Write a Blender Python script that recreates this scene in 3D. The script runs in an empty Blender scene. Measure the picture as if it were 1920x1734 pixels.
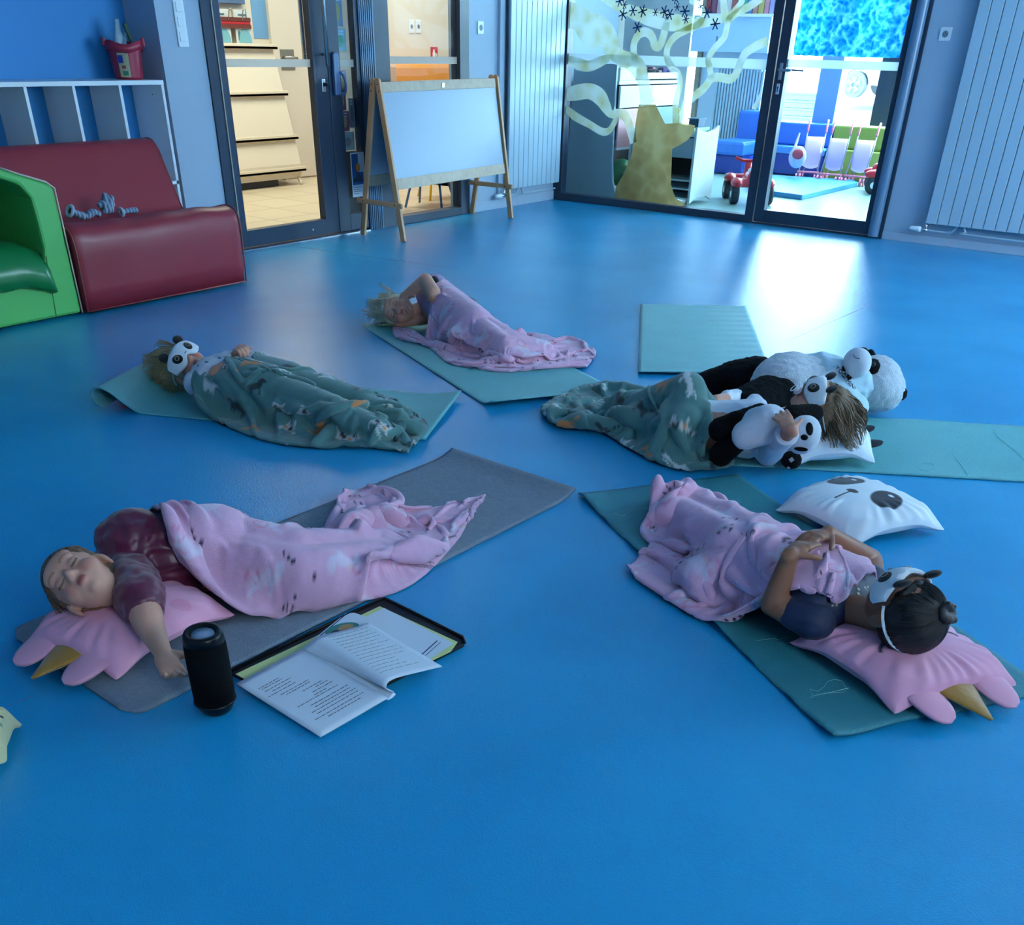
import bpy, bmesh, math, random
import numpy as np
from mathutils import Vector, Matrix
random.seed(7); RNG = np.random.default_rng(7)
C = bpy.context.scene.collection
PI = math.pi
V3 = lambda *a: np.array(a, float)

# ---------------------------------------------------------------- camera pose (room frame, metres)
R = np.array([[0.8036828, 0.3487604, -0.4821412], [0.5946814, -0.4419182, 0.6716117], [0.0211646, -0.8264832, -0.5625634]])
CAM = V3(5.5800, -8.2400, 1.2)
FPX = 1756.386
def ray(px, py): return R @ V3((px-960)/FPX, (py-1280)/FPX, 1.0)
def P(px, py, z=0.0):                       # where the photo's line of sight meets height z
    d = ray(px, py); return CAM + d*((z-CAM[2])/d[2])
def PX(px, py, X):
    d = ray(px, py); return CAM + d*((X-CAM[0])/d[0])
def PY(px, py, Y):
    d = ray(px, py); return CAM + d*((Y-CAM[1])/d[1])

def srgb(c):
    return tuple((x/255/12.92 if x/255 <= .04045 else ((x/255+.055)/1.055)**2.4) for x in c)

# ---------------------------------------------------------------- materials
MATS = {}
def mat(name, rgb, rough=.55, metal=0., spec=.5, bump=None, noise=None, sheen=0., vcol=False, trans=0., emis=None, coat=0.):
    """bump=(scale,strength[,kind]) noise=(scale,amount)"""
    if name in MATS: return MATS[name]
    m = bpy.data.materials.new(name); m.use_nodes = True
    nt = m.node_tree; b = nt.nodes['Principled BSDF']; L = nt.links.new
    col = (*srgb(rgb), 1)
    b.inputs['Base Color'].default_value = col
    b.inputs['Roughness'].default_value = rough
    b.inputs['Metallic'].default_value = metal
    b.inputs['Specular IOR Level'].default_value = spec
    if sheen: b.inputs['Sheen Weight'].default_value = sheen; b.inputs['Sheen Roughness'].default_value = .5
    if coat: b.inputs['Coat Weight'].default_value = coat
    tc = nt.nodes.new('ShaderNodeNewGeometry')
    src = None
    if vcol:
        a = nt.nodes.new('ShaderNodeAttribute'); a.attribute_name = 'Col'; src = a.outputs['Color']
        L(src, b.inputs['Base Color'])
    if noise:
        n = nt.nodes.new('ShaderNodeTexNoise'); n.inputs['Scale'].default_value = noise[0]; n.inputs['Detail'].default_value = 4
        L(tc.outputs['Position'], n.inputs['Vector'])
        r = nt.nodes.new('ShaderNodeMapRange'); r.inputs['To Min'].default_value = 1-noise[1]; r.inputs['To Max'].default_value = 1+noise[1]
        r.inputs['From Min'].default_value = .25; r.inputs['From Max'].default_value = .75
        L(n.outputs['Fac'], r.inputs['Value'])
        mx = nt.nodes.new('ShaderNodeVectorMath'); mx.operation = 'SCALE'
        if src: L(src, mx.inputs[0])
        else: mx.inputs[0].default_value = col[:3]
        L(r.outputs['Result'], mx.inputs['Scale']); L(mx.outputs[0], b.inputs['Base Color'])
    if bump:
        kind = bump[2] if len(bump) > 2 else 'noise'
        n = nt.nodes.new('ShaderNodeTexNoise' if kind == 'noise' else 'ShaderNodeTexVoronoi'); n.inputs['Scale'].default_value = bump[0]
        L(tc.outputs['Position'], n.inputs['Vector'])
        bp = nt.nodes.new('ShaderNodeBump'); bp.inputs['Strength'].default_value = bump[1]; bp.inputs['Distance'].default_value = .01
        L(n.outputs[0], bp.inputs['Height']); L(bp.outputs[0], b.inputs['Normal'])
    if emis:
        b.inputs['Emission Color'].default_value = (*srgb(emis[0]), 1); b.inputs['Emission Strength'].default_value = emis[1]
    MATS[name] = m
    return m
def mat_glass(name='clear_glass', tint=(235, 245, 250), gloss=.5, base=.02):
    if name in MATS: return MATS[name]
    m = bpy.data.materials.new(name); m.use_nodes = True; nt = m.node_tree; nt.nodes.clear(); L = nt.links.new
    o = nt.nodes.new('ShaderNodeOutputMaterial'); t = nt.nodes.new('ShaderNodeBsdfTransparent'); g = nt.nodes.new('ShaderNodeBsdfGlossy')
    t.inputs[0].default_value = (*srgb(tint), 1); g.inputs['Roughness'].default_value = .02
    f = nt.nodes.new('ShaderNodeLayerWeight'); f.inputs[0].default_value = .3
    p = nt.nodes.new('ShaderNodeMath'); p.operation = 'POWER'; p.inputs[1].default_value = 4; L(f.outputs['Facing'], p.inputs[0])
    k = nt.nodes.new('ShaderNodeMath'); k.operation = 'MULTIPLY_ADD'; k.inputs[1].default_value = gloss; k.inputs[2].default_value = base; L(p.outputs[0], k.inputs[0])
    mx = nt.nodes.new('ShaderNodeMixShader')
    L(k.outputs[0], mx.inputs[0]); L(t.outputs[0], mx.inputs[1]); L(g.outputs[0], mx.inputs[2]); L(mx.outputs[0], o.inputs[0])
    MATS[name] = m; return m
def mat_film(name, rgb, alpha=.6, vcol=False, mott=None):
    """thin paint or film on a pane: part lets light through, part scatters it"""
    if name in MATS: return MATS[name]
    m = bpy.data.materials.new(name); m.use_nodes = True; nt = m.node_tree; nt.nodes.clear(); L = nt.links.new
    o = nt.nodes.new('ShaderNodeOutputMaterial'); t = nt.nodes.new('ShaderNodeBsdfTransparent')
    d = nt.nodes.new('ShaderNodeBsdfDiffuse'); tr = nt.nodes.new('ShaderNodeBsdfTranslucent')
    c = (*srgb(rgb), 1)
    for n in (d, tr): n.inputs[0].default_value = c
    t.inputs[0].default_value = (*srgb([min(255, x*.5+127) for x in rgb]), 1)
    if mott:
        ns = nt.nodes.new('ShaderNodeTexVoronoi'); ns.inputs['Scale'].default_value = mott[0]
        g = nt.nodes.new('ShaderNodeNewGeometry'); wn = nt.nodes.new('ShaderNodeTexNoise'); wn.inputs['Scale'].default_value = mott[0]*.7; wn.inputs['Detail'].default_value = 5
        ad = nt.nodes.new('ShaderNodeVectorMath'); ad.operation = 'MULTIPLY_ADD'; ad.inputs[1].default_value = (.12,)*3
        L(g.outputs['Position'], wn.inputs['Vector']); L(wn.outputs['Color'], ad.inputs[0]); L(g.outputs['Position'], ad.inputs[2])
        L(ad.outputs[0], ns.inputs['Vector'])
        cr = nt.nodes.new('ShaderNodeValToRGB'); e = cr.color_ramp.elements
        e[0].position = .0; e[0].color = (*srgb(mott[1]), 1); e[1].position = .9; e[1].color = (*srgb(mott[2]), 1)
        x = e.new(.45); x.color = c
        mxx = nt.nodes.new('ShaderNodeMath'); mxx.operation = 'MULTIPLY'; mxx.inputs[1].default_value = 1.3
        L(wn.outputs['Fac'], mxx.inputs[0]); mu = nt.nodes.new('ShaderNodeMath'); mu.operation = 'MULTIPLY'
        L(mxx.outputs[0], mu.inputs[0]); L(ns.outputs['Distance'], mu.inputs[1])
        mu2 = nt.nodes.new('ShaderNodeMath'); mu2.operation = 'MULTIPLY'; mu2.inputs[1].default_value = 1.6; L(mu.outputs[0], mu2.inputs[0])
        L(mu2.outputs[0], cr.inputs[0])
        for n in (d, tr, t): L(cr.outputs[0], n.inputs[0])
    m1 = nt.nodes.new('ShaderNodeMixShader'); m1.inputs[0].default_value = .6; L(d.outputs[0], m1.inputs[1]); L(tr.outputs[0], m1.inputs[2])
    m2 = nt.nodes.new('ShaderNodeMixShader'); m2.inputs[0].default_value = alpha; L(t.outputs[0], m2.inputs[1]); L(m1.outputs[0], m2.inputs[2])
    L(m2.outputs[0], o.inputs[0]); MATS[name] = m; return m

# ---------------------------------------------------------------- mesh builder
def frame_from(d, up=(0, 0, 1)):
    d = np.array(d, float); d = d/(np.linalg.norm(d)+1e-12)
    u = np.array(up, float)
    if abs(np.dot(d, u/np.linalg.norm(u))) > .97: u = V3(1, 0, 0) if abs(d[0]) < .9 else V3(0, 1, 0)
    s = np.cross(d, u); s /= np.linalg.norm(s); u = np.cross(s, d)
    return s, u, d
class MB:
    def __init__(s): s.v = []; s.f = []; s.col = []; s.mi = []; s.m = 0; s.c = (1, 1, 1)
    def add(s, vs, fs):
        o = len(s.v); s.v.extend([tuple(map(float, p)) for p in vs]); s.f.extend([tuple(int(i)+o for i in f) for f in fs])
        s.mi.extend([s.m]*len(fs)); s.col.extend([s.c]*len(vs)); return s
    def box(s, c, d, rz=0., ax=None):
        c = np.array(c, float); h = np.array(d, float)/2
        if ax is None: ax = (V3(math.cos(rz), math.sin(rz), 0), V3(-math.sin(rz), math.cos(rz), 0), V3(0, 0, 1))
        vs = [c+ax[0]*h[0]*i+ax[1]*h[1]*j+ax[2]*h[2]*k for k in (-1, 1) for j in (-1, 1) for i in (-1, 1)]
        return s.add(vs, [(0, 2, 3, 1), (4, 5, 7, 6), (0, 1, 5, 4), (2, 6, 7, 3), (0, 4, 6, 2), (1, 3, 7, 5)])
    def bb(s, x0, x1, y0, y1, z0, z1):
        return s.box(((x0+x1)/2, (y0+y1)/2, (z0+z1)/2), (abs(x1-x0), abs(y1-y0), abs(z1-z0)))
    def prism(s, pts, off):
        """closed planar outline pts (3D) extruded by vector off"""
        n = len(pts); off = np.array(off, float)
        vs = [np.array(p, float) for p in pts]+[np.array(p, float)+off for p in pts]
        return s.add(vs, [tuple(range(n))[::-1], tuple(range(n, 2*n))]+[(i, (i+1) % n, n+(i+1) % n, n+i) for i in range(n)])
    def tube(s, pts, r, n=10, caps=True, flat=1., up=(0, 0, 1), closed=False):
        pts = [np.array(p, float) for p in pts]; k = len(pts)
        rs = r if hasattr(r, '__len__') else [r]*k
        vs = []; prev = None
        for i, p in enumerate(pts):
            if closed: d = pts[(i+1) % k]-pts[i-1]
            else: d = pts[min(i+1, k-1)]-pts[max(i-1, 0)]
            sd, u, d = frame_from(d, up if prev is None else prev)
            prev = u
            for j in range(n):
                a = 2*PI*j/n; vs.append(p+sd*math.cos(a)*rs[i]+u*math.sin(a)*rs[i]*flat)
        fs = []
        for i in range(k if closed else k-1):
            i2 = (i+1) % k
            for j in range(n): fs.append((i*n+j, i*n+(j+1) % n, i2*n+(j+1) % n, i2*n+j))
        if caps and not closed: fs += [tuple(range(n))[::-1], tuple(range((k-1)*n, k*n))]
        return s.add(vs, fs)
    def cap(s, p0, p1, r0, r1, n=14, flat=1., up=(0, 0, 1)):
        """tapered capsule"""
        p0 = np.array(p0, float); p1 = np.array(p1, float); d = p1-p0; L = np.linalg.norm(d); d = d/(L+1e-9)
        pts = []; rs = []
        for a in (80, 55, 30, 0): pts.append(p0-d*r0*math.sin(math.radians(a))); rs.append(r0*math.cos(math.radians(a)))
        for a in (0, 30, 55, 80): pts.append(p1+d*r1*math.sin(math.radians(a))); rs.append(r1*math.cos(math.radians(a)))
        return s.tube(pts, rs, n, True, flat, up)
    def ell(s, c, r, ax=None, nu=20, nv=12):
        c = np.array(c, float); r = r if hasattr(r, '__len__') else (r, r, r)
        if ax is None: ax = np.eye(3)
        vs = []
        for i in range(nv+1):
            th = PI*i/nv
            if i in (0, nv): vs.append(c+ax[2]*r[2]*math.cos(th)); continue
            for j in range(nu):
                a = 2*PI*j/nu
                vs.append(c+ax[0]*r[0]*math.sin(th)*math.cos(a)+ax[1]*r[1]*math.sin(th)*math.sin(a)+ax[2]*r[2]*math.cos(th))
        last = len(vs)-1; fs = []
        for j in range(nu): fs.append((0, 1+j, 1+(j+1) % nu))
        for i in range(nv-2):
            a = 1+i*nu; b = a+nu
            for j in range(nu): fs.append((a+j, b+j, b+(j+1) % nu, a+(j+1) % nu))
        a = 1+(nv-2)*nu
        for j in range(nu): fs.append((a+j, last, a+(j+1) % nu))
        return s.add(vs, fs)
    def lathe(s, prof, c, n=24, axis=(0, 0, 1), up=(1, 0, 0)):
        sd, u, d = frame_from(axis, up); c = np.array(c, float)
        vs = [c+d*z+sd*r*math.cos(2*PI*j/n)+u*r*math.sin(2*PI*j/n) for r, z in prof for j in range(n)]
        k = len(prof); fs = [(i*n+j, i*n+(j+1) % n, (i+1)*n+(j+1) % n, (i+1)*n+j) for i in range(k-1) for j in range(n)]
        fs += [tuple(range(n))[::-1], tuple(range((k-1)*n, k*n))]
        return s.add(vs, fs)
    def grid(s, G, cols=None, close=False):
        """G: (h,w,3) array"""
        h, w = G.shape[:2]; o = len(s.v)
        s.v.extend(map(tuple, G.reshape(-1, 3).tolist()))
        s.col.extend(map(tuple, cols.reshape(-1, cols.shape[-1]).tolist()) if cols is not None else [s.c]*(h*w))
        idx = np.arange(h*w).reshape(h, w)+o
        q = np.stack([idx[:-1, :-1], idx[:-1, 1:], idx[1:, 1:], idx[1:, :-1]], -1).reshape(-1, 4)
        s.f.extend(map(tuple, q.tolist())); s.mi.extend([s.m]*len(q)); return s
    def build(s, name, material, parent=None, smooth=False, bevel=0., vcol=False, sub=0, solid=0., angle=None, off=-1.):
        me = bpy.data.meshes.new(name); me.from_pydata(s.v, [], s.f)
        ms = material if isinstance(material, (list, tuple)) else [material]
        for m in ms: me.materials.append(m)
        if len(ms) > 1: me.polygons.foreach_set('material_index', s.mi)
        if vcol:
            a = me.color_attributes.new('Col', 'FLOAT_COLOR', 'POINT')
            cc = np.ones((len(s.v), 4), np.float32); cc[:, :3] = np.array([c[:3] for c in s.col]); a.data.foreach_set('color', cc.ravel())
        me.update()
        o = bpy.data.objects.new(name, me); C.objects.link(o)
        if smooth: me.polygons.foreach_set('use_smooth', [True]*len(me.polygons))
        if solid:
            md = o.modifiers.new('s', 'SOLIDIFY'); md.thickness = solid; md.offset = off
        if bevel:
            md = o.modifiers.new('b', 'BEVEL'); md.width = bevel; md.segments = 2; md.limit_method = 'ANGLE'; md.angle_limit = .6
        if sub:
            md = o.modifiers.new('u', 'SUBSURF'); md.levels = sub; md.render_levels = sub
        if parent is not None: attach(o, parent)
        return o
WORLD = {}
def attach(o, parent):
    o.parent = parent
    o.matrix_parent_inverse = WORLD.get(parent.name, Matrix.Identity(4)).inverted()
def thing(name, loc, label, cat, group=None, rz=0.):
    o = bpy.data.objects.new(name, None); C.objects.link(o); o.empty_display_size = .05
    o.location = tuple(map(float, loc)); o.rotation_euler = (0, 0, rz)
    WORLD[o.name] = Matrix.Translation(o.location) @ Matrix.Rotation(rz, 4, 'Z')
    o['label'] = label; o['category'] = cat
    if group: o['group'] = group
    return o
def tag(o, label, cat=None, group=None, kind=None):
    if label: o['label'] = label
    if cat: o['category'] = cat
    if group: o['group'] = group
    if kind: o['kind'] = kind
    return o
def struct(o, label=None):
    o['kind'] = 'structure'
    if label: o['label'] = label
    return o
def origin_to(o, p):
    p = Vector(tuple(map(float, p))); o.data.transform(Matrix.Translation(-p)); o.location = p
    WORLD[o.name] = Matrix.Translation(p); return o
def dup(root, offset, label=None):
    """copy a thing and its parts, moved by offset"""
    r = root.copy(); C.objects.link(r); r.location = root.location+Vector(tuple(map(float, offset)))
    if label: r['label'] = label
    WORLD[r.name] = Matrix.Translation(Vector(tuple(map(float, offset)))) @ WORLD.get(root.name, Matrix.Identity(4))
    for ch in list(root.children):
        c = ch.copy(); C.objects.link(c); c.parent = r
        for g in list(ch.children):
            d = g.copy(); C.objects.link(d); d.parent = c
    return r
def skin(name, mb, voxel, material, parent=None, smooth_it=4, colfn=None, fac=.5, noise=None):
    """fuse overlapping solids of mb into one continuous surface"""
    me = bpy.data.meshes.new('tmp'); me.from_pydata(mb.v, [], mb.f); o = bpy.data.objects.new('tmp', me); C.objects.link(o)
    md = o.modifiers.new('r', 'REMESH'); md.mode = 'VOXEL'; md.voxel_size = voxel; md.use_smooth_shade = True
    sm = o.modifiers.new('s', 'SMOOTH'); sm.factor = fac; sm.iterations = smooth_it
    dg = bpy.context.evaluated_depsgraph_get(); ev = o.evaluated_get(dg)
    m2 = bpy.data.meshes.new_from_object(ev); m2.name = name
    bpy.data.objects.remove(o)
    m2.materials.clear(); m2.materials.append(material)
    n = len(m2.vertices); co = np.zeros(n*3, np.float32); m2.vertices.foreach_get('co', co); co = co.reshape(-1, 3)
    if noise:
        no = np.zeros(n*3, np.float32); m2.vertices.foreach_get('normal', no); no = no.reshape(-1, 3)
        k, a = noise; ph = co*k
        d = (np.sin(ph[:, 0]*1.3+np.sin(ph[:, 1]*1.7)*1.5)*np.sin(ph[:, 1]*1.1+np.sin(ph[:, 2]*1.9)*1.5)*np.sin(ph[:, 2]*1.2+np.sin(ph[:, 0]*1.6)*1.5))
        co = co+no*(d*a)[:, None]; m2.vertices.foreach_set('co', co.astype(np.float32).ravel())
    if colfn:
        a = m2.color_attributes.new('Col', 'FLOAT_COLOR', 'POINT'); cc = np.ones((n, 4), np.float32); cc[:, :3] = colfn(co); a.data.foreach_set('color', cc.ravel())
    m2.polygons.foreach_set('use_smooth', [True]*len(m2.polygons)); m2.update()
    ob = bpy.data.objects.new(name, m2); C.objects.link(ob)
    if parent is not None: attach(ob, parent)
    return ob
def spline(pts, n=8):
    """Catmull-Rom through pts"""
    p = [np.array(q, float) for q in pts]; out = []
    for i in range(len(p)-1):
        a = p[max(i-1, 0)]; b = p[i]; c = p[i+1]; d = p[min(i+2, len(p)-1)]
        for k in range(n):
            t = k/n; out.append(.5*((2*b)+(-a+c)*t+(2*a-5*b+4*c-d)*t*t+(-a+3*b-3*c+d)*t**3))
    out.append(p[-1]); return out
def sstep(a, b, x):
    t = np.clip((x-a)/(b-a), 0, 1); return t*t*(3-2*t)
def text_mesh(txt, size, o, ax_x, ax_y, name, material, parent, depth=.0006, align='LEFT'):
    cu = bpy.data.curves.new(name, 'FONT'); cu.body = txt; cu.size = size; cu.extrude = depth; cu.align_x = align
    ob = bpy.data.objects.new(name, cu); C.objects.link(ob)
    me = bpy.data.meshes.new_from_object(ob.evaluated_get(bpy.context.evaluated_depsgraph_get())); bpy.data.objects.remove(ob)
    x = Vector(tuple(ax_x)).normalized(); y = Vector(tuple(ax_y)); y = (y-x*y.dot(x)).normalized(); z = x.cross(y)
    Mx = Matrix((( x.x, y.x, z.x, o[0]), (x.y, y.y, z.y, o[1]), (x.z, y.z, z.z, o[2]), (0, 0, 0, 1)))
    me.transform(Mx); me.materials.clear(); me.materials.append(material)
    t = bpy.data.objects.new(name, me); C.objects.link(t)
    if parent is not None: attach(t, parent)
    return t
# ================================================================ the room
m_wall = mat('wall_paint', (164, 181, 199), .7, noise=(3, .02))
m_bluewall = mat('blue_wall_paint', (52, 140, 205), .6)
m_frame = mat('anthracite_frame', (44, 58, 78), .35, spec=.4)
m_post = mat('grey_blue_metal', (74, 100, 126), .3, metal=.3)
m_white = mat('white_lacquer', (225, 229, 233), .4)
m_base = mat('baseboard_paint', (170, 186, 202), .5)
m_gl = mat_glass(); m_gl2 = mat_glass('corridor_glass', gloss=.25, base=.004)
m_ceil = mat('ceiling_paint', (215, 218, 222), .8)
m_steel = mat('brushed_steel', (190, 192, 195), .25, metal=.9)
m_black = mat('black_plastic', (14, 15, 18), .4)
m_chrome = mat('chrome', (205, 208, 212), .12, metal=1.)
m_frost = mat_film('frosted_strip', (215, 222, 225), .75)

def floor_mat():
    m = bpy.data.materials.new('blue_vinyl_floor'); m.use_nodes = True; nt = m.node_tree; b = nt.nodes['Principled BSDF']; L = nt.links.new
    g = nt.nodes.new('ShaderNodeNewGeometry')
    n = nt.nodes.new('ShaderNodeTexNoise'); n.inputs['Scale'].default_value = 1.3; n.inputs['Detail'].default_value = 6; L(g.outputs['Position'], n.inputs['Vector'])
    cr = nt.nodes.new('ShaderNodeValToRGB'); e = cr.color_ramp.elements
    e[0].position = .3; e[0].color = (*srgb((24, 144, 198)), 1); e[1].position = .7; e[1].color = (*srgb((38, 161, 212)), 1)
    L(n.outputs[0], cr.inputs[0]); L(cr.outputs[0], b.inputs['Base Color'])
    n3 = nt.nodes.new('ShaderNodeTexNoise'); n3.inputs['Scale'].default_value = 2.2; n3.inputs['Detail'].default_value = 3; L(g.outputs['Position'], n3.inputs['Vector'])
    r = nt.nodes.new('ShaderNodeMapRange'); r.inputs['To Min'].default_value = .19; r.inputs['To Max'].default_value = .30; L(n3.outputs[0], r.inputs[0]); L(r.outputs[0], b.inputs['Roughness'])
    w = nt.nodes.new('ShaderNodeTexVoronoi'); w.inputs['Scale'].default_value = 260; L(g.outputs['Position'], w.inputs['Vector'])
    n2 = nt.nodes.new('ShaderNodeTexNoise'); n2.inputs['Scale'].default_value = 90; L(g.outputs['Position'], n2.inputs['Vector'])
    ad = nt.nodes.new('ShaderNodeMath'); ad.operation = 'ADD'; L(w.outputs[0], ad.inputs[0]); L(n2.outputs[0], ad.inputs[1])
    bp = nt.nodes.new('ShaderNodeBump'); bp.inputs['Strength'].default_value = .22; bp.inputs['Distance'].default_value = .0025
    L(ad.outputs[0], bp.inputs['Height']); L(bp.outputs[0], b.inputs['Normal'])
    b.inputs['Specular IOR Level'].default_value = .5
    return m
m_floor = floor_mat()
struct(MB().bb(-.30, 8.0, -10, 0.0, -.1, 0).build('floor', m_floor), 'blue vinyl floor of the playroom')
# faint welded joints of the vinyl sheets
mj = mat('vinyl_joint', (38, 112, 176), .4)
jb = MB()
for a, b_ in (((1480, 638), (1630, 572)), ((0, 1330), (60, 1305)), ((470, 450), (860, 505)), ((560, 1380), (700, 1300))):
    p, q = P(*a), P(*b_); d = (q-p); d /= np.linalg.norm(d); nrm = V3(-d[1], d[0], 0)*.0012
    up = V3(0, 0, .0006)
    jb.prism([p-nrm, q-nrm, q+nrm, p+nrm], up)
struct(jb.build('trim_1', mj), 'thin welded joints between the vinyl sheets')
struct(MB().bb(-.4, 8.2, -10.2, .2, 2.7, 2.8).build('ceiling', m_ceil))
# left wall with alcove (X=0 plane)
w = MB(); w.bb(-.30, 0, -4.146, -3.832, 0, 2.7); w.bb(-.2, 0, -3.832, -1.28, 2.25, 2.7); w.bb(-.2, 0, -1.28, 0, 0, 2.7)
struct(w.build('wall_left', m_wall))
struct(MB().bb(-.40, -.30, -10, -4.146, 0, 2.7).build('wall_alcove', m_bluewall), 'blue painted back of the alcove')
w = MB(); w.bb(-.3, 0, 0.001, .2, 0, 2.7); w.bb(3.14, 8.0, 0, .2, 0, 2.7); w.bb(0, 3.14, 0, .2, 2.25, 2.7)
struct(w.build('wall_back', m_wall))
struct(MB().bb(-.4, 8.2, -10.1, -10, 0, 2.7).build('wall_front', m_wall))
w = MB(); w.bb(8, 8.2, -10, -8.5, 0, 2.7); w.bb(8, 8.2, -7.3, -3.8, 0, 2.7); w.bb(8, 8.2, -8.5, -7.3, 0, 1.3); w.bb(8, 8.2, -8.5, -7.3, 2.3, 2.7); w.bb(8, 8.2, -.4, .2, 0, 2.7); w.bb(8, 8.2, -3.8, -.4, 0, .9); w.bb(8, 8.2, -3.8, -.4, 2.4, 2.7)
struct(w.build('wall_right', m_wall))
# made-up window in the right wall, out of view, added for fill daylight
w3 = thing('fill_window_3', (8.1, -2.1, .9), 'unseen fill window added to the right wall', 'window'); w3['kind'] = 'structure'
f = MB()
for y in (-3.77, -2.65, -1.55, -.43): f.bb(8.05, 8.13, y-.03, y+.03, .9, 2.4)
f.bb(8.05, 8.13, -3.8, -.4, .9, .96); f.bb(8.05, 8.13, -3.8, -.4, 2.34, 2.4)
f.build('frame', m_frame, w3); MB().bb(8.085, 8.095, -3.8, -.4, .9, 2.4).build('pane', m_gl, w3)
del w3['category']
w6 = MB(); w6.bb(8.05, 8.13, -8.5, -7.3, 1.3, 1.36); w6.bb(8.05, 8.13, -8.5, -7.3, 2.24, 2.3); w6.bb(8.05, 8.13, -8.5, -8.44, 1.3, 2.3); w6.bb(8.05, 8.13, -7.36, -7.3, 1.3, 2.3)  # second added window, out of view, brightens the front of the room
struct(w6.build('fill_window_6', m_frame), 'small unseen fill window added at the front of the right wall')
# baseboards
struct(MB().bb(0, .012, -1.28, 0, 0, .075).build('baseboard_left', m_base, bevel=.002))
struct(MB().bb(3.14, 8, -.012, 0, 0, .06).build('baseboard_back', m_base, bevel=.002))
struct(MB().bb(0, .012, -4.146, -3.832, 0, .075).build('baseboard_pillar', m_base, bevel=.002))

def st_thing(name, loc, label):
    o = thing(name, loc, label, 'x'); del o['category']; o['kind'] = 'structure'; return o
ZT = 2.25
# ---- double door of the left wall: leaf with long bar handle
d1 = st_thing('door_1', (0, -3.3, 0), 'wide glazed door leaf with a long steel pull bar')
f = MB(); f.bb(-.05, .01, -3.752, -3.69, .02, ZT-.06); f.bb(-.05, .01, -2.958, -2.826, .02, ZT-.06); f.bb(-.05, .01, -3.69, -2.958, .02, .121); f.bb(-.05, .01, -3.69, -2.958, ZT-.2, ZT-.06)
f.build('leaf_frame', m_frame, d1, bevel=.003)
MB().bb(-.028, -.02, -3.69, -2.958, .121, ZT-.2).build('pane', m_gl2, d1)
MB().bb(-.0195, -.0188, -3.69, -2.958, 1.048, 1.092).build('frosted_strip', m_frost, d1)
hb = MB(); hb.tube([(.055, -2.868, 1.054), (.055, -2.868, 1.95)], .014, 14); hb.tube([(.01, -2.868, 1.12), (.055, -2.868, 1.12)], .008); hb.tube([(.01, -2.868, 1.85), (.055, -2.868, 1.85)], .008)
hb.build('pull_bar', m_steel, d1, smooth=True, bevel=0)
hb = MB(); hb.tube([(-.1, -2.93, 1.055), (-.1, -2.93, 1.95)], .014, 14); hb.tube([(-.05, -2.93, 1.12), (-.1, -2.93, 1.12)], .008)
hb.build('outer_pull_bar', m_steel, d1, smooth=True)
lk = MB(); lk.bb(.01, .016, -2.895, -2.862, .905, .982); lk.build('lock_plate', m_steel, d1, bevel=.002)
lk = MB(); lk.cap((.016, -2.876, .95), (.036, -2.872, .95), .012, .010); lk.build('lock_knob', m_black, d1, smooth=True)
MB().bb(.0101, .013, -3.10, -3.09, .06, .07).build('screw', m_steel, d1)
# narrow leaf with the blue grip handle
d2 = st_thing('door_2', (0, -2.67, 0), 'narrow glazed door leaf with a blue grip handle')
f = MB(); f.bb(-.05, .01, -2.82, -2.705, .02, ZT-.06); f.bb(-.05, .01, -2.545, -2.512, .02, ZT-.06); f.bb(-.05, .01, -2.705, -2.545, .02, .13); f.bb(-.05, .01, -2.705, -2.545, ZT-.2, ZT-.06)
f.build('leaf_frame', m_frame, d2, bevel=.003)
MB().bb(-.028, -.02, -2.705, -2.545, .13, ZT-.2).build('pane', m_gl2, d2)
MB().bb(-.0195, -.0188, -2.705, -2.545, 1.048, 1.092).build('frosted_strip', m_frost, d2)
m_bluegrip = mat('slate_blue_plastic', (76, 104, 146), .35)
gp = MB(); gp.prism([(.01, y, z) for y, z in ((-2.795, .885), (-2.795, 1.12), (-2.785, 1.135), (-2.755, 1.135), (-2.742, 1.12), (-2.742, .885))], (.03, 0, 0)); gp.build('grip_plate', m_bluegrip, d2, bevel=.008)
gp = MB(); gp.tube(spline([(.035, -2.745, 1.02), (.055, -2.728, 1.0), (.065, -2.718, .95), (.055, -2.722, .90), (.035, -2.745, .885)], 6), .009, 10); gp.build('grip_lever', m_bluegrip, d2, smooth=True)
# frame round the left opening, posts, sidelight
fr = MB(); fr.bb(-.08, .012, -3.832, -3.755, 0, ZT); fr.bb(-.08, .012, -3.832, -1.28, ZT-.055, ZT)
fr.bb(-.08, .012, -2.36, -2.20, 0, ZT); fr.bb(-.08, .012, -1.395, -1.28, 0, ZT); fr.bb(-.08, .012, -2.20, -1.395, 0, .058); fr.bb(-.08, .0, -3.755, -2.51, 0, .012)
struct(fr.build('trim_2', m_frame, bevel=.003), 'dark frame round the left door')
pf = MB(); pf.bb(-.05, .02, -2.508, -2.36, 0, ZT-.055)
for k in range(7): pf.bb(.02, .026, -2.50+k*.02, -2.49+k*.02, 0, ZT-.055)
struct(pf.build('trim_3', m_post, bevel=.002), 'ribbed blue grey hinge post')
s1 = st_thing('window_1', (0, -1.8, 0), 'sidelight pane beside the left door')
MB().bb(-.03, -.022, -2.20, -1.395, .058, ZT-.055).build('pane', m_gl2, s1)
MB().bb(-.0215, -.0208, -2.20, -1.395, 1.068, 1.114).build('frosted_strip', m_frost, s1)
struct(MB().bb(.012, .018, -3.756, -3.748, .06, ZT-.06).build('trim_4', mat('seal_tan', (170, 160, 140), .5)), 'thin tan seal of the door frame')
struct(MB().bb(.012, .02, -3.75, -2.51, 0, .006).build('trim_5', m_steel), 'steel threshold strip')
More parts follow.
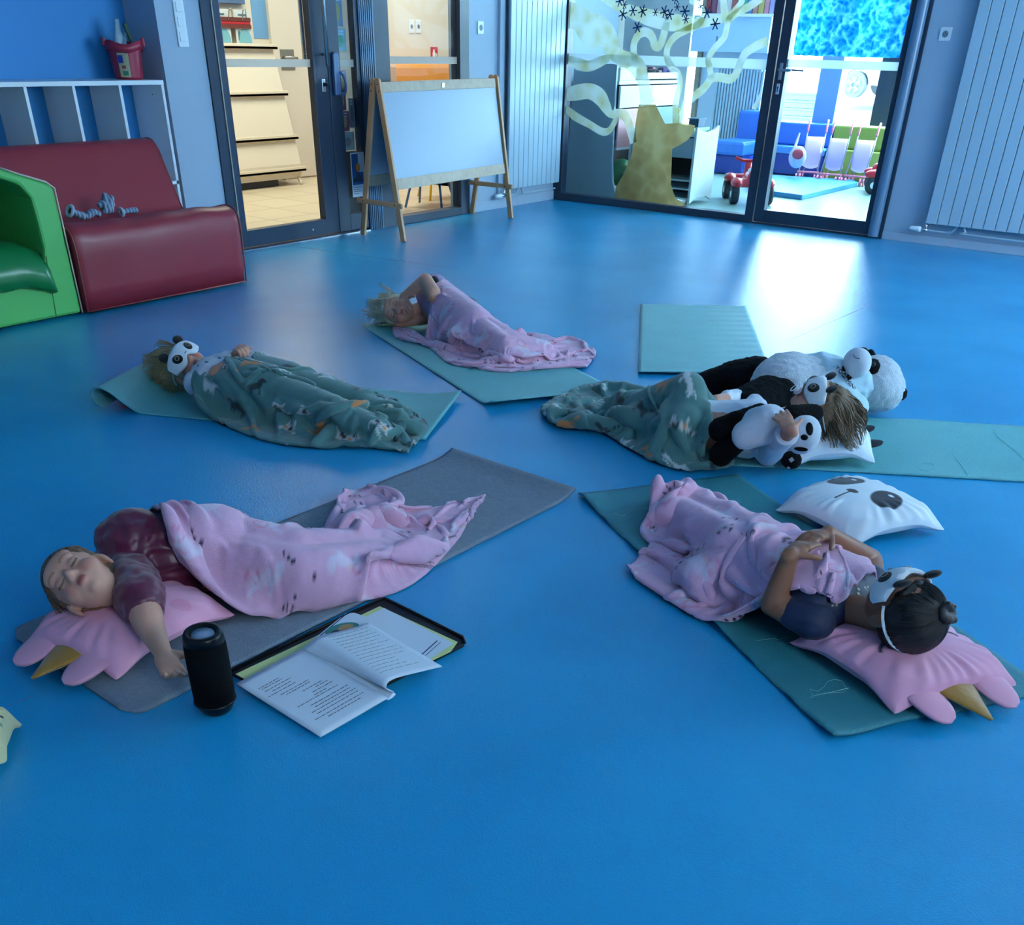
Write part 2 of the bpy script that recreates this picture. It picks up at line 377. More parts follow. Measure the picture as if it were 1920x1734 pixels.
# ---- back wall glazing
fr = MB(); fr.bb(0, .09, -.012, .08, 0, ZT); fr.bb(1.965, 2.04, -.012, .08, 0, ZT); fr.bb(0.09, 1.965, -.012, .08, 0, .058); fr.bb(0, 3.14, -.012, .08, ZT-.055, ZT)
fr.bb(3.112, 3.14, -.014, .1, 0, ZT); fr.bb(2.04, 3.112, -.012, .08, 0, .015)
struct(fr.build('trim_6', mat('dark_frame_back', (38, 50, 70), .35), bevel=.003), 'dark frame of the back glazing')
w2 = st_thing('window_2', (1.0, .03, 0), 'large fixed pane of the back wall with tree paint')
MB().bb(.09, 1.965, .02, .028, .058, ZT-.055).build('pane', m_gl, w2)
MB().bb(.09, 1.965, .0185, .0195, 1.084, 1.150).build('frosted_strip', m_frost, w2)
d3 = st_thing('door_3', (2.5, 0, 0), 'glazed door of the back wall with blue painting')
m_fd = MATS['dark_frame_back']
f = MB(); f.bb(2.052, 2.134, -.02, .05, .02, ZT-.06); f.bb(2.991, 3.03, -.02, .05, .02, ZT-.06); f.bb(2.134, 2.991, -.02, .05, .02, .111); f.bb(2.134, 2.991, -.02, .05, ZT-.2, ZT-.06)
f.build('leaf_frame', m_fd, d3, bevel=.003)
MB().bb(2.134, 2.991, .01, .018, .111, ZT-.2).build('pane', m_gl, d3)
MB().bb(2.134, 2.991, .0085, .0095, 1.103, 1.156).build('frosted_strip', m_frost, d3)
m_alu = mat('alu_handle', (150, 160, 170), .3, metal=.6)
h = MB(); h.bb(2.083, 2.11, -.028, -.02, 1.02, 1.13); h.build('handle_plate', m_alu, d3, bevel=.006)
h = MB(); h.tube(spline([(2.096, -.028, 1.085), (2.098, -.065, 1.085), (2.12, -.072, 1.085), (2.20, -.072, 1.083)], 5), .009, 10); h.build('lever', m_alu, d3, smooth=True)
h = MB(); h.tube(spline([(2.096, .05, 1.085), (2.098, .09, 1.085), (2.12, .10, 1.085), (2.23, .10, 1.083)], 5), .007, 10); h.build('outer_lever', m_alu, d3, smooth=True)
h = MB(); h.bb(2.082, 2.108, -.026, -.02, .925, .995); h.build('key_plate', mat('pale_alu', (190, 198, 206), .35), d3, bevel=.002)
h = MB(); h.bb(2.092, 2.098, -.0275, -.026, .94, .975); h.lathe([(.006, 0), (.006, .0015)], (2.095, -.026, .97), 12, (0, -1, 0)); h.build('keyhole', m_black, d3)
fg = MB(); n = 14
for k in range(n): pass
fg.tube([(3.071, -.012, .012), (3.071, -.012, ZT-.06)], .042, 20)
struct(fg.build('trim_7', mat('finger_guard', (96, 124, 152), .35), smooth=False), 'rounded blue grey finger guard beside the back door')
# painted tree on the fixed pane, thin translucent paint layers
m_tree = mat_film('tree_paint', (214, 216, 190), .5, mott=(9, (196, 194, 140), (222, 228, 220)))
tr = MB()
def yp(px, py, Y=.0165): return PY(px, py, Y)
def strand(pts, wd):
    c = [yp(*p) for p in pts]; c = spline(c, 5); n = len(c); ws = np.interp(np.linspace(0, 1, n), np.linspace(0, 1, len(wd)), wd) if hasattr(wd, '__len__') else [wd]*n
    for i in range(n-1):
        a, b = c[i], c[i+1]
        def nm(k):
            d = c[min(k+1, n-1)]-c[max(k-1, 0)]; d = V3(-d[2], 0, d[0]); return d/np.linalg.norm(d)*ws[k]/2
        if i == 0: L_, R_ = a+nm(0), a-nm(0)
        L2, R2 = b+nm(i+1), b-nm(i+1)
        tr.add([L_, R_, R2, L2], [(0, 1, 2, 3)]); L_, R_ = L2, R2
S = .0057
tr.add([yp(*p) for p in ((1198, 196), (1229, 196), (1237, 212), (1247, 232), (1266, 231), (1284, 231), (1303, 235), (1302, 247), (1290, 262), (1275, 272), (1260, 279), (1258, 345), (1266, 371), (1286, 384), (1280, 387), (1152, 371), (1155, 350), (1170, 325), (1185, 285), (1189, 250), (1194, 215))], [tuple(range(21))])
tr.build('trunk_backlit_paint', mat_film('trunk_backlit_paint', (150, 128, 84), .72, mott=(9, (138, 116, 74), (164, 146, 104))), w2)  # darker ochre than the branches: the trunk's backlit shade put into its colour
tr.v, tr.f, tr.col, tr.mi = [], [], [], []
strand([(1066, 28), (1085, 35), (1100, 50), (1115, 58), (1130, 62), (1142, 75), (1148, 95), (1165, 108), (1185, 116), (1198, 130), (1206, 150), (1210, 175), (1214, 196)], [.19, .17, .22, .24, .2, .17, .12, .11, .13, .14, .11, .11, .14])
strand([(1268, 231), (1266, 200), (1270, 180), (1275, 160), (1272, 140), (1262, 130), (1253, 115), (1250, 98), (1256, 80), (1270, 65), (1290, 55), (1310, 45), (1318, 30), (1310, 10), (1295, -2)], .055)
strand([(1275, 231), (1285, 195), (1300, 182), (1320, 165), (1335, 147), (1350, 145), (1370, 148), (1382, 135), (1388, 118), (1398, 100), (1415, 88), (1440, 76)], .062)
strand([(1335, 147), (1330, 125), (1328, 110), (1340, 90), (1358, 70), (1363, 50), (1370, 30), (1388, 8), (1392, -4)], .05)
strand([(1364, 40), (1358, 20), (1357, -4)], .06); strand([(1366, 36), (1385, 22), (1405, 12), (1428, -4)], .055)
strand([(1413, 205), (1420, 192), (1434, 165)], .04)
strand([(1062, 178), (1080, 174), (1105, 171), (1125, 182), (1136, 200), (1145, 214), (1155, 212), (1170, 215), (1180, 235), (1188, 268)], [.1, .12, .12, .13, .1, .06, .06, .08, .08, .07])
strand([(1060, 203), (1078, 218), (1105, 233), (1130, 247), (1145, 242), (1156, 220)], [.06, .07, .06, .06, .05, .05])
strand([(1066, 112), (1085, 120), (1105, 124), (1125, 116), (1142, 108)], [.06, .09, .08, .08, .05])
strand([(1190, 112), (1188, 85), (1197, 66), (1210, 60), (1222, 68), (1228, 86), (1238, 84), (1246, 60), (1250, 40)], .065)
strand([(1130, -5), (1150, 8), (1175, 18), (1200, 28), (1230, 36), (1260, 42), (1290, 44), (1320, 42), (1355, 36)], [.05, .06, .08, .1, .12, .12, .1, .07, .05])
to = tr.build('branch_paint', m_tree, w2)
m_snow = mat_film('snowflake_blue', (20, 70, 120), .95)
for i, (px, py, r) in enumerate([(1162, 2, 7), (1171, 9, 5.5), (1168, 27, 7.5), (1187, 20, 7), (1205, 21, 7.5), (1195, 51, 7.5), (1229, 23, 5), (1246, 22, 7.5), (1256, 27, 7), (1250, 33, 4), (1270, 13, 5), (1284, 21, 7.5), (1286, 36, 5.5), (1314, 12, 5), (1326, 23, 7.5), (1341, 45, 7.5), (1267, -2, 6), (1311, -1, 5)]):
    sf = MB(); c = yp(px, py, .0145); rr = r*S*1.0; a0 = random.random()*.5
    for k in range(3):
        a = a0+k*PI/3; d = V3(math.cos(a), 0, math.sin(a)); nn = V3(-d[2], 0, d[0])*rr*.11
        sf.prism([c-d*rr-nn, c+d*rr-nn, c+d*rr+nn, c-d*rr+nn], (0, -.001-.0002*k, 0))
    sf.build('snowflake', m_snow, w2)
# blue painting on the door pane
m_paint = mat_film('blue_window_paint', (80, 190, 245), .75, mott=(22, (20, 140, 215), (170, 228, 250)))
pp = MB(); a = [(2.165, 1.178)]; xs = np.linspace(2.165, 2.975, 26)
bot = [(x, 1.178+.006*random.random()) for x in xs]; rgt = [(2.975+.008*random.random(), z) for z in np.linspace(1.19, 2.0, 20)]
lft = [(2.16+.008*random.random(), z) for z in np.linspace(2.0, 1.185, 20)]
pp.prism([(x, .0065, z) for x, z in bot+rgt+lft], (0, .0012, 0)); pp.build('blue_painting', m_paint, d3)

# ---- radiators
m_rad = mat('radiator_enamel', (168, 190, 204), .35)
def radiator(name, along, a0, a1, z0, z1, n, label, side):
    """along 'y': stands on X=0 wall; along 'x': on Y=0 wall"""
    mid = (a0+a1)/2
    loc = (.06, mid, z0) if along == 'y' else (mid, -.06, z0)
    t = thing(name, loc, label, 'radiator')
    def bx(mb, p0, p1, d0, d1, q0, q1):
        if along == 'y': mb.bb(d0, d1, p0, p1, q0, q1)
        else: mb.bb(p0, p1, -d1, -d0, q0, q1)
    w = (a1-a0)/n
    for k in range(n):
        s = MB(); bx(s, a0+k*w+.0025, a0+(k+1)*w-.0025, .055, .075, z0, z1); s.build('panel', m_rad, t, bevel=.003)
    s = MB(); bx(s, a0+.01, a1-.01, .035, .0555, z0+.01, z1-.01); s.build('backing', mat('radiator_gap', (120, 140, 160), .5), t)
    
    for q in (a0+.05, a1-.08):
        s = MB(); bx(s, q, q+.03, .001, .036, z0+.3, z0+.34); s.build('wall_bracket', m_rad, t)
    v = MB(); pt = (lambda a, d, z: (d, a, z)) if along == 'y' else (lambda a, d, z: (a, -d, z))
    v.tube([pt(side+.02, .06, z0-.045), pt(side+.085, .06, z0-.045)], .012, 10); v.tube([pt(side+.07, .06, z0-.05), pt(side+.07, .06, z0+.005)], .010, 10)
    v.build('valve', m_chrome, t, smooth=True)
    v = MB(); v.cap(pt(side-.035, .06, z0-.045), pt(side+.02, .06, z0-.045), .017, .021); v.build('thermostat_knob', m_white, t, smooth=True)
    v = MB(); v.tube(spline([pt(side+.08, .055, z0-.045), pt(side+.2, .05, z0-.05), pt(side+.26, .05, z0-.04), pt(side+.29, .05, z0)], 6), .007, 8)
    v.tube(spline([pt(side+.34, .05, z0), pt(side+.36, .05, z0-.035), pt(side+.42, .05, z0-.05), pt(a1-.03, .05, z0-.05)], 6), .007, 8)
    v.build('pipe', m_rad, t, smooth=True)
    return t
radiator('radiator', 'y', -.818, -.02, .15, 2.2, 11, 'tall white panel radiator beside the easel in the corner', -.93)
radiator('radiator', 'x', 3.46, 4.95, .15, 2.2, 18, 'tall white panel radiator right of the back door', 3.40)
pi = MB(); pi.bb(0.0, .03, -.90, -.835, .12, 2.5)
o = pi.build('pipe_casing', m_wall, bevel=.004); struct(o)

# ---- sockets and switches
def plate(name, c, axis, w_, h_, label, cat, kind='socket', group=None):
    t = thing(name, c, label, cat, group)
    c = np.array(c, float)
    def bx(mb, u0, u1, v0, v1, d0, d1):
        if axis == 'x': mb.bb(c[0]+d0, c[0]+d1, c[1]+u0, c[1]+u1, c[2]+v0, c[2]+v1)
        else: mb.bb(c[0]+u0, c[0]+u1, c[1]-d1, c[1]-d0, c[2]+v0, c[2]+v1)
    s = MB(); bx(s, -w_/2, w_/2, -h_/2, h_/2, .0, .01); s.build('cover_plate', m_white, t, bevel=.004)
    ax = (1, 0, 0) if axis == 'x' else (0, -1, 0)
    if kind == 'socket':
        nrm = np.array(ax, float)
        s = MB(); s.lathe([(.021, 0), (.021, .0012), (.018, .0012)], c+nrm*.0098, 20, ax); s.build('socket_well', mat('socket_grey', (120, 130, 140), .5), t)
        s = MB()
        for u, v in ((-.009, -.002), (.009, -.002), (0, .010)): s.lathe([(.003, 0), (.003, .001)], c+nrm*.011+(V3(0, u, v) if axis == 'x' else V3(u, 0, v)), 8, ax)
        s.build('pin_holes', m_black, t)
    return t
plate('wall_socket', (0, -1.128, 1.308), 'x', .075, .085, 'single white socket on the wall between sidelight and radiator', 'socket')
plate('wall_socket', (3.268, 0, 1.328), 'y', .08, .08, 'single white socket on the wall between back door and radiator', 'socket')
sw = thing('light_switch', (0, -3.985, 1.30), 'vertical white plate of stacked rocker switches on the pillar', 'switch')
MB().bb(0, .009, -4.022, -3.948, 1.148, 1.46).build('cover_plate', m_white, sw, bevel=.006)
for z in (1.20, 1.272, 1.344, 1.416):
    MB().bb(.009, .0135, -4.008, -3.962, z-.024, z+.024).build('rocker', m_white, sw, bevel=.002)
# ================================================================ corridor behind the left door
def tile_mat():
    m = bpy.data.materials.new('beige_floor_tiles'); m.use_nodes = True; nt = m.node_tree; b = nt.nodes['Principled BSDF']; L = nt.links.new
    g = nt.nodes.new('ShaderNodeNewGeometry'); mp = nt.nodes.new('ShaderNodeMapping'); mp.inputs['Rotation'].default_value = (0, 0, .0); L(g.outputs['Position'], mp.inputs[0])
    t = nt.nodes.new('ShaderNodeTexBrick'); t.offset = 0; t.inputs['Scale'].default_value = 1; t.inputs['Brick Width'].default_value = .45; t.inputs['Row Height'].default_value = .45
    t.inputs['Mortar Size'].default_value = .006; t.inputs['Color1'].default_value = (*srgb((214, 196, 168)), 1); t.inputs['Color2'].default_value = (*srgb((206, 188, 160)), 1); t.inputs['Mortar'].default_value = (*srgb((150, 132, 108)), 1)
    L(mp.outputs[0], t.inputs[0]); L(t.outputs[0], b.inputs['Base Color']); b.inputs['Roughness'].default_value = .35
    return m
m_cream = mat('cream_paint', (222, 210, 190), .6); m_cream2 = mat('cream_lacquer', (228, 214, 194), .45)
struct(MB().bb(-3.0, -.30, -4.6, 2.5, -.1, 0).build('floor_corridor', tile_mat()))
struct(MB().bb(-3.0, -2.8, -4.8, 2.5, 0, 2.7).build('wall_corridor', m_cream))
struct(MB().bb(-2.8, -.40, -4.8, -4.6, 0, 2.7).build('wall_corridor_end', m_cream))
struct(MB().bb(-3.0, -.8, 2.5, 2.6, 0, 2.7).build('wall_corridor_far', m_cream))
struct(MB().bb(-3.1, -.4, -4.8, 2.6, 2.7, 2.8).build('ceiling_corridor', m_ceil))
pw = MB(); pw.prism([(-.2, .2, 0), (-.2, 1.3, 0), (-2.1, 4.2, 0), (-2.3, 4.2, 0), (-.35, 1.2, 0), (-.3, .2, 0)], (0, 0, 2.7))
struct(pw.build('wall_partition', m_wall))
# display cabinet with sloping front
cab = thing('display_cabinet', (-2.6, -1.9, 0), 'cream display cabinet with a sloping ledged front behind the left door', 'cabinet')
y0, y1 = -3.4, -.93
c = MB(); c.prism([(-2.78, y0, .06), (-2.42, y0, .06), (-2.42, y0, .18), (-2.66, y0, 1.12), (-2.78, y0, 1.12)], (0, y1-y0, 0)); c.build('body', m_cream2, cab, bevel=.004)
for x, z in ((-2.405, .13), (-2.475, .40), (-2.565, .76), (-2.65, 1.13)):
    c = MB(); c.bb(x-.05, x+.035, y0, y1+.02, z-.012, z+.012); c.bb(x+.02, x+.035, y0, y1+.02, z-.012, z+.03); c.build('ledge', m_cream2, cab, bevel=.003)
for yy in (y1-.05, y0+.05, -2.2):
    c = MB(); c.tube([(-2.42, yy, .06), (-2.38, yy+.0, .0)], [.018, .012], 8); c.build('foot', m_cream2, cab, smooth=True)
MB().bb(-2.78, -2.44, y0, y1-.3, .005, .058).build('kick_board', m_black, cab)
m_leaf = mat('leaflet_paper', (205, 212, 214), .5); m_teal = mat('leaflet_teal', (120, 178, 190), .5)
for i, px in enumerate((427, 466)):
    a = PX(px, 122, -2.70); y = a[1]; z = 1.155
    lf = thing('leaflet', (-2.7, y, z), ('left' if i == 0 else 'right')+' one of the two pale leaflets standing on the display cabinet', 'leaflet', 'leaflets on the display cabinet')
    MB().box((-2.715, y, z+.13), (.006, .19, .26)).build('sheet', m_leaf, lf)
    s = MB(); s.prism([(-2.711, y+.01+.075*math.cos(t), z+.01+.11*math.sin(t)) for t in np.linspace(0, PI, 14)], (.002, 0, 0)); s.build('teal_print', m_teal, lf)
    for q_ in ((y-.05, y+.04, z+.215, z+.228), (y-.07, y-.045, z+.03, z+.1)): s = MB(); s.bb(-2.711, -2.7095, *q_); s.build('dark_print', mat('leaflet_print', (80, 110, 120), .5), lf)
# upper wall things
def rx(px0, py0, px1, py1, X):
    a = PX(px0, py0, X); b = PX(px1, py1, X); return min(a[1], b[1]), max(a[1], b[1]), min(a[2], b[2]), max(a[2], b[2])
b_ = rx(392, 30, 471, 54, -2.7)
rk = thing('coat_rail', (-2.7, (b_[0]+b_[1])/2, b_[2]), 'red hanging rail with hooks on the corridor wall above the leaflets', 'rail')
MB().bb(-2.8, -2.70, b_[0]-.2, b_[1], b_[2]+.03, b_[3]-.03).build('red_board', mat('red_lacquer', (200, 40, 45), .4), rk, bevel=.004)
m_br = mat('red_brown_wood', (110, 50, 42), .5)
MB().bb(-2.8, -2.695, b_[0]-.2, b_[1], b_[2], b_[2]+.03).build('lower_rail', m_br, rk); MB().bb(-2.8, -2.695, b_[0]-.2, b_[1], b_[3]-.03, b_[3]).build('upper_rail', m_br, rk)
for k in range(3):
    y = b_[1]-.1-k*.16; h = MB(); h.tube(spline([(-2.69, y, b_[3]-.02), (-2.67, y, b_[3]+.05), (-2.66, y+.02, b_[3]+.06), (-2.67, y+.03, b_[3]+.0)], 4), .005, 6); h.build('hook', m_steel, rk, smooth=True)
b_ = rx(470, -40, 518, 73, -2.76)
po = MB().bb(-2.80, -2.796, b_[0], b_[1], b_[2], b_[3]).build('wall_poster', mat('poster_blue', (110, 160, 205), .5)); tag(po, 'plain pale blue poster on the corridor wall above the cabinet', 'poster')
b_ = rx(393, -40, 464, 8, -2.72)
po = MB().bb(-2.80, -2.75, b_[0]-.3, b_[1], b_[2], b_[3]).build('wall_cabinet', mat('slate_blue', (84, 110, 150), .5), bevel=.004); tag(po, 'slate blue wall box high above the red hanging rail', 'wall box')
# corridor door
cd_ = st_thing('door_4', (-2.8, -.6, 0), 'cream door of the corridor')
ya = PX(520, 200, -2.8)[1]; yb = PX(600, 200, -2.8)[1]+.35
MB().bb(-2.80, -2.785, ya, yb, .01, 2.1).build('leaf', mat('cream_door', (226, 214, 198), .5), cd_, bevel=.003)
a = rx(525, 92, 554, 131, -2.78)
MB().bb(-2.786, -2.778, a[0], a[1], a[2], a[3]).build('handle_plate', mat('satin_metal', (150, 146, 136), .35, metal=.6), cd_, bevel=.002)
h = MB(); zz = (a[2]+a[3])/2+.02; h.tube([(-2.78, a[0]+.03, zz), (-2.73, a[0]+.03, zz), (-2.725, a[0]+.05, zz), (-2.725, a[0]+.17, zz-.005)], .01, 8); h.build('lever', m_steel, cd_, smooth=True)
tall = MB().bb(-2.8, -2.76, ya-.02, ya, 0, 2.2).build('trim_8', m_cream2); struct(tall)
# dark notice board seen through the narrow leaf
o = MB().bb(-.62, -.60, -2.26, -1.62, .02, 2.1).build('dark_screen', mat('dark_brown_board', (48, 40, 38), .6)); tag(o, 'tall dark brown screen panel standing behind the narrow door leaf', 'screen')
# magazine rack on the pane
mr = thing('magazine_rack', (-.06, -2.625, .53), 'clear hanging magazine rack filled with pink magazines behind the narrow pane', 'rack')
MB().bb(-.052, -.049, -2.712, -2.525, .53, 1.75).build('back_sheet', mat_film('acrylic', (205, 215, 220), .35), mr)
def magazine(y0, y1, z0, z1, c1, c2, x=-.046, label=None):
    t = thing('magazine', (x, (y0+y1)/2, z0), label, 'magazine', 'magazines in the hanging rack')
    MB().bb(x-.003, x+.002, y0, y1, z0, z1).build('cover', mat('mag_%d_%d_%d' % c1, c1, .4), t)
    s = MB(); w_ = y1-y0; hh = z1-z0; s.prism([(x+.002, (y0+y1)/2+w_*.26*math.cos(q), z0+hh*.45+hh*.28*math.sin(q)) for q in np.linspace(0, 2*PI, 14)[:-1]], (.001, 0, 0)); s.build('cover_picture', mat('mag_%d_%d_%d' % c2, c2, .4), t)
    s = MB()
    for k in range(2): s.bb(x+.002, x+.003, y0+.012, y1-.02, z1-.02-k*.018, z1-.012-k*.018)
    s.build('cover_title', mat('mag_title', (225, 222, 224), .5), t)
magazine(-2.70, -2.60, 1.28, 1.46, (150, 150, 160), (210, 170, 90), label='grey magazine with a yellow picture, topmost in the hanging rack')
magazine(-2.695, -2.58, 1.14, 1.27, (176, 196, 190), (120, 170, 120), label='pale green magazine just above the frosted strip')
magazine(-2.69, -2.60, .90, 1.03, (186, 120, 128), (214, 160, 110), label='rose magazine half hidden behind the blue grip handle')
magazine(-2.70, -2.62, .79, .91, (160, 84, 110), (224, 176, 96), label='purple red magazine with a yellow picture in the middle row')
magazine(-2.695, -2.60, .66, .785, (180, 92, 112), (222, 170, 120), label='raspberry magazine in the lower row of the rack')
magazine(-2.60, -2.545, .68, .86, (168, 150, 150), (140, 120, 120), x=-.04, label='dull mauve magazine at the right edge of the rack')
magazine(-2.705, -2.56, .54, .655, (200, 200, 198), (170, 160, 155), label='white brochure in the lowest pocket of the rack')
# poster on the narrow leaf
ps = thing('door_poster', (.012, -2.605, .24), 'white poster with night blue scene and orange sun on the narrow door leaf', 'poster')
MB().bb(.0105, .0115, -2.668, -2.530, .238, .528).build('sheet', mat('poster_white', (218, 222, 226), .5), ps)
MB().bb(.0115, .0122, -2.660, -2.594, .318, .518).build('blue_field', mat('poster_night', (36, 84, 150), .5), ps)
MB().bb(.0115, .0121, -2.594, -2.545, .318, .40).build('blue_field', MATS['poster_night'], ps)
s = MB(); s.prism([(.0122, -2.598+.022*math.cos(q), .430+.028*math.sin(q)) for q in np.linspace(0, 2*PI, 20)[:-1]], (.0006, 0, 0)); s.build('orange_sun', mat('poster_orange', (236, 130, 40), .5), ps)
s = MB(); s.prism([(.0124, -2.655+.11*u, .335+.05*h_) for u, h_ in ((0, 0), (0, .3), (.15, .8), (.25, .4), (.35, 1.3), (.45, .6), (.6, 1.5), (.65, .7), (.8, 1.0), (.9, .3), (.9, 0))], (.0006, 0, 0)); s.build('dark_shapes', mat('poster_dark', (16, 40, 80), .5), ps)
s = MB()
for k in range(4): s.bb(.0115, .0120, -2.655, -2.655+(.08, .06, .085, .05)[k], .3-k*.014, .304-k*.014)
s.build('small_text', mat('poster_text', (110, 120, 130), .5), ps)
# things seen through the sidelight
for i, (px, py) in enumerate(((772, 50), (785, 50))):
    a = PX(px, py, -2.79); plate('wall_socket', (-2.8, a[1], a[2]), 'x', .08, .12, ('left' if i == 0 else 'right')+' one of two white sockets side by side on the corridor wall', 'socket', group='paired corridor sockets')
m_red = mat('sign_red', (200, 36, 50), .4)
for i, (px, py) in enumerate(((815, 100), (852, 101))):
    a = PX(px, py, -2.79); t = thing('fire_sign', (-2.8, a[1], a[2]), ('left' if i == 0 else 'right')+' red square safety sign with white pictogram above the orange bench', 'sign', 'red safety signs')
    MB().bb(-2.799, -2.795, a[1]-.06, a[1]+.06, a[2]-.06, a[2]+.06).build('sign_plate', m_red, t)
    s = MB(); s.tube([(-2.794, a[1]-.01, a[2]-.05), (-2.794, a[1]-.01, a[2]+.01)], [.02, .02], 8); s.tube([(-2.794, a[1]-.01, a[2]+.01), (-2.794, a[1]-.01, a[2]+.035)], [.012, .012], 8); s.tube([(-2.794, a[1]+.035, a[2]-.05), (-2.794, a[1]+.035, a[2]+.0)], [.008, .008], 6); s.build('pictogram', m_white, t)
m_or = mat('orange_vinyl', (226, 148, 60), .45); m_or2 = mat('pale_orange', (220, 178, 150), .5)
b_ = rx(732, 122, 862, 150, -2.2)
bn = thing('orange_bench', (-2.3, b_[0]+.5, 0), 'orange padded bench with a rounded back against the corridor wall', 'bench')
MB().bb(-2.7, -2.0, b_[0], b_[1]+.3, .05, .42).build('seat', m_or, bn, bevel=.04)
MB().bb(-2.78, -2.55, b_[0], b_[1]+.3, .42, 1.02).build('backrest', m_or, bn, bevel=.05)
MB().bb(-2.72, -2.1, b_[0]-.12, b_[0], .02, 1.03).build('side_panel', m_or2, bn, bevel=.04)
# children's chair
def child_chair(loc, rz, m1, m2, label, nm='child_chair'):
    t = thing(nm, loc, label, 'chair', rz=rz); M4 = WORLD[t.name]
    X = lambda x, y, z: tuple(M4 @ Vector((x, y, z)))
    s = MB(); G = np.zeros((9, 9, 3))
    for i in range(9):
        for j in range(9): u = (j-4)/4*.16; v = (i-4)/4*.15; G[i, j] = X(u, v, .20+.02*(u/.16)**2+.01*(v/.15)**2)
    s.grid(G); s.build('seat', m1, t, smooth=True, solid=.012)
    s = MB(); G = np.zeros((9, 9, 3))
    for i in range(9):
        for j in range(9): u = (j-4)/4*.16; v = i/8*.2; G[i, j] = X(u, -.16-.03*v/.2+.02*(u/.16)**2, .235+v*.75)
    s.grid(G); s.build('backrest', m1, t, smooth=True, solid=.012)
    for sx in (-1, 1):
        for sy in (-1, 1):
            s = MB(); s.tube([X(sx*.13, sy*.11, .20), X(sx*.17, sy*.17, .0)], .011, 8); s.build('leg', m2, t, smooth=True)
        s = MB(); s.tube([X(sx*.13, -.11, .20), X(sx*.14, -.17, .26), X(sx*.14, -.19, .36)], .010, 8); s.build('back_post', m2, t, smooth=True)
    return t
m_ryb = mat('royal_blue_plastic', (24, 58, 140), .35); m_steelb = mat('blue_grey_tube', (70, 100, 150), .35, metal=.3)
child_chair((-.50, -1.20, 0), math.radians(200), m_ryb, m_steelb, 'royal blue child chair with blue grey legs seen through the sidelight')
m_yl = mat('yellow_tube', (226, 178, 40), .35)
child_chair((-.78, -.72, 0), math.radians(60), m_or, m_yl, 'orange child chair with yellow legs behind the blue one')
sp = thing('soft_toy', (-.36, -.96, 0), 'small brown striped soft toy lying on the corridor tiles', 'soft toy')
s = MB(); s.ell((-.36, -.96, .06), (.09, .07, .06)); s.ell((-.28, -1.02, .05), (.045, .04, .045)); skin('body', s, .008, mat('brown_plush', (140, 106, 80), .9, noise=(40, .3)), sp)
for dx in (0, .03): s = MB(); s.cap((-.39+dx, -.95, .10), (-.41+dx*2, -.93, .17), .015, .01); s.build('ear', MATS['brown_plush'], sp, smooth=True)

# ================================================================ playroom behind the back glazing
m_pale = mat('pale_floor', (150, 178, 168), .3)
struct(MB().bb(-2.6, 8, 0.0, 4.2, -.1, 0).build('floor_back_room', m_pale))
m_bw = mat('back_room_wall', (196, 212, 228), .6)
struct(MB().bb(-2.6, 8.0, 0.2, 4.4, 2.7, 2.8).build('ceiling_back_room', m_ceil))
struct(MB().bb(7.8, 8.0, .2, 4.4, 0, 2.7).build('wall_back_room', m_bw))
def ry(px0, py0, px1, py1, Y):
    a = PY(px0, py0, Y); b = PY(px1, py1, Y); return min(a[0], b[0]), max(a[0], b[0]), min(a[2], b[2]), max(a[2], b[2])
# window wall at y = 4.2
xo0 = PY(1262, 160, 4.2)[0]; xo1 = PY(1304, 160, 4.2)[0]; xw = PY(1450, 200, 4.2)[0]
ww = MB(); ww.bb(-2.6, xo0, 4.2, 4.4, 0, 2.7); ww.bb(xo1, xw, 4.2, 4.4, 0, 2.7); ww.bb(xw, 8, 4.2, 4.4, 0, .47); ww.bb(xw, 8, 4.2, 4.4, 2.45, 2.7); ww.bb(xo0, xo1, 4.2, 4.4, 2.2, 2.7)
struct(ww.build('wall_window_side', m_bw))
xc = ry(1537, 140, 1562, 225, 4.1); 
struct(MB().bb(xc[0], xc[1], 4.1, 4.3, .47, 2.45).build('trim_9', mat('blue_column', (112, 150, 200), .5), bevel=.004), 'pale blue window post of the back room')
xc = ry(1648, 140, 1662, 225, 4.2); 
struct(MB().bb(xc[0], xc[1], 4.22, 4.3, .47, 2.45).build('trim_10', m_frame), 'dark window mullion of the back room')
struct(MB().bb(xc[1]+1.6, xc[1]+1.68, 4.22, 4.3, .47, 2.45).build('trim_11', m_frame))
struct(MB().bb(xw, 8, 4.27, 4.275, .47, 2.45).build('window_4', m_gl)); struct(MB().bb(xw, 8, 4.16, 4.3, .47, .49).build('trim_12', m_white), 'white window sill')
struct(MB().bb(xo0, xo1, 4.27, 4.275, 0.0, 2.2).build('window_5', m_gl))
struct(MB().bb(xo0-.04, xo0, 4.15, 4.2, 0, 2.2).build('trim_13', mat('tan_frame', (150, 140, 120), .5))); struct(MB().bb(xo1, xo1+.06, 4.15, 4.2, 0, 2.2).build('trim_14', MATS['tan_frame']))
# tall grey panel cabinet next to the pane
m_gp = mat('grey_laminate', (168, 180, 184), .5); m_wl = mat('white_laminate', (222, 226, 222), .45); m_pk = mat('pink_laminate', (224, 160, 160), .45); m_dk = mat('dark_interior', (62, 44, 38), .6)
ca = thing('play_cabinet', (.0, 1.1, 0), 'tall cabinet with grey side and pink door behind the painted pane', 'cabinet')
xr = .36; zt = PY(1120, 118, .46)[2]
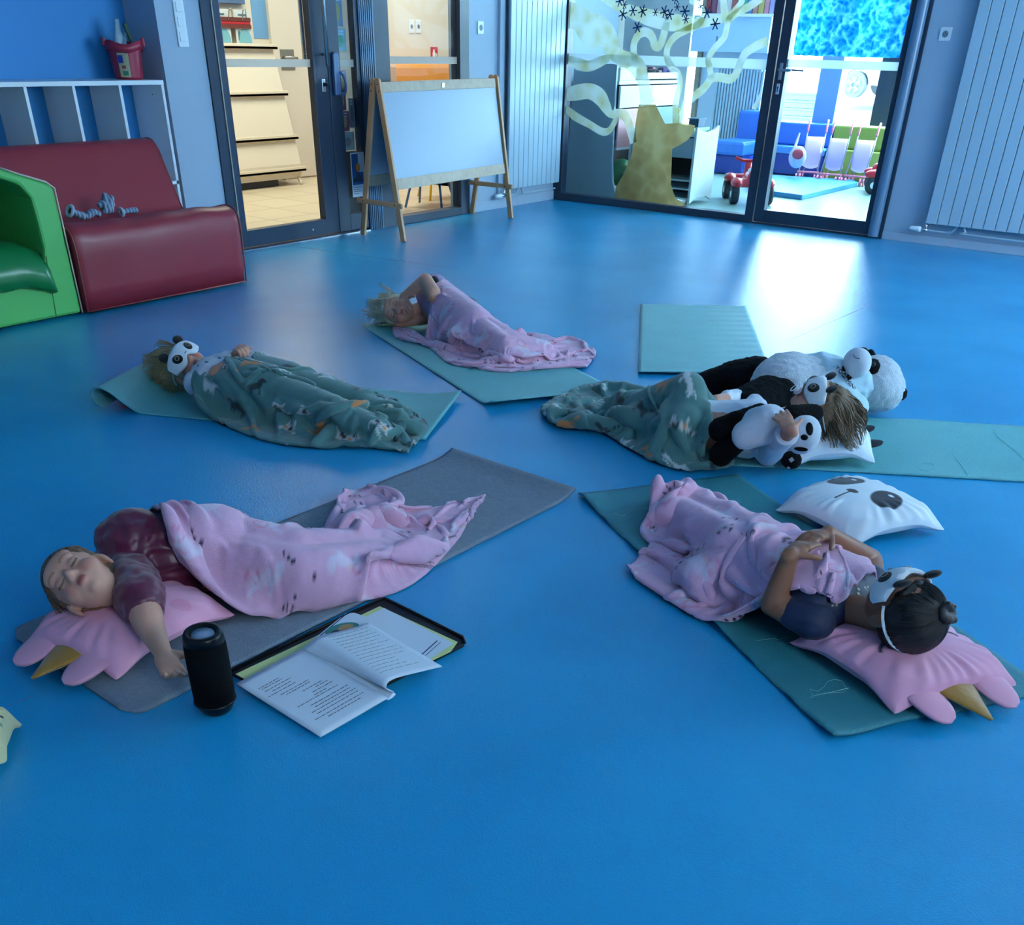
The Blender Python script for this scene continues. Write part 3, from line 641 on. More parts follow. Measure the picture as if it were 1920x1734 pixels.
# grey side with curved outline
prof = [PY(px, py, .46) for px, py in ((1058, 372), (1150, 372), (1156, 372), (1148, 340), (1147, 300), (1150, 250), (1153, 180), (1157, 122), (1143, 116), (1100, 114), (1077, 118))]
s = MB(); s.prism(prof, (0, .03, 0)); s.build('side_panel', m_gp, ca, bevel=.004)
ye = 1.65
def cx(py): return PX(1200, py, xr)[2]
MB().bb(-.15, xr-.02, .5, ye, .02, .05).build('bottom_shelf', m_wl, ca)
MB().bb(-.15, xr-.02, .5, ye, zt-.16, zt-.13).build('top_shelf', m_wl, ca)
MB().bb(-.15, -.13, .5, ye, .02, zt-.13).build('back_board', m_dk, ca)
MB().bb(-.13, xr-.02, ye-.02, ye, .02, zt-.13).build('far_side', m_wl, ca)
MB().bb(-.13, xr, .5, ye-.02, .40, .42).build('shelf', m_wl, ca)
dw = MB().bb(xr-.02, xr, .5, (.5+ye)/2-.005, .74, zt-.17).build('drawer', m_wl, ca, bevel=.003)
dw = MB().bb(xr-.02, xr, (.5+ye)/2+.005, ye, .74, zt-.17).build('drawer', m_wl, ca, bevel=.003)
dp = MB().bb(xr-.02, xr, .5, .98, .42, .73).build('door', m_pk, ca, bevel=.003); s = MB(); s.ell((xr+.012, .56, .66), .012); k = s.build('knob', m_steel, dp, smooth=True)
dp = MB().bb(xr-.02, xr, .99, ye, .42, .73).build('door', mat('slate_laminate', (110, 140, 158), .45), ca, bevel=.003)
# green toy bag in the open shelf
tb = thing('green_bag', (.25, .75, .05), 'green toy bag inside the open shelf under the pink door', 'bag')
s = MB(); s.ell((.25, .78, .19), (.12, .16, .12)); s.ell((.28, .86, .16), (.1, .1, .1)); skin('body', s, .01, mat('green_vinyl', (60, 150, 84), .4), tb)
s = MB(); s.tube(spline([(.37, .64, .2), (.375, .75, .24), (.375, .87, .21), (.36, .94, .15)], 4), .008, 6); s.build('piping', mat('pale_green', (170, 216, 190), .5), tb, smooth=True)
# containers on the cabinet
zc = zt-.13
bx = thing('storage_box', (.2, .62, zc), 'white storage box standing on the tall play cabinet', 'box')
MB().bb(.08, .33, .52, .80, zc, zc+.09).build('body', m_wl, bx, bevel=.004); MB().bb(.075, .335, .515, .805, zc+.09, zc+.1).build('lid', m_wl, bx, bevel=.003)
tr_ = thing('toy_tray', (.2, 1.25, zc), 'white tray heaped with dark toys on the play cabinet', 'tray')
s = MB(); s.bb(.05, .35, .98, 1.6, zc, zc+.01); s.bb(.34, .35, .98, 1.6, zc, zc+.06); s.bb(.05, .35, .98, .99, zc, zc+.06); s.bb(.05, .35, 1.59, 1.6, zc, zc+.06); s.bb(.05, .06, .98, 1.6, zc, zc+.06); s.build('tray_body', m_white, tr_)
tcols = [(40, 38, 60), (150, 70, 90), (60, 60, 66), (90, 80, 140), (190, 150, 150)]
for k in range(14):
    c_ = tcols[k % 5]; s = MB(); a = random.random()*3; s.box((.12+.18*random.random(), 1.03+.5*random.random(), zc+.05+.03*random.random()), (.07, .09, .05), rz=a)
    o = s.build('toy_piece', mat('toy_%d_%d_%d' % c_, c_, .5), bevel=.01); tag(o, 'small toy piece in the heap on the white tray', 'toy', 'toys heaped in the tray')
# low open cabinet in the middle
cb = thing('low_shelf', (.8, .8, 0), 'low white shelf unit with a curved end panel behind the painted trunk', 'shelf')
x0_, x1_, yb0, yb1 = .46, 1.126, .555, 1.0
zb = .60
s = MB(); s.prism([(x1_, yb0, .01), (x1_, yb0+.12, .05), (x1_, yb1-.1, .05), (x1_, yb1, .01), (x1_, yb1, zb+.03), (x1_, yb1-.08, zb), (x1_, (yb0+yb1)/2, zb-.02), (x1_, yb0+.08, zb), (x1_, yb0, zb+.03)], (.025, 0, 0)); s.build('end_panel', m_wl, cb, bevel=.004)
s = MB(); s.prism([(x0_, yb0, .01), (x0_, yb1, .01), (x0_, yb1, zb), (x0_, yb0, zb)], (.025, 0, 0)); s.build('end_panel', m_wl, cb, bevel=.004)
MB().bb(x0_+.025, x1_, yb1-.02, yb1, .03, zb-.05).build('back_board', m_dk, cb)
for z in (.04, .12, .19): MB().bb(x0_+.025, x1_, yb0+.02, yb1-.02, z, z+.012).build('shelf_board', m_wl, cb)
MB().bb(x0_+.025, x1_, yb0, yb1-.02, zb-.05, zb-.03).build('top_board', m_wl, cb)
MB().bb(x0_+.025, .78, yb0-.002, yb0+.012, .23, zb-.06).build('front_door', m_gp, cb, bevel=.003)
MB().bb(.785, x1_, yb0-.002, yb0+.012, .38, zb-.06).build('drawer_front', m_gp, cb, bevel=.003)
gt = thing('green_tray', (.8, .8, zb-.03), 'green edged toy tray on the low shelf', 'tray')
s = MB(); s.bb(.55, 1.09, .6, .93, zb-.03, zb-.01); s.build('base', mat('tray_green', (110, 160, 110), .4), gt); s = MB(); s.bb(.55, 1.09, .6, .61, zb-.01, zb+.015); s.bb(.55, 1.09, .92, .93, zb-.01, zb+.015); s.bb(.55, .56, .6, .93, zb-.01, zb+.015); s.bb(1.08, 1.09, .6, .93, zb-.01, zb+.015); s.build('rim', MATS['pale_green'], gt)
gf = thing('yellow_toy', (.93, .78, zb-.01), 'yellow rounded toy with a dark spot on the green tray', 'toy')
s = MB(); s.ell((.80, .80, zb+.075), (.04, .035, .085)); s.ell((.80, .77, zb+.1), (.028, .03, .03)); skin('body', s, .006, mat('toy_yellow', (196, 178, 50), .5), gf)
s = MB(); s.ell((.825, .755, zb+.11), .009); s.build('spot', m_black, gf, smooth=True)
nb = thing('navy_box', (1.0, .8, zb-.01), 'navy blue box beside the yellow toy', 'box'); MB().bb(.97, 1.07, .72, .86, zb-.01, zb+.075).build('body', mat('navy', (30, 70, 100), .5), nb, bevel=.004); MB().bb(.965, 1.075, .715, .865, zb+.075, zb+.085).build('lid', mat('navy_lid', (50, 96, 128), .5), nb)
# far cupboards, curtains, books
fc = ry(1100, -60, 1163, 98, 2.2)
o = MB().bb(-.40, .36, 1.75, 1.78, .01, 2.6).build('tall_board', m_wl); tag(o, 'tall white board on the far side of the play cabinet', 'board'); o.location = (0, 0, 0)
def curt(name, px0, py0, px1, py1, Y, m_, label, cat, group=None, folds=6, amp=.03):
    b = ry(px0, py0, px1, py1, Y); n = folds*8; G = np.zeros((2, n+1, 3))
    for j in range(n+1):
        u = j/n; x = b[0]+(b[1]-b[0])*u; y = Y+amp*math.sin(u*folds*2*PI)
        G[0, j] = (x, y, b[2]); G[1, j] = (x, y, b[3])
    o = MB().grid(G).build(name, m_, smooth=True, solid=.006); return tag(o, label, cat, group)
curt('curtain', 1164, -60, 1217, 112, 3.6, mat('grey_curtain', (186, 192, 208), .8), 'pale grey curtain hanging left of the lilac one', 'curtain', folds=5)
curt('curtain', 1217, 14, 1256, 112, 3.55, mat('lilac_curtain', (150, 140, 205), .8), 'lilac curtain beyond the painted pane', 'curtain', folds=3, amp=.015)
hc = ry(1262, 28, 1438, 100, 3.9)
hcb = thing('wall_cupboard', ((hc[0]+hc[1])/2, 4.0, hc[2]), 'long pale blue wall cupboard under the book shelf', 'cupboard')
MB().bb(hc[0], hc[1], 3.9, 4.19, hc[2], hc[3]).build('body', mat('pale_blue_laminate', (170, 200, 228), .45), hcb, bevel=.003)
MB().bb((hc[0]+hc[1])/2-.03, (hc[0]+hc[1])/2-.01, 3.893, 3.9, hc[2]+.05, hc[3]-.2).build('grip', mat('grey_grip', (110, 130, 150), .5), hcb)
bs = ry(1318, 25, 1452, 31, 3.85)
o = MB().bb(bs[0], bs[1]+.1, 3.85, 4.19, bs[3]-.03, bs[3]).build('book_shelf', m_wl, bevel=.002); tag(o, 'white book shelf board near the top of the painted pane', 'shelf')
bcols = [(150, 60, 70), (120, 70, 90), (180, 150, 160), (90, 60, 80), (200, 190, 190), (160, 80, 80), (190, 200, 210), (70, 150, 130), (90, 120, 170), (190, 130, 120), (180, 160, 90), (200, 130, 150), (160, 150, 200), (200, 90, 90)]
bnm = ['dark red', 'plum', 'rose grey', 'dark purple', 'off white', 'brick red', 'silver grey', 'sea green', 'denim blue', 'salmon', 'olive yellow', 'pink', 'lavender', 'bright red']
xx = bs[0]+.02
for k, c_ in enumerate(bcols):
    wd = .05+.02*random.random(); hgt = .28+.06*random.random()
    bk = thing('book', (xx+wd/2, 3.95, bs[3]), '%s book standing in the row on the white shelf board' % bnm[k], 'book', 'books on the white shelf board')
    MB().bb(xx, xx+wd, 3.88, 4.1, bs[3], bs[3]+hgt).build('cover', mat('bk%d' % k, c_, .5), bk, bevel=.003); MB().bb(xx+.006, xx+wd-.006, 3.885, 4.102, bs[3]+hgt-.004, bs[3]+hgt+.001).build('pages', m_leaf, bk)
    xx += wd+.006
# white ribbed radiator in the back room
rr_ = ry(1345, 128, 1412, 292, 4.05)
rt = thing('ribbed_radiator', ((rr_[0]+rr_[1])/2, 4.1, rr_[2]), 'white finely ribbed radiator beyond the painted pane', 'radiator')
s = MB(); n = 16
for k in range(n):
    a = rr_[0]+(rr_[1]-rr_[0])*(k+.18)/n; b = rr_[0]+(rr_[1]-rr_[0])*(k+.82)/n; s.bb(a, b, 4.05, 4.08, .3, rr_[3])
s.bb(rr_[0], rr_[1], 4.08, 4.1, .3, rr_[3]); s.build('ribs', m_rad, rt)
s = MB(); s.bb(rr_[0]+.05, rr_[0]+.08, 4.1, 4.2, .9, .95); s.build('bracket', m_rad, rt)
# foam seating
m_b1 = mat('foam_blue', (48, 110, 200), .4); m_b2 = mat('foam_dark_blue', (20, 50, 140), .4); m_g1 = mat('foam_olive', (134, 158, 70), .45)
xa = PY(1378, 260, 3.8)[0]; xm = PY(1556, 260, 3.8)[0]; xe = PY(1690, 260, 3.8)[0]; xs_ = PY(1440, 260, 3.8)[0]
t = thing('foam_bench', ((xs_+xm)/2, 3.9, 0), 'long blue foam bench under the back room window', 'bench')
MB().bb(xs_, xm, 3.85, 4.15, .3, .53).build('backrest', m_b1, t, bevel=.02); MB().bb(xs_, xm, 3.7, 4.15, .22, .3).build('seat', mat('foam_mid_blue', (62, 128, 205), .4), t, bevel=.02); MB().bb(xs_, xm, 3.72, 4.15, .01, .22).build('base', m_b2, t, bevel=.01)
t = thing('foam_bench', ((xe+xm)/2, 3.9, 0), 'olive green foam bench behind the toy strollers', 'bench')
MB().bb(xm+.01, xe+.8, 3.85, 4.15, .3, .53).build('backrest', m_g1, t, bevel=.02); MB().bb(xm+.01, xe+.8, 3.72, 4.15, .01, .3).build('base', m_g1, t, bevel=.01)
t = thing('foam_sofa', (xa+.2, 3.6, 0), 'bright blue foam sofa beside the ribbed radiator', 'sofa')
MB().bb(xa, xs_-.02, 3.8, 4.1, .3, .62).build('backrest', m_b1, t, bevel=.03); MB().bb(xa-.02, xs_-.02, 3.2, 4.1, .2, .34).build('seat', m_b1, t, bevel=.03); MB().bb(xa, xs_-.04, 3.25, 4.1, .01, .2).build('base', m_b2, t, bevel=.01)
# blue gym mat
gm = MB(); pts = [P(1405, 362), P(1503, 375), P(1607, 350), P(1596, 345), P(1443, 336), P(1400, 342)]
gm.prism(pts, (0, 0, .045)); o = gm.build('gym_mat', mat('gym_blue', (66, 150, 205), .4), bevel=.006); tag(o, 'thick light blue gym mat on the floor of the back room', 'mat')
# toy quad
m_rd = mat('toy_red', (214, 36, 52), .3); m_tyre = mat('toy_tyre', (40, 44, 50), .6)
def wheel(name, c, r, w_, ax, parent, m1=None, m2=None):
    c = np.array(c, float); ax = np.array(ax, float); s = MB()
    s.lathe([(r*.55, -w_/2), (r*.9, -w_/2), (r, -w_*.3), (r, w_*.3), (r*.9, w_/2), (r*.55, w_/2)], c, 22, ax); tw = s.build(name, m1 or m_tyre, parent, smooth=False)
    s = MB(); s.lathe([(r*.2, -w_*.55), (r*.55, -w_*.45), (r*.55, w_*.45), (r*.2, w_*.55)], c, 14, ax); s.build('hub', m2 or m_white, tw); return tw
def quad(cx_, cy_, rz, label):
    t = thing('toy_quad', (cx_, cy_, 0), label, 'toy vehicle', rz=rz); M4 = WORLD[t.name]
    X = lambda x, y, z: tuple(M4 @ Vector((x, y, z)))
    axv = M4.to_3x3() @ Vector((0, 1, 0))
    for x in (-.2, .2):
        for y in (-.16, .16): wheel('wheel', X(x, y, .085), .085, .07, axv, t)
    s = MB(); s.ell(X(0, 0, .17), (.22, .07, .05), np.array(M4.to_3x3().transposed())); 
    for x in (-.2, .2):
        for y in (-.15, .15): s.ell(X(x, y, .18), (.11, .055, .045), np.array(M4.to_3x3().transposed()))
    s.cap(X(-.2, -.12, .18), X(-.2, .12, .18), .04, .04); s.cap(X(.2, -.12, .18), X(.2, .12, .18), .04, .04); s.cap(X(.08, 0, .2), X(.14, 0, .30), .045, .035); s.cap(X(-.18, 0, .22), X(0, 0, .22), .06, .05)
    skin('body', s, .010, m_rd, t)
    s = MB(); s.tube([X(.12, -.13, .36), X(.13, -.06, .335), X(.13, .06, .335), X(.12, .13, .36)], .014, 8); s.build('handlebar', m_rd, t, smooth=True)
    s = MB(); s.cap(X(-.14, 0, .272), X(-.02, 0, .262), .03, .03); s.build('seat', m_white, t, smooth=True)
    return t
quad(1.42, 1.22, math.radians(125), 'red toy quad with white seat left of the back door frame')
quad(2.26, 2.95, math.radians(20), 'red toy quad partly hidden behind the right edge of the back door')
# toy strollers
m_pink = mat('toy_pink', (236, 130, 150), .4); m_lil = mat('stroller_fabric', (226, 190, 230), .8); m_tube = mat('stroller_tube', (140, 150, 170), .3, metal=.5)
def stroller(x, y, rz, label):
    t = thing('toy_stroller', (x, y, 0), label, 'toy stroller', 'folding toy strollers', rz=rz); M4 = WORLD[t.name]
    X = lambda a, b, c: tuple(M4 @ Vector((a, b, c)))
    for sx in (-1, 1):
        s = MB(); s.tube([X(sx*.10, .18, .05), X(sx*.10, -.05, .33), X(sx*.10, -.1, .46)], .007, 8); s.build('side_tube', m_tube, t, smooth=True)
        s = MB(); s.tube([X(sx*.10, -.18, .05), X(-sx*.10, -.07, .38)], .006, 8); s.build('cross_tube', m_tube, t, smooth=True)
        s = MB(); s.tube(spline([X(sx*.10, -.1, .46), X(sx*.10, -.12, .53), X(sx*.10, -.17, .58)], 4), .012, 8); s.build('handle', m_pink, t, smooth=True)
        for yy in (.18, -.18):
            for o_ in (-.02, .02): s = MB(); s.lathe([(.012, -.008), (.036, -.008), (.036, .008), (.012, .008)], X(sx*.10+o_, yy, .037), 14, M4.to_3x3() @ Vector((1, 0, 0))); s.build('wheel', m_pink, t)
    s = MB(); s.tube([X(-.12, .15, .09), X(.12, .15, .09)], .009, 8); s.build('front_bar', m_pink, t, smooth=True)
    s = MB(); G = np.zeros((9, 9, 3))
    for i in range(9):
        for j in range(9): u = (j-4)/4; v = i/8; G[i, j] = X(u*.095, -.07+.10*v*(1-v)*2+.03*(1-v), .14+.28*v-.03*(1-u*u)*(1-v))
    s.grid(G); s.build('fabric_seat', m_lil, t, smooth=True, solid=.004)
    return t
stroller(1.13, 3.50, math.radians(196), 'pink toy stroller with a spotted bag, leftmost of the three')
stroller(1.41, 3.47, math.radians(190), 'pink toy stroller standing in the middle of the three')
stroller(1.69, 3.50, math.radians(186), 'pink toy stroller, rightmost of the three')
bg_ = thing('doll_bag', (1.07, 3.22, .2), 'pale doll bag with red lining hanging on the leftmost stroller', 'bag')
s = MB(); s.ell((1.08, 3.2, .24), (.10, .06, .11)); s.cap((1.02, 3.22, .3), (1.02, 3.3, .46), .02, .01); skin('body', s, .007, mat('spotted_cloth', (206, 190, 205), .8, noise=(30, .15)), bg_)
s = MB(); s.ell((1.10, 3.15, .27), (.065, .025, .05)); s.build('lining', mat('red_lining', (190, 70, 84), .7), bg_, smooth=True)
# ---------------- outdoors
m_road = mat('pale_concrete', (214, 212, 206), .8); m_grass = mat('dry_grass', (150, 160, 80), .9, noise=(2, .2))
o = MB().add([(-30, 4.4, -.02), (30, 4.4, -.02), (30, 9, .1), (30, 16, .55), (30, 60, .62), (-30, 60, .62), (-30, 16, .55), (-30, 9, .1)], [(0, 1, 2, 7), (7, 2, 3, 6), (6, 3, 4, 5)]).build('ground', m_road); struct(o, 'pale sunlit paving outside')
car = thing('parked_car', (0, 12, .5), 'silver parked car outside beyond the back room', 'car')
D_ = 12.0
wc = PY(1604, 160, D_); zg = PY(1604, 184, D_)[2]; wr = (PY(1604, 133, D_)[2]-zg)/2
m_car = mat('car_silver', (176, 182, 188), .25, metal=.5)
tw = MB(); tw.lathe([(wr*.62, -.1), (wr*.95, -.1), (wr, -.06), (wr, .06), (wr*.95, .1), (wr*.62, .1)], (wc[0], D_, zg+wr), 28, (0, -1, 0)); tw_ = tw.build('wheel', mat('tyre', (90, 94, 100), .6), car)
s = MB(); 
s.lathe([(.05, .09), (wr*.66, .085), (wr*.66, .06), (wr*.5, .05)], (wc[0], D_, zg+wr), 28, (0, -1, 0))
s.build('rim', mat('rim_silver', (190, 195, 200), .3, metal=.6), tw_)
s = MB()
for k in range(5):
    a = 2*PI*k/5+.3; d = V3(math.cos(a), 0, math.sin(a)); s.tube([V3(wc[0], D_-.095, zg+wr)+d*.03, V3(wc[0], D_-.095, zg+wr)+d*wr*.62], [.04, .05], 6)
s.build('spokes', mat('spoke_dark', (100, 104, 110), .4), tw_)
arch = [(wc[0]+wr*1.12*math.cos(a), D_-.05, zg+wr+wr*1.12*math.sin(a)) for a in np.linspace(PI, 0, 16)]
body = [(wc[0]-.75, D_-.05, zg+wr*.55), (wc[0]-1.0, D_-.05, zg+.5), (wc[0]-.9, D_-.05, zg+.85), (wc[0]+.4, D_-.05, zg+1.0), (wc[0]+3.2, D_-.05, zg+1.0), (wc[0]+3.2, D_-.05, zg+wr*.55)]
s = MB(); s.prism(body+arch[::-1], (0, 1.7, 0)); s.build('body', m_car, car, bevel=.03)
s = MB(); s.prism([(wc[0]+.3, D_+.1, zg+1.0), (wc[0]+.9, D_+.15, zg+1.45), (wc[0]+2.4, D_+.15, zg+1.45), (wc[0]+3.0, D_+.1, zg+1.0)], (0, 1.4, 0)); s.build('cabin', mat('car_glass', (50, 60, 70), .1), car, bevel=.03)
wheel('wheel', (wc[0]+2.4, D_, zg+wr), wr, .2, (0, -1, 0), car, MATS['tyre'])
wheel('wheel', (wc[0], D_+1.5, zg+wr), wr, .2, (0, -1, 0), car, MATS['tyre'])
wheel('wheel', (wc[0]+2.4, D_+1.5, zg+wr), wr, .2, (0, -1, 0), car, MATS['tyre'])
# stack of grey crates outside
c0 = ry(1474, 168, 1526, 226, 5.4)
zg2 = .1; nn = 9; hh = (c0[3]-.02)/nn
m_cr = mat('grey_crate', (120, 138, 146), .5)
for k in range(nn):
    z0 = -.0+k*hh; x0, x1 = c0[0], c0[1]
    t = thing('crate', ((x0+x1)/2, 5.5, z0), 'grey plastic crate outside the window, %s of the stack' % ['lowest', 'second from the ground', 'third from the ground', 'fourth from the ground', 'middle one', 'fourth from the top', 'third from the top', 'second from the top', 'topmost'][k], 'crate', 'crates stacked outside')
    MB().bb(x0+.01, x1-.01, 5.36, 5.7, z0, z0+hh*.7).build('body', m_cr, t, bevel=.004); MB().bb(x0, x1, 5.35, 5.71, z0+hh*.7, z0+hh*.97).build('rim', m_cr, t, bevel=.004)
# ================================================================ foam furniture
m_redv = mat('dark_red_vinyl', (152, 44, 56), .38, bump=(14, .12), noise=(5, .05))
m_pip = mat('piping', (150, 60, 62), .5)
sf = thing('foam_sofa', (.42, -4.92, 0), 'dark red foam sofa against the cubby shelf', 'sofa')
yA, yB = -5.450, -4.405
prof = spline([(.03, .012), (.4, .012), (.815, .012)], 4)[:-1]+[V3(.82, .012), V3(.828, .12), V3(.832, .27)]+spline([(.832, .33), (.815, .385), (.76, .412), (.70, .408), (.55, .375), (.42, .347), (.35, .345), (.315, .37), (.28, .44), (.20, .60), (.165, .67), (.13, .70), (.08, .705), (.04, .69), (.03, .64)], 3)
n = len(prof); s = MB(); G = []
ys = [yA, yA+.004, yA+.02]+list(np.linspace(yA+.06, yB-.06, 30))+[yB-.02, yB-.004, yB]
cen = V3(.42, .25)
for i, y in enumerate(ys):
    k = {0: .93, 1: .975, 2: .995, len(ys)-1: .93, len(ys)-2: .975, len(ys)-3: .995}.get(i, 1.)
    row = []
    for q in prof:
        x, z = q; x2 = .42+(x-.42)*k if k < .99 else x; z2 = z
        if k < .99: z2 = z-(1-k)*.25*(z > .05)
        if x > .6 and z > .3: z2 += .004*math.sin(y*9)+.003*math.sin(y*23+1)
        if x > .82: x2 += .004*math.sin(y*14)*(z)
        row.append((x2, y, z2))
    row.append(row[0]); G.append(row)
s.grid(np.array(G)); o_ = len(s.v); s.add([r for r in G[0][:-1]], [tuple(range(n))]); s.add([r for r in G[-1][:-1]], [tuple(range(n))[::-1]])
s.build('cushion_body', m_redv, sf, smooth=False, bevel=.0)
C.objects['cushion_body'].data.polygons.foreach_set('use_smooth', [len(p.vertices) == 4 for p in C.objects['cushion_body'].data.polygons])
for y in (yA+.003, yB-.003):
    s = MB(); s.tube([(q[0], y, q[1]-(.002 if q[1] > .05 else -.002)) for q in prof], .0045, 6, closed=True); s.build('piping', m_pip, sf, smooth=True)
s = MB(); s.tube([(.826, yA+.01, .016), (.826, yB-.01, .016)], .004, 6); s.build('bottom_piping', m_pip, sf, smooth=True)
# green foam armchair
m_gr = mat('green_vinyl_light', (92, 190, 96), .42, bump=(14, .08)); m_gr2 = mat('green_vinyl_dark', (20, 120, 62), .3, bump=(10, .25)); m_cream_p = mat('cream_piping', (216, 200, 170), .5)
ga = thing('foam_armchair', (.45, -5.9, 0), 'light green foam armchair with a darker green seat beside the red sofa', 'armchair')
def q3(px, py, X=.80): a = PX(px, py, X); return (a[1], a[2])
outer = [q3(157, 588), q3(147, 500), q3(135, 435), q3(122, 380), q3(108, 352), q3(85, 341), q3(40, 328), q3(0, 315)]
outer = [(min(-5.468, max(y, -6.4)), max(z, .012)) for y, z in outer]
inner = [q3(0, 335), q3(35, 346), q3(58, 372), q3(72, 420), q3(83, 465), q3(84, 490), q3(66, 515), q3(0, 527)]
oy = outer[0][0]
yl_ = -6.55
top_far = (yl_+.02, outer[-1][1]-.02)
mir = -5.99                                               # the chair is symmetric about its middle
def mr_(p): return (2*mir-p[0], p[1])
right = outer[::-1]; arm = [(y, z) for y, z in outer]; inn = [(y, z) for y, z in inner]
inn = [i for i in inn if i[0] > mir-.0]
# front plate = outer minus opening, as two arms and a base
arm_r = arm[:]+[(mir, arm[-1][1]+.015)]+[(mir, inn[0][1]+.012)]+inn[:-1]+[(mir, inn[-1][1]-.004)]+[(mir, .012)]
for nm, pl in (('side_arm', arm_r), ('side_arm', [mr_(p) for p in arm_r][::-1])):
    s = MB(); s.prism([(.80, y, z) for y, z in pl], (-.66, 0, 0)); s.build(nm, m_gr, ga, bevel=.014)
s = MB(); s.prism([(.14, y, z) for y, z in (arm+[mr_(p) for p in arm[::-1]])], (-.10, 0, 0)); s.build('back_block', m_gr2, ga, bevel=.01)
sy = inn[-3][0]; zt_ = q3(40, 478)[1]
s = MB(); G = np.zeros((20, 26, 3))
for i in range(20):
    for j in range(26):
        u = i/19; v = j/25; y = (2*mir-sy)+.005+(sy-(2*mir-sy)-.01)*v; x = .13+.685*u
        z = zt_+.015-.05*(2*v-1)**6-.14*max(0, (u-.86)/.14)**2.2-.02*u+.004*math.sin(v*30+u*9)
        G[i, j] = (min(x, .805+.01*math.sin(v*PI)), y, z)
s.grid(G); s.build('seat_cushion', m_gr2, ga, smooth=True, solid=.05)
s = MB(); s.tube([(.803, y, z) for y, z in arm], .0045, 6); s.build('piping', m_cream_p, ga, smooth=True)
s = MB(); a = q3(86, 480); b = q3(107, 600); s.tube([(.802, a[0], a[1]), (.802, b[0], max(b[1], .015))], .002, 6); s.build('seam', mat('green_seam', (80, 150, 84), .5), ga, smooth=True)
# crumpled striped cloths on the sofa
def stripes(name, c1, c2, sc=60, ax=1):
    m = mat(name, c1, .8); nt = m.node_tree; b = nt.nodes['Principled BSDF']; w_ = nt.nodes.new('ShaderNodeTexWave'); w_.inputs['Scale'].default_value = sc; w_.inputs['Distortion'].default_value = 2.5; w_.bands_direction = 'XYZ'[ax]
    g = nt.nodes.new('ShaderNodeNewGeometry'); cr = nt.nodes.new('ShaderNodeValToRGB'); cr.color_ramp.elements[0].color = (*srgb(c1), 1); cr.color_ramp.elements[1].color = (*srgb(c2), 1)
    cr.color_ramp.elements[0].position = .4; cr.color_ramp.elements[1].position = .6
    nt.links.new(g.outputs['Position'], w_.inputs['Vector']); nt.links.new(w_.outputs['Fac'], cr.inputs[0]); nt.links.new(cr.outputs[0], b.inputs['Base Color']); return m
m_sock = stripes('grey_stripes', (150, 166, 186), (92, 110, 140), 16)
def sk(px, py): a = PX(px, py, .40); return a
def toy_tube(name, pts, r, label, ring=None):
    t = thing(name, pts[0], label, 'cloth toy'); s = MB(); c = spline(pts, 6); k = len(c)
    rs = [r*(1+.14*math.sin(i*.5+len(pts)))*(.75 if i in (0, k-1) else 1) for i in range(k)]
    s.tube(c, rs, 14, True, .85); s.build('body', m_sock, t, smooth=True)
    if ring:
        s = MB(); d = c[0]-c[1]; d /= np.linalg.norm(d); sd, u, _ = frame_from(d)
        s.tube([c[0]+d*.008+(sd*math.cos(a)+u*math.sin(a))*ring for a in np.linspace(0, 2*PI, 16)[:-1]], .009, 8, closed=True); s.build('cuff', mat('pale_blue_knit', (176, 196, 214), .8), t, smooth=True)
        s = MB(); s.lathe([(ring-.004, 0), (ring*.5, .004)], c[0]+d*.006, 14, tuple(-d)); s.build('opening', m_black, t)
    return t
zS = .375
def seatp(px, py, dz=.0, X=.42): a = PX(px, py, X); return V3(X, a[1], max(a[2], .352)+dz)
toy_tube('striped_sock', [seatp(136, 405, .022), seatp(150, 408, .014), seatp(158, 410, .01)], .022, 'grey striped sock with an open round cuff, leftmost on the red sofa', .026)
toy_tube('striped_sock', [seatp(160, 412, .012), seatp(168, 408, .014), seatp(178, 404, .018), seatp(188, 408, .014)], .02, 'crumpled grey striped sock in the middle of the red sofa')
t = thing('striped_sock', seatp(203, 400), 'tall crumpled knot of pale blue striped sock on the red sofa', 'cloth toy'); s = MB()
b0 = seatp(203, 402, .03)
for k in range(7):
    a = k*1.1; s.cap(b0+V3(.02*math.cos(a), .035*math.sin(a), .02*math.sin(k*2)), b0+V3(.02*math.cos(a+1.2), .04*math.sin(a+1.4), .035+.015*math.cos(k)), .015, .013)
s.cap(b0+V3(0, 0, 0), b0+V3(0, .005, .06), .03, .018); skin('body', s, .004, m_sock, t, smooth_it=2)
toy_tube('striped_sock', [seatp(231, 404, .018), seatp(243, 401, .016), seatp(258, 400, .016)], .017, 'small blue striped sock lying apart, rightmost on the red sofa', .018)

# ================================================================ cubby shelf and bucket
cs = thing('cubby_shelf', (-.15, -5.6, 0), 'white cubby shelf filling the blue alcove behind the sofa', 'shelf')
MB().bb(-.297, .0, -7.6, -4.165, .962, .985).build('top_board', m_white, cs, bevel=.002)
for y in (-4.175, -4.463, -4.756, -5.04, -5.33, -5.62, -5.91, -6.2, -6.49, -6.78, -7.07, -7.36, -7.59):
    MB().bb(-.297, -.002, y-.009, y+.009, .02, .962).build('divider', m_white, cs, bevel=.001)
MB().bb(-.297, -.002, -7.6, -4.166, .44, .458).build('middle_board', m_white, cs); MB().bb(-.297, -.002, -7.6, -4.166, .002, .02).build('bottom_board', m_white, cs)
s = MB(); s.lathe([(.003, 0), (.003, .002)], (-.1, -4.184, .91), 8, (0, -1, 0)); s.build('shelf_pin_hole', m_black, cs)
bc = PX(242, 142, -.14); by = bc[1]
bk = thing('toy_bucket', (-.14, by, .985), 'dark pink castle bucket with a picture label standing on the cubby shelf', 'bucket')
m_bk = mat('bucket_pink', (170, 40, 66), .35)
zb_ = .986; hB = PX(240, 75, -.14)[2]-zb_
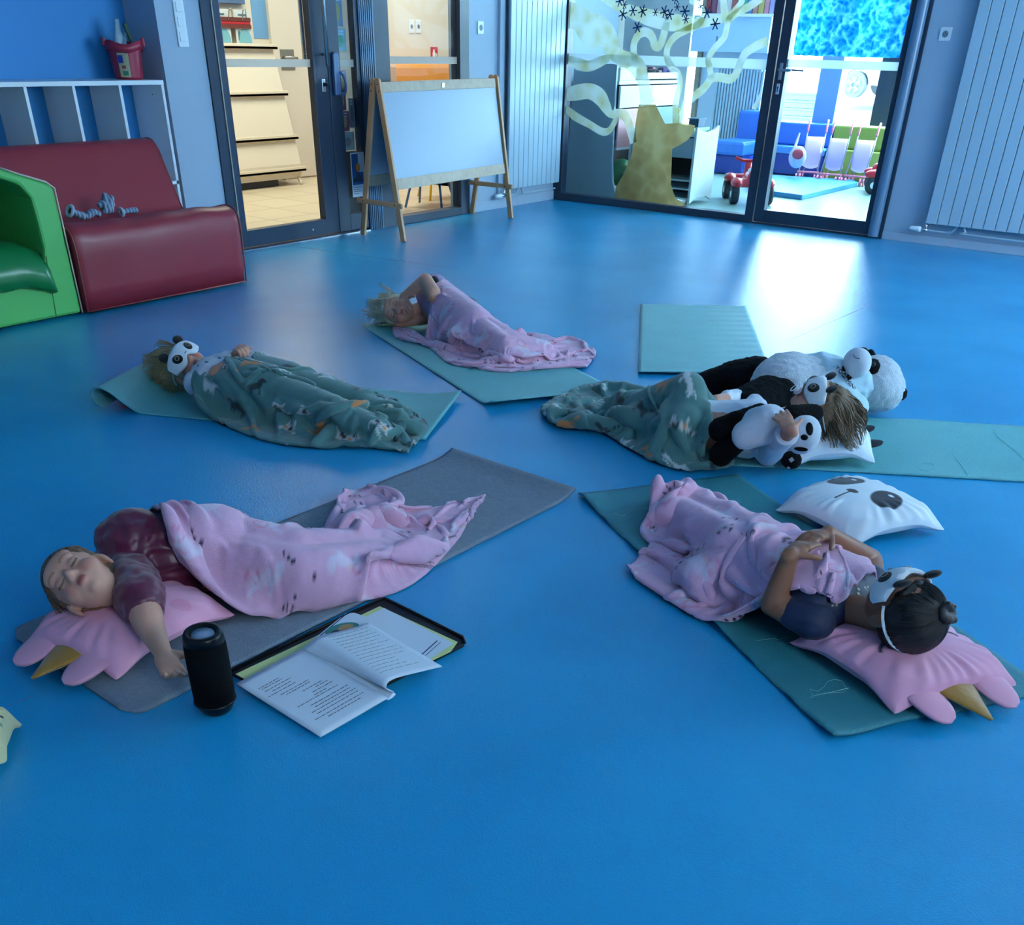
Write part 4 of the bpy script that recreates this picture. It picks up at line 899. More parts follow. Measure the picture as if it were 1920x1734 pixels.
s = MB(); s.lathe([(.072, 0), (.08, .01), (.092, hB*.75), (.094, hB*.8), (.088, hB*.8), (.086, hB*.7), (.075, .012)], (-.14, by, zb_), 26); s.build('bucket_body', m_bk, bk, smooth=False)
s = MB(); n = 32
pts = [(-.14+.103*math.cos(a), by+.103*math.sin(a), zb_+hB*.86+.010*math.sin(3*a)) for a in np.linspace(0, 2*PI, n+1)[:-1]]
vs = []; 
for k in range(n):
    x, y, z = pts[k]; dx = (x+.14)/.103; dy = (y-by)/.103
    vs += [(x, y, z-.026), (x, y, z+.016), (x-dx*.008, y-dy*.008, z+.016), (x-dx*.008, y-dy*.008, z-.026)]
s.add(vs, [(4*k+j, 4*((k+1) % n)+j, 4*((k+1) % n)+(j+1) % 4, 4*k+(j+1) % 4) for k in range(n) for j in range(4)]); s.build('wavy_rim', m_bk, bk, smooth=True)
for a in (-2.2, .9): s = MB(); s.box((-.14+.108*math.cos(a), by+.108*math.sin(a), zb_+hB*.95), (.02, .04, .045), rz=a); s.build('handle_lug', m_bk, bk, bevel=.006)
m_st = mat('sticker_cream', (176, 168, 130), .5)
def curved(z0, z1, a0, a1, r0, m_, nm):
    s = MB(); G = np.zeros((2, 9, 3))
    for j in range(9):
        a = a0+(a1-a0)*j/8; 
        for i, z in enumerate((z0, z1)): r = r0+.012*(z-zb_)/hB; G[i, j] = (-.14+r*math.cos(a), by+r*math.sin(a), z)
    s.grid(G); return s.build(nm, m_, bk, smooth=True)
curved(zb_+.012, zb_+hB*.68, -1.15, -.45, .0835, m_st, 'picture_label')
curved(zb_+hB*.42, zb_+hB*.62, -1.12, -.8, .0843, mat('sticker_blue', (40, 60, 150), .5), 'blue_figure'); curved(zb_+.02, zb_+hB*.22, -.95, -.6, .0843, mat('sticker_green', (60, 120, 90), .5), 'green_figure')
curved(zb_+hB*.28, zb_+hB*.36, -.95, -.7, .0846, mat('sticker_red', (150, 60, 50), .5), 'red_figure')
bg = thing('plastic_bag', (-.15, by-.02, zb_+.1), 'crumpled clear plastic bag sticking out of the pink bucket', 'bag')
s = MB(); s.cap((-.15, by-.03, zb_+.12), (-.15, by-.01, zb_+hB+.085), .035, .018, flat=.6); s.cap((-.14, by-.02, zb_+.12), (-.14, by+.03, zb_+hB+.05), .03, .012, flat=.6); skin('film', s, .005, mat('pale_plastic', (140, 170, 186), .3), bg, noise=(60, .004), smooth_it=1)
gb = thing('green_brush', (-.10, by+.03, zb_+.08), 'dark green flat stick leaning in the pink bucket', 'stick')
MB().box((-.105, by+.032, zb_+hB+.0), (.012, .022, .17), ax=frame_from((0, -.35, 1))[:1]+frame_from((0, -.35, 1))[1:]).build('shaft', mat('dark_green', (18, 66, 44), .5), gb, bevel=.003)

# ================================================================ easel
m_wood = mat('beech_wood', (206, 156, 116), .5, noise=(8, .08)); m_wb = mat('whiteboard', (124, 144, 168), .38); m_rail = mat('worn_beech', (186, 160, 136), .55, noise=(20, .12))
ez = thing('easel', (.28, -1.98, 0), 'wooden double sided easel with a whiteboard in front of the glass door', 'easel')
FA, BA, TL = V3(.536, -2.706, 0), V3(.119, -2.695, 0), V3(.325, -2.70, .975)
FB, BB_, TR = V3(.426, -1.247, 0), V3(.027, -1.27, 0), V3(.232, -1.256, .985)
def leg(nm, a, b, out):
    d = b-a; L_ = np.linalg.norm(d); sd, u, dd = frame_from(d, (0, 1, 0)); s = MB()
    s.box((a+b)/2+V3(0, out, 0), (.042, .022, L_), ax=(np.cross(V3(0, 1, 0), dd), V3(0, 1, 0), dd)); s.lathe([(.021, -.011), (.021, .011)], b+V3(0, out, 0), 16, (0, 1, 0)); s.build(nm, m_wood, ez, bevel=.003)
leg('leg', FA, TL+V3(.028, 0, .0), 0); leg('leg', BA, TL-V3(.018, 0, 0), .0); leg('leg', FB, TR+V3(.028, 0, 0), 0); leg('leg', BB_, TR-V3(.018, 0, 0), 0)
def lerp(a, b, t): return a+(b-a)*t
for (F0, F1, T0, T1, sgn, nm) in ((FA, FB, TL, TR, 1, 'front'), (BA, BB_, TL, TR, -1, 'rear')):
    off = V3(.028 if sgn > 0 else -.018, 0, 0)
    def at(t, e):  # t along height 0..1 ; e 0 left 1 right
        return lerp(lerp(F0, T0+off, t), lerp(F1, T1+off, t), e)
    for ta, tb, m_, pn, th in ((.935, .995, m_rail, 'top_rail', .016), (.405, .935, m_wb, 'whiteboard_panel', .008), (.335, .405, m_rail, 'bottom_rail', .018)):
        a, b, c, d = at(ta, .018), at(ta, .982), at(tb, .982), at(tb, .018)
        nrm = np.cross(b-a, d-a); nrm /= np.linalg.norm(nrm); nrm *= (1 if nrm[0]*sgn > 0 else -1)
        s = MB(); s.prism([p-nrm*th/2 for p in (a, b, c, d)], nrm*th); s.build(pn, m_, ez, bevel=.001)
    if sgn > 0:
        c = at(.965, .5); s = MB(); s.box(c+V3(.012, 0, 0), (.006, .03, .03)); s.build('metal_catch', m_steel, ez, bevel=.001)
for (A0, A1, T_, dy) in ((BA, FA, TL, -.02), (BB_, FB, TR, -.02)):
    z = .235; a = lerp(A0, T_, z/.98); b = lerp(A1, T_, z/.98); d = (b-a)/np.linalg.norm(b-a)
    s = MB(); s.box((a+b)/2+V3(0, dy, 0), (np.linalg.norm(b-a)+.14, .02, .034), ax=(d, V3(0, 1, 0), np.cross(d, V3(0, 1, 0)))); s.build('brace', m_wood, ez, bevel=.008)
    for p in (a, b): s = MB(); s.lathe([(.005, 0), (.005, .003)], p+V3(0, dy-.0105, 0), 8, (0, -1, 0)); s.build('bolt', m_black, ez)
for T_ in (TL,):
    for dx in (-.02, .03):
        for dz in (-.015, -.055): s = MB(); s.lathe([(.004, 0), (.004, .003)], T_+V3(dx-dz*.2*(1 if dx > 0 else -1), -.0115, dz), 8, (0, -1, 0)); s.build('bolt', m_black, ez)

# ================================================================ mats
def mat_mat(name, rgb, rough=.75):
    m = mat(name, rgb, rough, bump=(340, .35, 'voronoi'), noise=(7, .05)); return m
m_gmat = mat_mat('teal_foam', (104, 178, 182), .5); m_gmat2 = mat_mat('teal_foam_lined', (54, 134, 146), .55); m_grey = mat('grey_foam', (122, 132, 146), .85, bump=(200, .3), noise=(60, .1))
m_chalk = mat('mat_print', (140, 200, 200), .7)
def yoga(label, O, U, W, ln, wd, m_, curve=None, wav=None, name='yoga_mat', th=.005, rnd=None, side=None):
    """O corner, U unit length dir, W unit width dir; curve: list of (s, ds_along, z) profile replacing the flat strip"""
    nu, nv = 90, 36; G = np.zeros((nv+1, nu+1, 3))
    for i in range(nv+1):
        for j in range(nu+1):
            v = i/nv; u = j/nu; s_ = u*ln; z = th+.001; a = s_
            if curve:
                a, zz = curve(s_, v); z += zz
            if wav: z += wav(s_, v)
            vv = v*wd
            if rnd:
                dv = 0; de = ln-s_
                if de < rnd:
                    k = 1-de/rnd; lim = rnd*(1-math.sqrt(max(0, 1-k*k))); vv = min(max(vv, lim), wd-lim)
            p = O+U*a+W*vv; G[i, j] = (p[0], p[1], z)
    o = MB().grid(G).build(name, m_, smooth=True, solid=th)
    # solidify grows downward
    fl = np.cross(U, W)[2] > 0
    o.modifiers[0].offset = -1 if fl else 1
    return tag(o, label, 'mat')
def unit(v): v = np.array(v, float); v[2] = 0; return v/np.linalg.norm(v)
def perp(u): return V3(-u[1], u[0], 0)
# 1: under the child with the green blanket, left end curled under
a, b = P(264, 777), P(797, 828); U = unit(b-a); W = perp(U); W = W if np.dot(W, P(869, 752)-b) > 0 else -W
O1 = b-U*1.42
def c1(s, v):
    L0 = .30
    if s > L0: 
        e = max(0, (s-1.22)/.2); return s, .022*e*e*(0.2+v)
    t = (L0-s)/L0      # 0..1 towards the end
    if t < .62: q = t/.62; return L0-q*.17, .085*(q*q*(3-2*q))
    q = (t-.62)/.38*PI*1.05; return L0-.17-.038*math.sin(q), .085-.038+.038*math.cos(q)
yoga('teal exercise mat with its left end curled under, below the child with the white mask', O1, U, W, 1.42, .53, m_gmat, c1)
# 2
a, b = P(683, 615), P(922, 769); U = unit(b-a); W = perp(U); W = W if np.dot(W, P(1022, 756)-b) > 0 else -W
def c2(s, v): e = max(0, (s-1.31)/.11); e2 = max(0, (.05-s)/.05); return s-.01*e, .03*e*e*(1-v)+.012*e2
yoga('teal exercise mat under the blond child, its near corner lifted', b-U*1.42, U, W, 1.42, .60, m_gmat, c2)
# 3
a, b = P(1201, 572), P(1401, 575); Wd = unit(b-a); U = unit(P(1196, 707)-a)
yoga('empty teal exercise mat behind the big panda', a, U, Wd, 1.40, .60, m_gmat, lambda s, v: (s-.02*max(0, (s-1.33)/.07), .012*max(0, (s-1.3)/.1)), lambda s, v: .0025*v*math.sin(s*60)*max(0, v-.4))
# 4
a, b = P(1560, 884), P(1920, 904.5); U = unit(b-a); W = perp(U); W = W if np.dot(W, P(1620, 789)-a) > 0 else -W
O4 = P(1335, 871.5)
yoga('teal exercise mat with a faint crease running to the right, under the white panda pillow', O4, U, W, 1.45, .60, m_gmat, None, lambda s, v: .004*max(0, math.sin(s*9))*v)
# 5
a, b = P(1084, 929), P(1560, 1391); U = unit(b-a); W = perp(U); W = W if np.dot(W, P(1377, 886)-a) > 0 else -W
yoga('dark teal ribbed mat under the child in the navy shirt, front right', a, U, W, np.linalg.norm(b-a), .59, m_gmat2, None, lambda s, v: (.010*max(0, math.sin(s*15+.5))+.006*max(0, math.sin(s*38)))*max(0, 1-v*5)**2+.012*max(0, math.sin(v*7-.6))*max(0, (s-1.2)/.17))
# 6
a, b = P(1078, 930), P(275, 1336); U = unit(b-a); W = perp(U); W = W if np.dot(W, P(843, 855)-a) > 0 else -W
yoga('grey carpet-like mat with rounded corners, front left', a, U, W, 1.60, .535, m_grey, lambda s, v: (s+.0*max(0, .03-s), .02*max(0, (.10-s)/.10)**2), None, th=.008, rnd=.05)

def drawing(mat_ob, lines, z=.0072):
    for ln_ in lines:
        s = MB(); s.tube([P(*q, z) for q in ln_], .0007, 4); o = s.build('printed_line', m_chalk, mat_ob)
mats_ = [o for o in C.objects if o.name.startswith('yoga_mat')]
z8 = lambda pts: [(1340+a/3.31, 1160+b/3.31) for a, b in pts]
z7 = lambda pts: [(800+a/4.364, 840+b/4.364) for a, b in pts]
drawing(mats_[4], [z8([(510, 500), (600, 480), (700, 460), (830, 430), (800, 455), (680, 462)]), z8([(575, 440), (560, 470), (580, 490), (610, 490), (605, 470), (590, 435), (640, 450), (680, 420), (700, 390), (740, 375), (790, 385), (815, 430)]), z8([(190, 150), (290, 132), (370, 120), (390, 130), (450, 115)]),
    z7([(1505, 590), (1560, 570), (1700, 560), (1560, 545), (1540, 535), (1555, 575), (1600, 555), (1700, 500), (1800, 490), (1860, 530), (1910, 530)])])
z6 = lambda pts: [(1560+a/5.333, 760+b/5.333) for a, b in pts]
drawing(mats_[3], [z6([(1000, 200), (1060, 290), (1130, 385), (1180, 450), (1240, 540), (1300, 610), (1355, 695)]), z6([(850, 600), (880, 640), (960, 655), (1030, 630), (1020, 590), (960, 575), (890, 580), (850, 600)]), z6([(1620, 240), (1650, 310), (1760, 400), (1830, 450), (1919, 545)]), z6([(450, 510), (480, 570), (515, 640)])])
drawing(mats_[0], [[(232, 735), (240, 722), (262, 724), (266, 712), (258, 708)], [(250, 730), (275, 726)]], .03)

# ================================================================ pillows
def pillow(name, label, cat, corners, h, colfn, base, lift=.0, wr=1., parts=None, N=110, seed=0):
    """corners: 4 floor-plane points in order; colfn(u,v)->rgb or None, u,v in -1..1"""
    c = [np.array(p, float) for p in corners]; mid = sum(c)/4
    t = thing(name, (mid[0], mid[1], base), label, cat)
    rg = np.random.default_rng(seed)
    u = np.linspace(-1, 1, N); V, U_ = np.meshgrid(u, u, indexing='ij')
    def bil(uu, vv):
        a = ((1-uu)*(1-vv)/4)[..., None]*c[0]+((1+uu)*(1-vv)/4)[..., None]*c[1]+((1+uu)*(1+vv)/4)[..., None]*c[2]+((1-uu)*(1+vv)/4)[..., None]*c[3]
        return a
    pin = .045
    uu = U_*(1-pin*(1-V**2)*np.abs(U_)**3); vv = V*(1-pin*(1-U_**2)*np.abs(V)**3)
    X = bil(uu, vv)
    prof = (np.clip(1-U_**2, 0, 1)*np.clip(1-V**2, 0, 1))**.42
    ed = np.maximum(np.abs(U_), np.abs(V)); ang = np.arctan2(V, U_)
    wk = np.zeros_like(U_)
    for k in range(9):
        f = rg.uniform(9, 26); ph = rg.uniform(0, 6); wk += np.sin(ang*f+ph+3*np.sin(ang*3+ph))*rg.uniform(.3, 1)
    wk = 1.5*wk/4*sstep(.45, .85, ed)*(1-sstep(.97, 1, ed))
    cr = (np.sin(9*U_+4*V+seed)+np.sin(5*U_-11*V+2*seed))*.25*(1-ed**2)
    zt = h*.56*prof+.0045*wk*wr+.003*cr*wr; zb = -h*.44*prof
    mz = base+h*.44
    edge_drop = mz-(h*.30)*sstep(.7, 1.0, np.sqrt(U_**2+V**2)/1.41)*np.ones_like(U_)
    top = X.copy(); top[..., 2] = edge_drop+zt; bot = X.copy(); bot[..., 2] = np.maximum(edge_drop+zb, base)
    bot[0], bot[-1], bot[:, 0], bot[:, -1] = top[0], top[-1], top[:, 0], top[:, -1]
    cols = colfn(U_, V); mb = MB(); mb.grid(top, cols); mb.grid(bot[:, ::-1], cols[:, ::-1]*0+cols.mean((0, 1)))
    o = mb.build('cushion_cover', MATS['cotton_print'], t, smooth=True, vcol=True)
    def surf(a, b):
        i = int(round((b+1)/2*(N-1))); j = int(round((a+1)/2*(N-1))); return top[i, j]
    return t, surf, bil, edge_drop
mat('cotton_print', (255, 255, 255), .75, vcol=True, sheen=.2, bump=(900, .1))
def lin(c): return np.array(srgb(c))
def blend(cols, mask, c): return cols*(1-mask[..., None])+lin(c)*mask[..., None]
def ellm(U_, V, cx, cy, rx, ry, rot=0., soft=.06):
    dx = U_-cx; dy = V-cy; c_, s_ = math.cos(rot), math.sin(rot); x = (dx*c_+dy*s_)/rx; y = (-dx*s_+dy*c_)/ry
    return 1-sstep(1-soft, 1+soft, np.sqrt(x*x+y*y))
def arcm(U_, V, cx, cy, r, a0, a1, w0, w1):
    dx = U_-cx; dy = V-cy; rr = np.hypot(dx, dy); an = np.arctan2(dy, dx); t = np.clip((an-a0)/(a1-a0), 0, 1)
    ax_ = cx+r*np.cos(a0+(a1-a0)*t); ay = cy+r*np.sin(a0+(a1-a0)*t); d = np.hypot(U_-ax_, V-ay); w_ = w0+(w1-w0)*t
    return 1-sstep(w_*.8, w_*1.15, d)
PINK = (232, 160, 186)
def uni_cols(U_, V):
    c = np.ones(U_.shape+(3,))*lin(PINK)
    c = blend(c, ellm(U_, V, -.72, -.35, .16, .13)*.5, (222, 130, 160)); c = blend(c, ellm(U_, V, .72, -.35, .16, .13)*.5, (222, 130, 160))
    # closed eyes near the horn edge (v=+1)
    for sx in (-1, 1):
        c = blend(c, arcm(U_, V, sx*.46, .30, .20, -PI*.15, -PI*.85, .055 if sx < 0 else .022, .022 if sx < 0 else .055), (18, 24, 48))
    return c
def petal(t, name, p0, d, ln, wd, m_, z0, z1, pointy=False):
    sd = perp(d); s = MB(); n = 14; rows = []
    for i in range(n+1):
        q = i/n; w_ = wd/2*((1-q) if pointy else math.sqrt(max(0, 1-q**2.6))); p = p0+d*ln*q
        z = z0+(z1-z0)*q
        rows.append([(p+sd*w_*k+V3(0, 0, z+.012*(1-k*k)*(1-q)))for k in np.linspace(-1, 1, 9)])
    s.grid(np.array(rows)); return s.build(name, m_, t, smooth=True, solid=.007)
m_petal = mat('pink_felt', (226, 156, 180), .85, sheen=.3); m_gold = mat('mustard_satin', (170, 120, 40), .45, sheen=.3, bump=(60, .2))
def unicorn(label, cr, base, seed, zpet=(.035, .012)):
    # cr order: v=-1 left, right ; v=+1 right, left ; horn on the edge cr[3]-cr[2]
    t, sf_, bil, _ = pillow('unicorn_pillow', label, 'pillow', cr, .10, uni_cols, base, seed=seed)
    e0, e1 = np.array(cr[3]), np.array(cr[2]); d = unit(e1-e0); out = unit((e0+e1)/2-(np.array(cr[0])+np.array(cr[1]))/2); L_ = np.linalg.norm(e1-e0)
    inn_ = -out*.022
    for f, m_, nm, ln, wd, pt in ((.24, m_petal, 'ear', .060, .085, False), (.50, m_gold, 'horn', .080, .105, True), (.76, m_petal, 'ear', .060, .085, False)):
        p = e0+d*L_*f+inn_; p = V3(p[0], p[1], 0); petal(t, nm, p, out, ln+.03, wd, m_, base+zpet[0], base+zpet[1], pt)
    s = MB(); q = np.array(cr[0])*.5+np.array(cr[1])*.5
    return t
zc_ = .05
A_, B_, D_2 = P(1483, 1188, .045), P(1680, 1332, .03), P(1912, 1272, .04)
Cc = A_+D_2-B_
unicorn('pink unicorn pillow with mustard horn under the dark haired child, front right', [A_, Cc, D_2, B_], .007, 3)
A2, B2 = P(58, 1207, .035), P(216, 1270, .03); D2 = P(432, 1138, .05)
U2 = unit(B2-A2); W2 = unit(D2-B2); A2 = B2-U2*.30; 
unicorn('pink unicorn pillow with mustard horn, front left under the outstretched arm', [B2+W2*.35, A2+W2*.35, A2, B2], .010, 5)
up2 = [o for o in C.objects if o.name.startswith('unicorn_pillow')][1]
s = MB(); s.box(P(373, 1178, .045), (.022, .002, .016), rz=.6); s.build('care_label', mat('label_pale', (170, 180, 196), .6), up2)
m_wpil = (226, 232, 238)
def panda_cols(U_, V):
    c = np.ones(U_.shape+(3,))*lin(m_wpil)
    for sx in (-1, 1):
        c = blend(c, ellm(U_, V, sx*.47, .10, .26, .34, rot=sx*.5), (16, 20, 38)); c = blend(c, ellm(U_, V, sx*.42, .26, .05, .04), (225, 232, 240))
    c = blend(c, ellm(U_, V, 0, -.22, .12, .07), (16, 20, 38))
    c = blend(c, ((np.abs(U_) < .018) & (V < -.22) & (V > -.62)).astype(float), (16, 20, 38))
    return c
# photo: left corner, top, right, bottom
Lc, Rc, Bc = P(1457, 937, .05), P(1778, 968, .06), P(1600, 1014, .035); Tc = P(1600, 893, .05)
Lc2 = Lc
t, sfp, _, _ = pillow('panda_pillow', 'white panda pillow lying alone on the blue floor, front right', 'pillow', [Lc, Bc, Rc, Tc], .11, panda_cols, .001, seed=8)
cc = P(1560, 815, .05); r3 = P(1643, 857, .045); b3 = P(1478, 868, .045); t3 = P(1596, 780, .045); l3 = b3+t3-r3
t, _, _, _ = pillow('panda_pillow', 'white panda pillow under the brown haired child', 'pillow', [l3, b3, r3, t3], .13, lambda U_, V: blend(blend(np.ones(U_.shape+(3,))*lin(m_wpil), ellm(U_, V, -.05, .25, .42, .27, rot=.3), (16, 20, 38)), ellm(U_, V, .3, -.3, .05, .0001), (16, 20, 38)), .008, seed=11)
m_bfelt = mat('black_felt', (20, 22, 34), .85)
oo = unit((r3+t3)/2-(l3+b3)/2)
for f in (.3, .62): p = r3+(t3-r3)*f-oo*.02; petal(t, 'ear', V3(p[0], p[1], 0), oo, .075, .06, m_bfelt, .04, .04+.02*f)
# pale pillow whose corner enters at the left edge
e0 = P(32, 1331, .05); e1 = P(-90, 1325, .05); e2 = P(-120, 1500, .05); e3 = P(8, 1412, .03)
t, _, _, _ = pillow('yellow_pillow', 'pale yellow printed pillow whose corner enters at the left edge', 'pillow', [e0, e1, e2, e3], .09, lambda U_, V: blend(blend(np.ones(U_.shape+(3,))*lin((206, 200, 150)), ellm(U_, V, -.82, -.2, .06, .05), (30, 40, 40)), ellm(U_, V, -.86, .15, .05, .05), (120, 150, 110)), .001, seed=14)

# ================================================================ speaker
c = P(407, 1329); spk = thing('portable_speaker', (c[0], c[1], 0), 'black cylindrical speaker standing beside the open folder', 'speaker')
m_mesh = mat('black_mesh_cloth', (7, 8, 10), .9, spec=.15, bump=(500, .3)); m_rub = mat('black_rubber', (9, 10, 12), .35, spec=.3)
z0 = .001; H_ = .195
s = MB(); s.lathe([(.030, .0), (.034, .004), (.040, .02), (.0425, .028)], (c[0], c[1], z0), 36); s.build('bottom_ring', m_rub, spk, smooth=True)
s = MB(); s.lathe([(.0425, .03), (.0435, .05), (.0435, H_-.045), (.042, H_-.022)], (c[0], c[1], z0), 40); s.build('grille', m_mesh, spk, smooth=True)
s = MB(); s.lathe([(.0425, H_-.022), (.0400, H_-.006), (.037, H_), (.030, H_), (.027, H_-.008)], (c[0], c[1], z0), 40); s.build('top_ring', m_rub, spk, smooth=True)
s = MB(); s.lathe([(.024, H_-.009), (.023, H_-.005), (.001, H_-.004)], (c[0], c[1], z0), 30); s.build('end_disc', mat('grey_disc', (130, 150, 176), .35), spk, smooth=True)
s = MB(); s.lathe([(.0428, .024), (.045, .027), (.0428, .030)], (c[0], c[1], z0), 36); s.build('trim_ring', m_rub, spk, smooth=True)
s = MB(); s.lathe([(.0285, .0), (.0285, .0012)], (c[0], c[1], .0), 30); s.build('foot_disc', mat('pale_foot', (170, 160, 170), .4), spk)

# ================================================================ folder, papers and open booklet
fd = thing('zip_folder', P(650, 1250), 'open black zip folder with yellow lining lying on the floor', 'folder')
def sheet(px, z, th=.0006): return [P(x, y, z) for x, y in px]
def slab(name, pts, th, m_, parent, bev=0.):
    s = MB(); s.prism(pts, (0, 0, th)); return s.build(name, m_, parent, bevel=bev)
fo = [P(*q, .001) for q in ((432, 1267), (712, 1131), (722, 1129), (868, 1202), (871, 1213), (600, 1352))]
slab('cover', fo, .010, mat('black_nylon', (12, 14, 20), .6), fd, .004)
s = MB(); s.tube([p+V3(0, 0, .012) for p in (fo[0], fo[1], fo[2], fo[3], fo[4])], .004, 6); s.build('zip', m_rub, fd, smooth=True)
slab('yellow_lining', [P(*q, .012) for q in ((442, 1264), (712, 1137), (858, 1204), (845, 1222), (590, 1345))], .001, mat('pale_yellow_paper', (214, 220, 150), .6), fd)
m_pap = mat('white_paper', (214, 222, 232), .55); m_ink = mat('print_ink', (50, 58, 80), .6); m_navy = mat('navy_ink', (30, 44, 100), .5)
def paper_thing(name, label, pts, z, cat='paper'):
    t = thing(name, pts[0], label, cat); slab('sheet', pts, .0008, m_pap, t); return t
p1 = [P(*q, .0135) for q in ((720, 1140), (850, 1206), (800, 1240), (660, 1170))]
paper_thing('paper_sheet', 'blank white sheet on the yellow lining at the top of the folder', p1, .0135)
q = [P(*k, .0150) for k in ((564, 1218), (648, 1150), (664, 1149), (826, 1203), (786, 1240), (640, 1262))]
t = paper_thing('paper_sheet', 'white printed sheet with navy border lines and a round colour picture', q, .015)
def quadbar(mb, p, q_, w_, z):
    d = unit(q_-p); nn = perp(d)*w_/2; mb.prism([p-nn+V3(0, 0, z), q_-nn+V3(0, 0, z), q_+nn+V3(0, 0, z), p+nn+V3(0, 0, z)], (0, 0, .0003))
s = MB(); quadbar(s, P(572, 1216, .016), P(648, 1152, .016), .003, 0); s.build('border_line', m_navy, t)
s = MB(); quadbar(s, P(791, 1227, .016), P(820, 1201, .016), .003, 0); s.build('border_line', m_navy, t)
s = MB(); quadbar(s, P(798, 1229, .016), P(826, 1204, .016), .0015, 0); s.build('border_line', m_navy, t)
ctr = P(642, 1180, .016); e1_ = P(672, 1170, .016)-ctr; e2_ = perp(unit(e1_))*.028
def disc(mb, c_, a, b, n=24, th=.0004): mb.prism([c_+a*math.cos(x)+b*math.sin(x) for x in np.linspace(0, 2*PI, n+1)[:-1]], (0, 0, th))
s = MB(); disc(s, ctr, e1_, e2_); s.build('round_picture', mat('pic_teal', (40, 130, 120), .5), t)
s = MB(); disc(s, ctr+e1_*.25+e2_*.1+V3(0, 0, .0004), e1_*.45, e2_*.5); s.build('picture_figure', mat('pic_tan', (190, 140, 90), .5), t)
s = MB(); disc(s, ctr-e1_*.45-e2_*.1+V3(0, 0, .0004), e1_*.25, e2_*.35); s.build('picture_patch', mat('pic_dark', (24, 50, 60), .5), t)
# booklet: left page flat, right page turned over in a curl
def PAPER_OFF(G):
    n_ = np.cross(G[0, -1]-G[0, 0], G[-1, 0]-G[0, 0])[2]; return -1. if n_ > 0 else 1.
bkf = thing('open_booklet', P(600, 1290), 'open white booklet with printed pages and one page curled over, lying on the folder', 'booklet')
A4 = [P(443, 1281, .020), P(601, 1381, .010), P(727, 1310, .020), P(566, 1218, .021)]
n = 16; G = np.zeros((n, n, 3))
for i in range(n):
    for j in range(n):
        u, v = i/(n-1), j/(n-1); G[i, j] = A4[0]*(1-u)*(1-v)+A4[1]*u*(1-v)+A4[2]*u*v+A4[3]*(1-u)*v+V3(0, 0, .004*v*math.sin(u*PI)*0+.003*v)
MB().grid(G).build('left_page', m_pap, bkf, smooth=True, solid=.0025, off=PAPER_OFF(G))
sp0, sp1 = A4[3], P(738, 1299, .016)
# right page stack: rises from the spine and lies away
r0 = [sp0+V3(0, 0, .002), P(580, 1205, .035), P(600, 1192, .045), P(650, 1180, .035), P(690, 1167, .030)]
r1 = [sp1+V3(0, 0, .002), P(724, 1291, .035), P(728, 1278, .047), P(750, 1268, .045), P(829, 1249, .020)]
c0_, c1_ = spline(r0, 6), spline(r1, 6); G = np.zeros((len(c0_), 18, 3))
for i in range(len(c0_)):
    for j in range(18):
        v = j/17; G[i, j] = c0_[i]*(1-v)+c1_[i]*v
MB().grid(G).build('curled_page', m_pap, bkf, smooth=True, solid=.0016, off=PAPER_OFF(G))
slab('lower_page', [sp0, sp1, P(742, 1302, .010), P(735, 1309, .010), A4[2]-V3(0, 0, .004)], .0015, m_pap, bkf)
def line_on(mb, f0, f1, vrow, thk=.0012):
    pass
s = MB(); random.seed(3)
rows = [(.20, .10, .40), (.23, .12, .42), (.27, .12, .50), (.31, .18, .46), (.35, .08, .48), (.40, .20, .62), (.43, .25, .60), (.49, .42, .72), (.52, .58, .76), (.56, .48, .78), (.60, .46, .64), (.63, .18, .78), (.69, .30, .86), (.73, .32, .84), (.77, .22, .88), (.81, .25, .86), (.86, .16, .88), (.90, .30, .80)]
def pg(u, v): return A4[0]*(1-u)*(1-v)+A4[1]*u*(1-v)+A4[2]*u*v+A4[3]*(1-u)*v+V3(0, 0, .003*v+.0006)
for u, v0, v1 in rows:
    v = v0
    while v < v1:
        w_ = min(.02+.05*random.random(), v1-v); quadbar(s, pg(u*.95, v), pg(u*.95, v+w_), .0016, 0); v += w_+.012
s.build('page_print', m_ink, bkf)
s = MB()
def cp(i, v): i0 = int(i); f = i-i0; a = G[i0]*(1-f)+G[min(i0+1, len(G)-1)]*f; k = v*17; k0 = int(k); ff = k-k0; return a[k0]*(1-ff)+a[min(k0+1, 17)]*ff+V3(0, 0, .0014)
for k in range(14):
    v = .08+k*.06; i0 = 13+.3*random.random(); i1 = 20+2.5*random.random(); ii = i0
    while ii < i1: w_ = min(.5+random.random(), i1-ii); quadbar(s, cp(ii, v), cp(ii+w_, v), .0012, 0); ii += w_+.25
s.build('curled_page_print', mat('grey_green_ink', (120, 140, 130), .6), bkf)
# stray threads
for q_, lb in ((((712, 1142), (735, 1138), (752, 1143), (770, 1140)), 'fine dark thread lying by the top edge of the folder'),):
    s = MB(); s.tube(spline([P(*k, .002) for k in q_], 5), .0006, 5); o = s.build('thread', m_ink, smooth=True); tag(o, lb, 'thread')
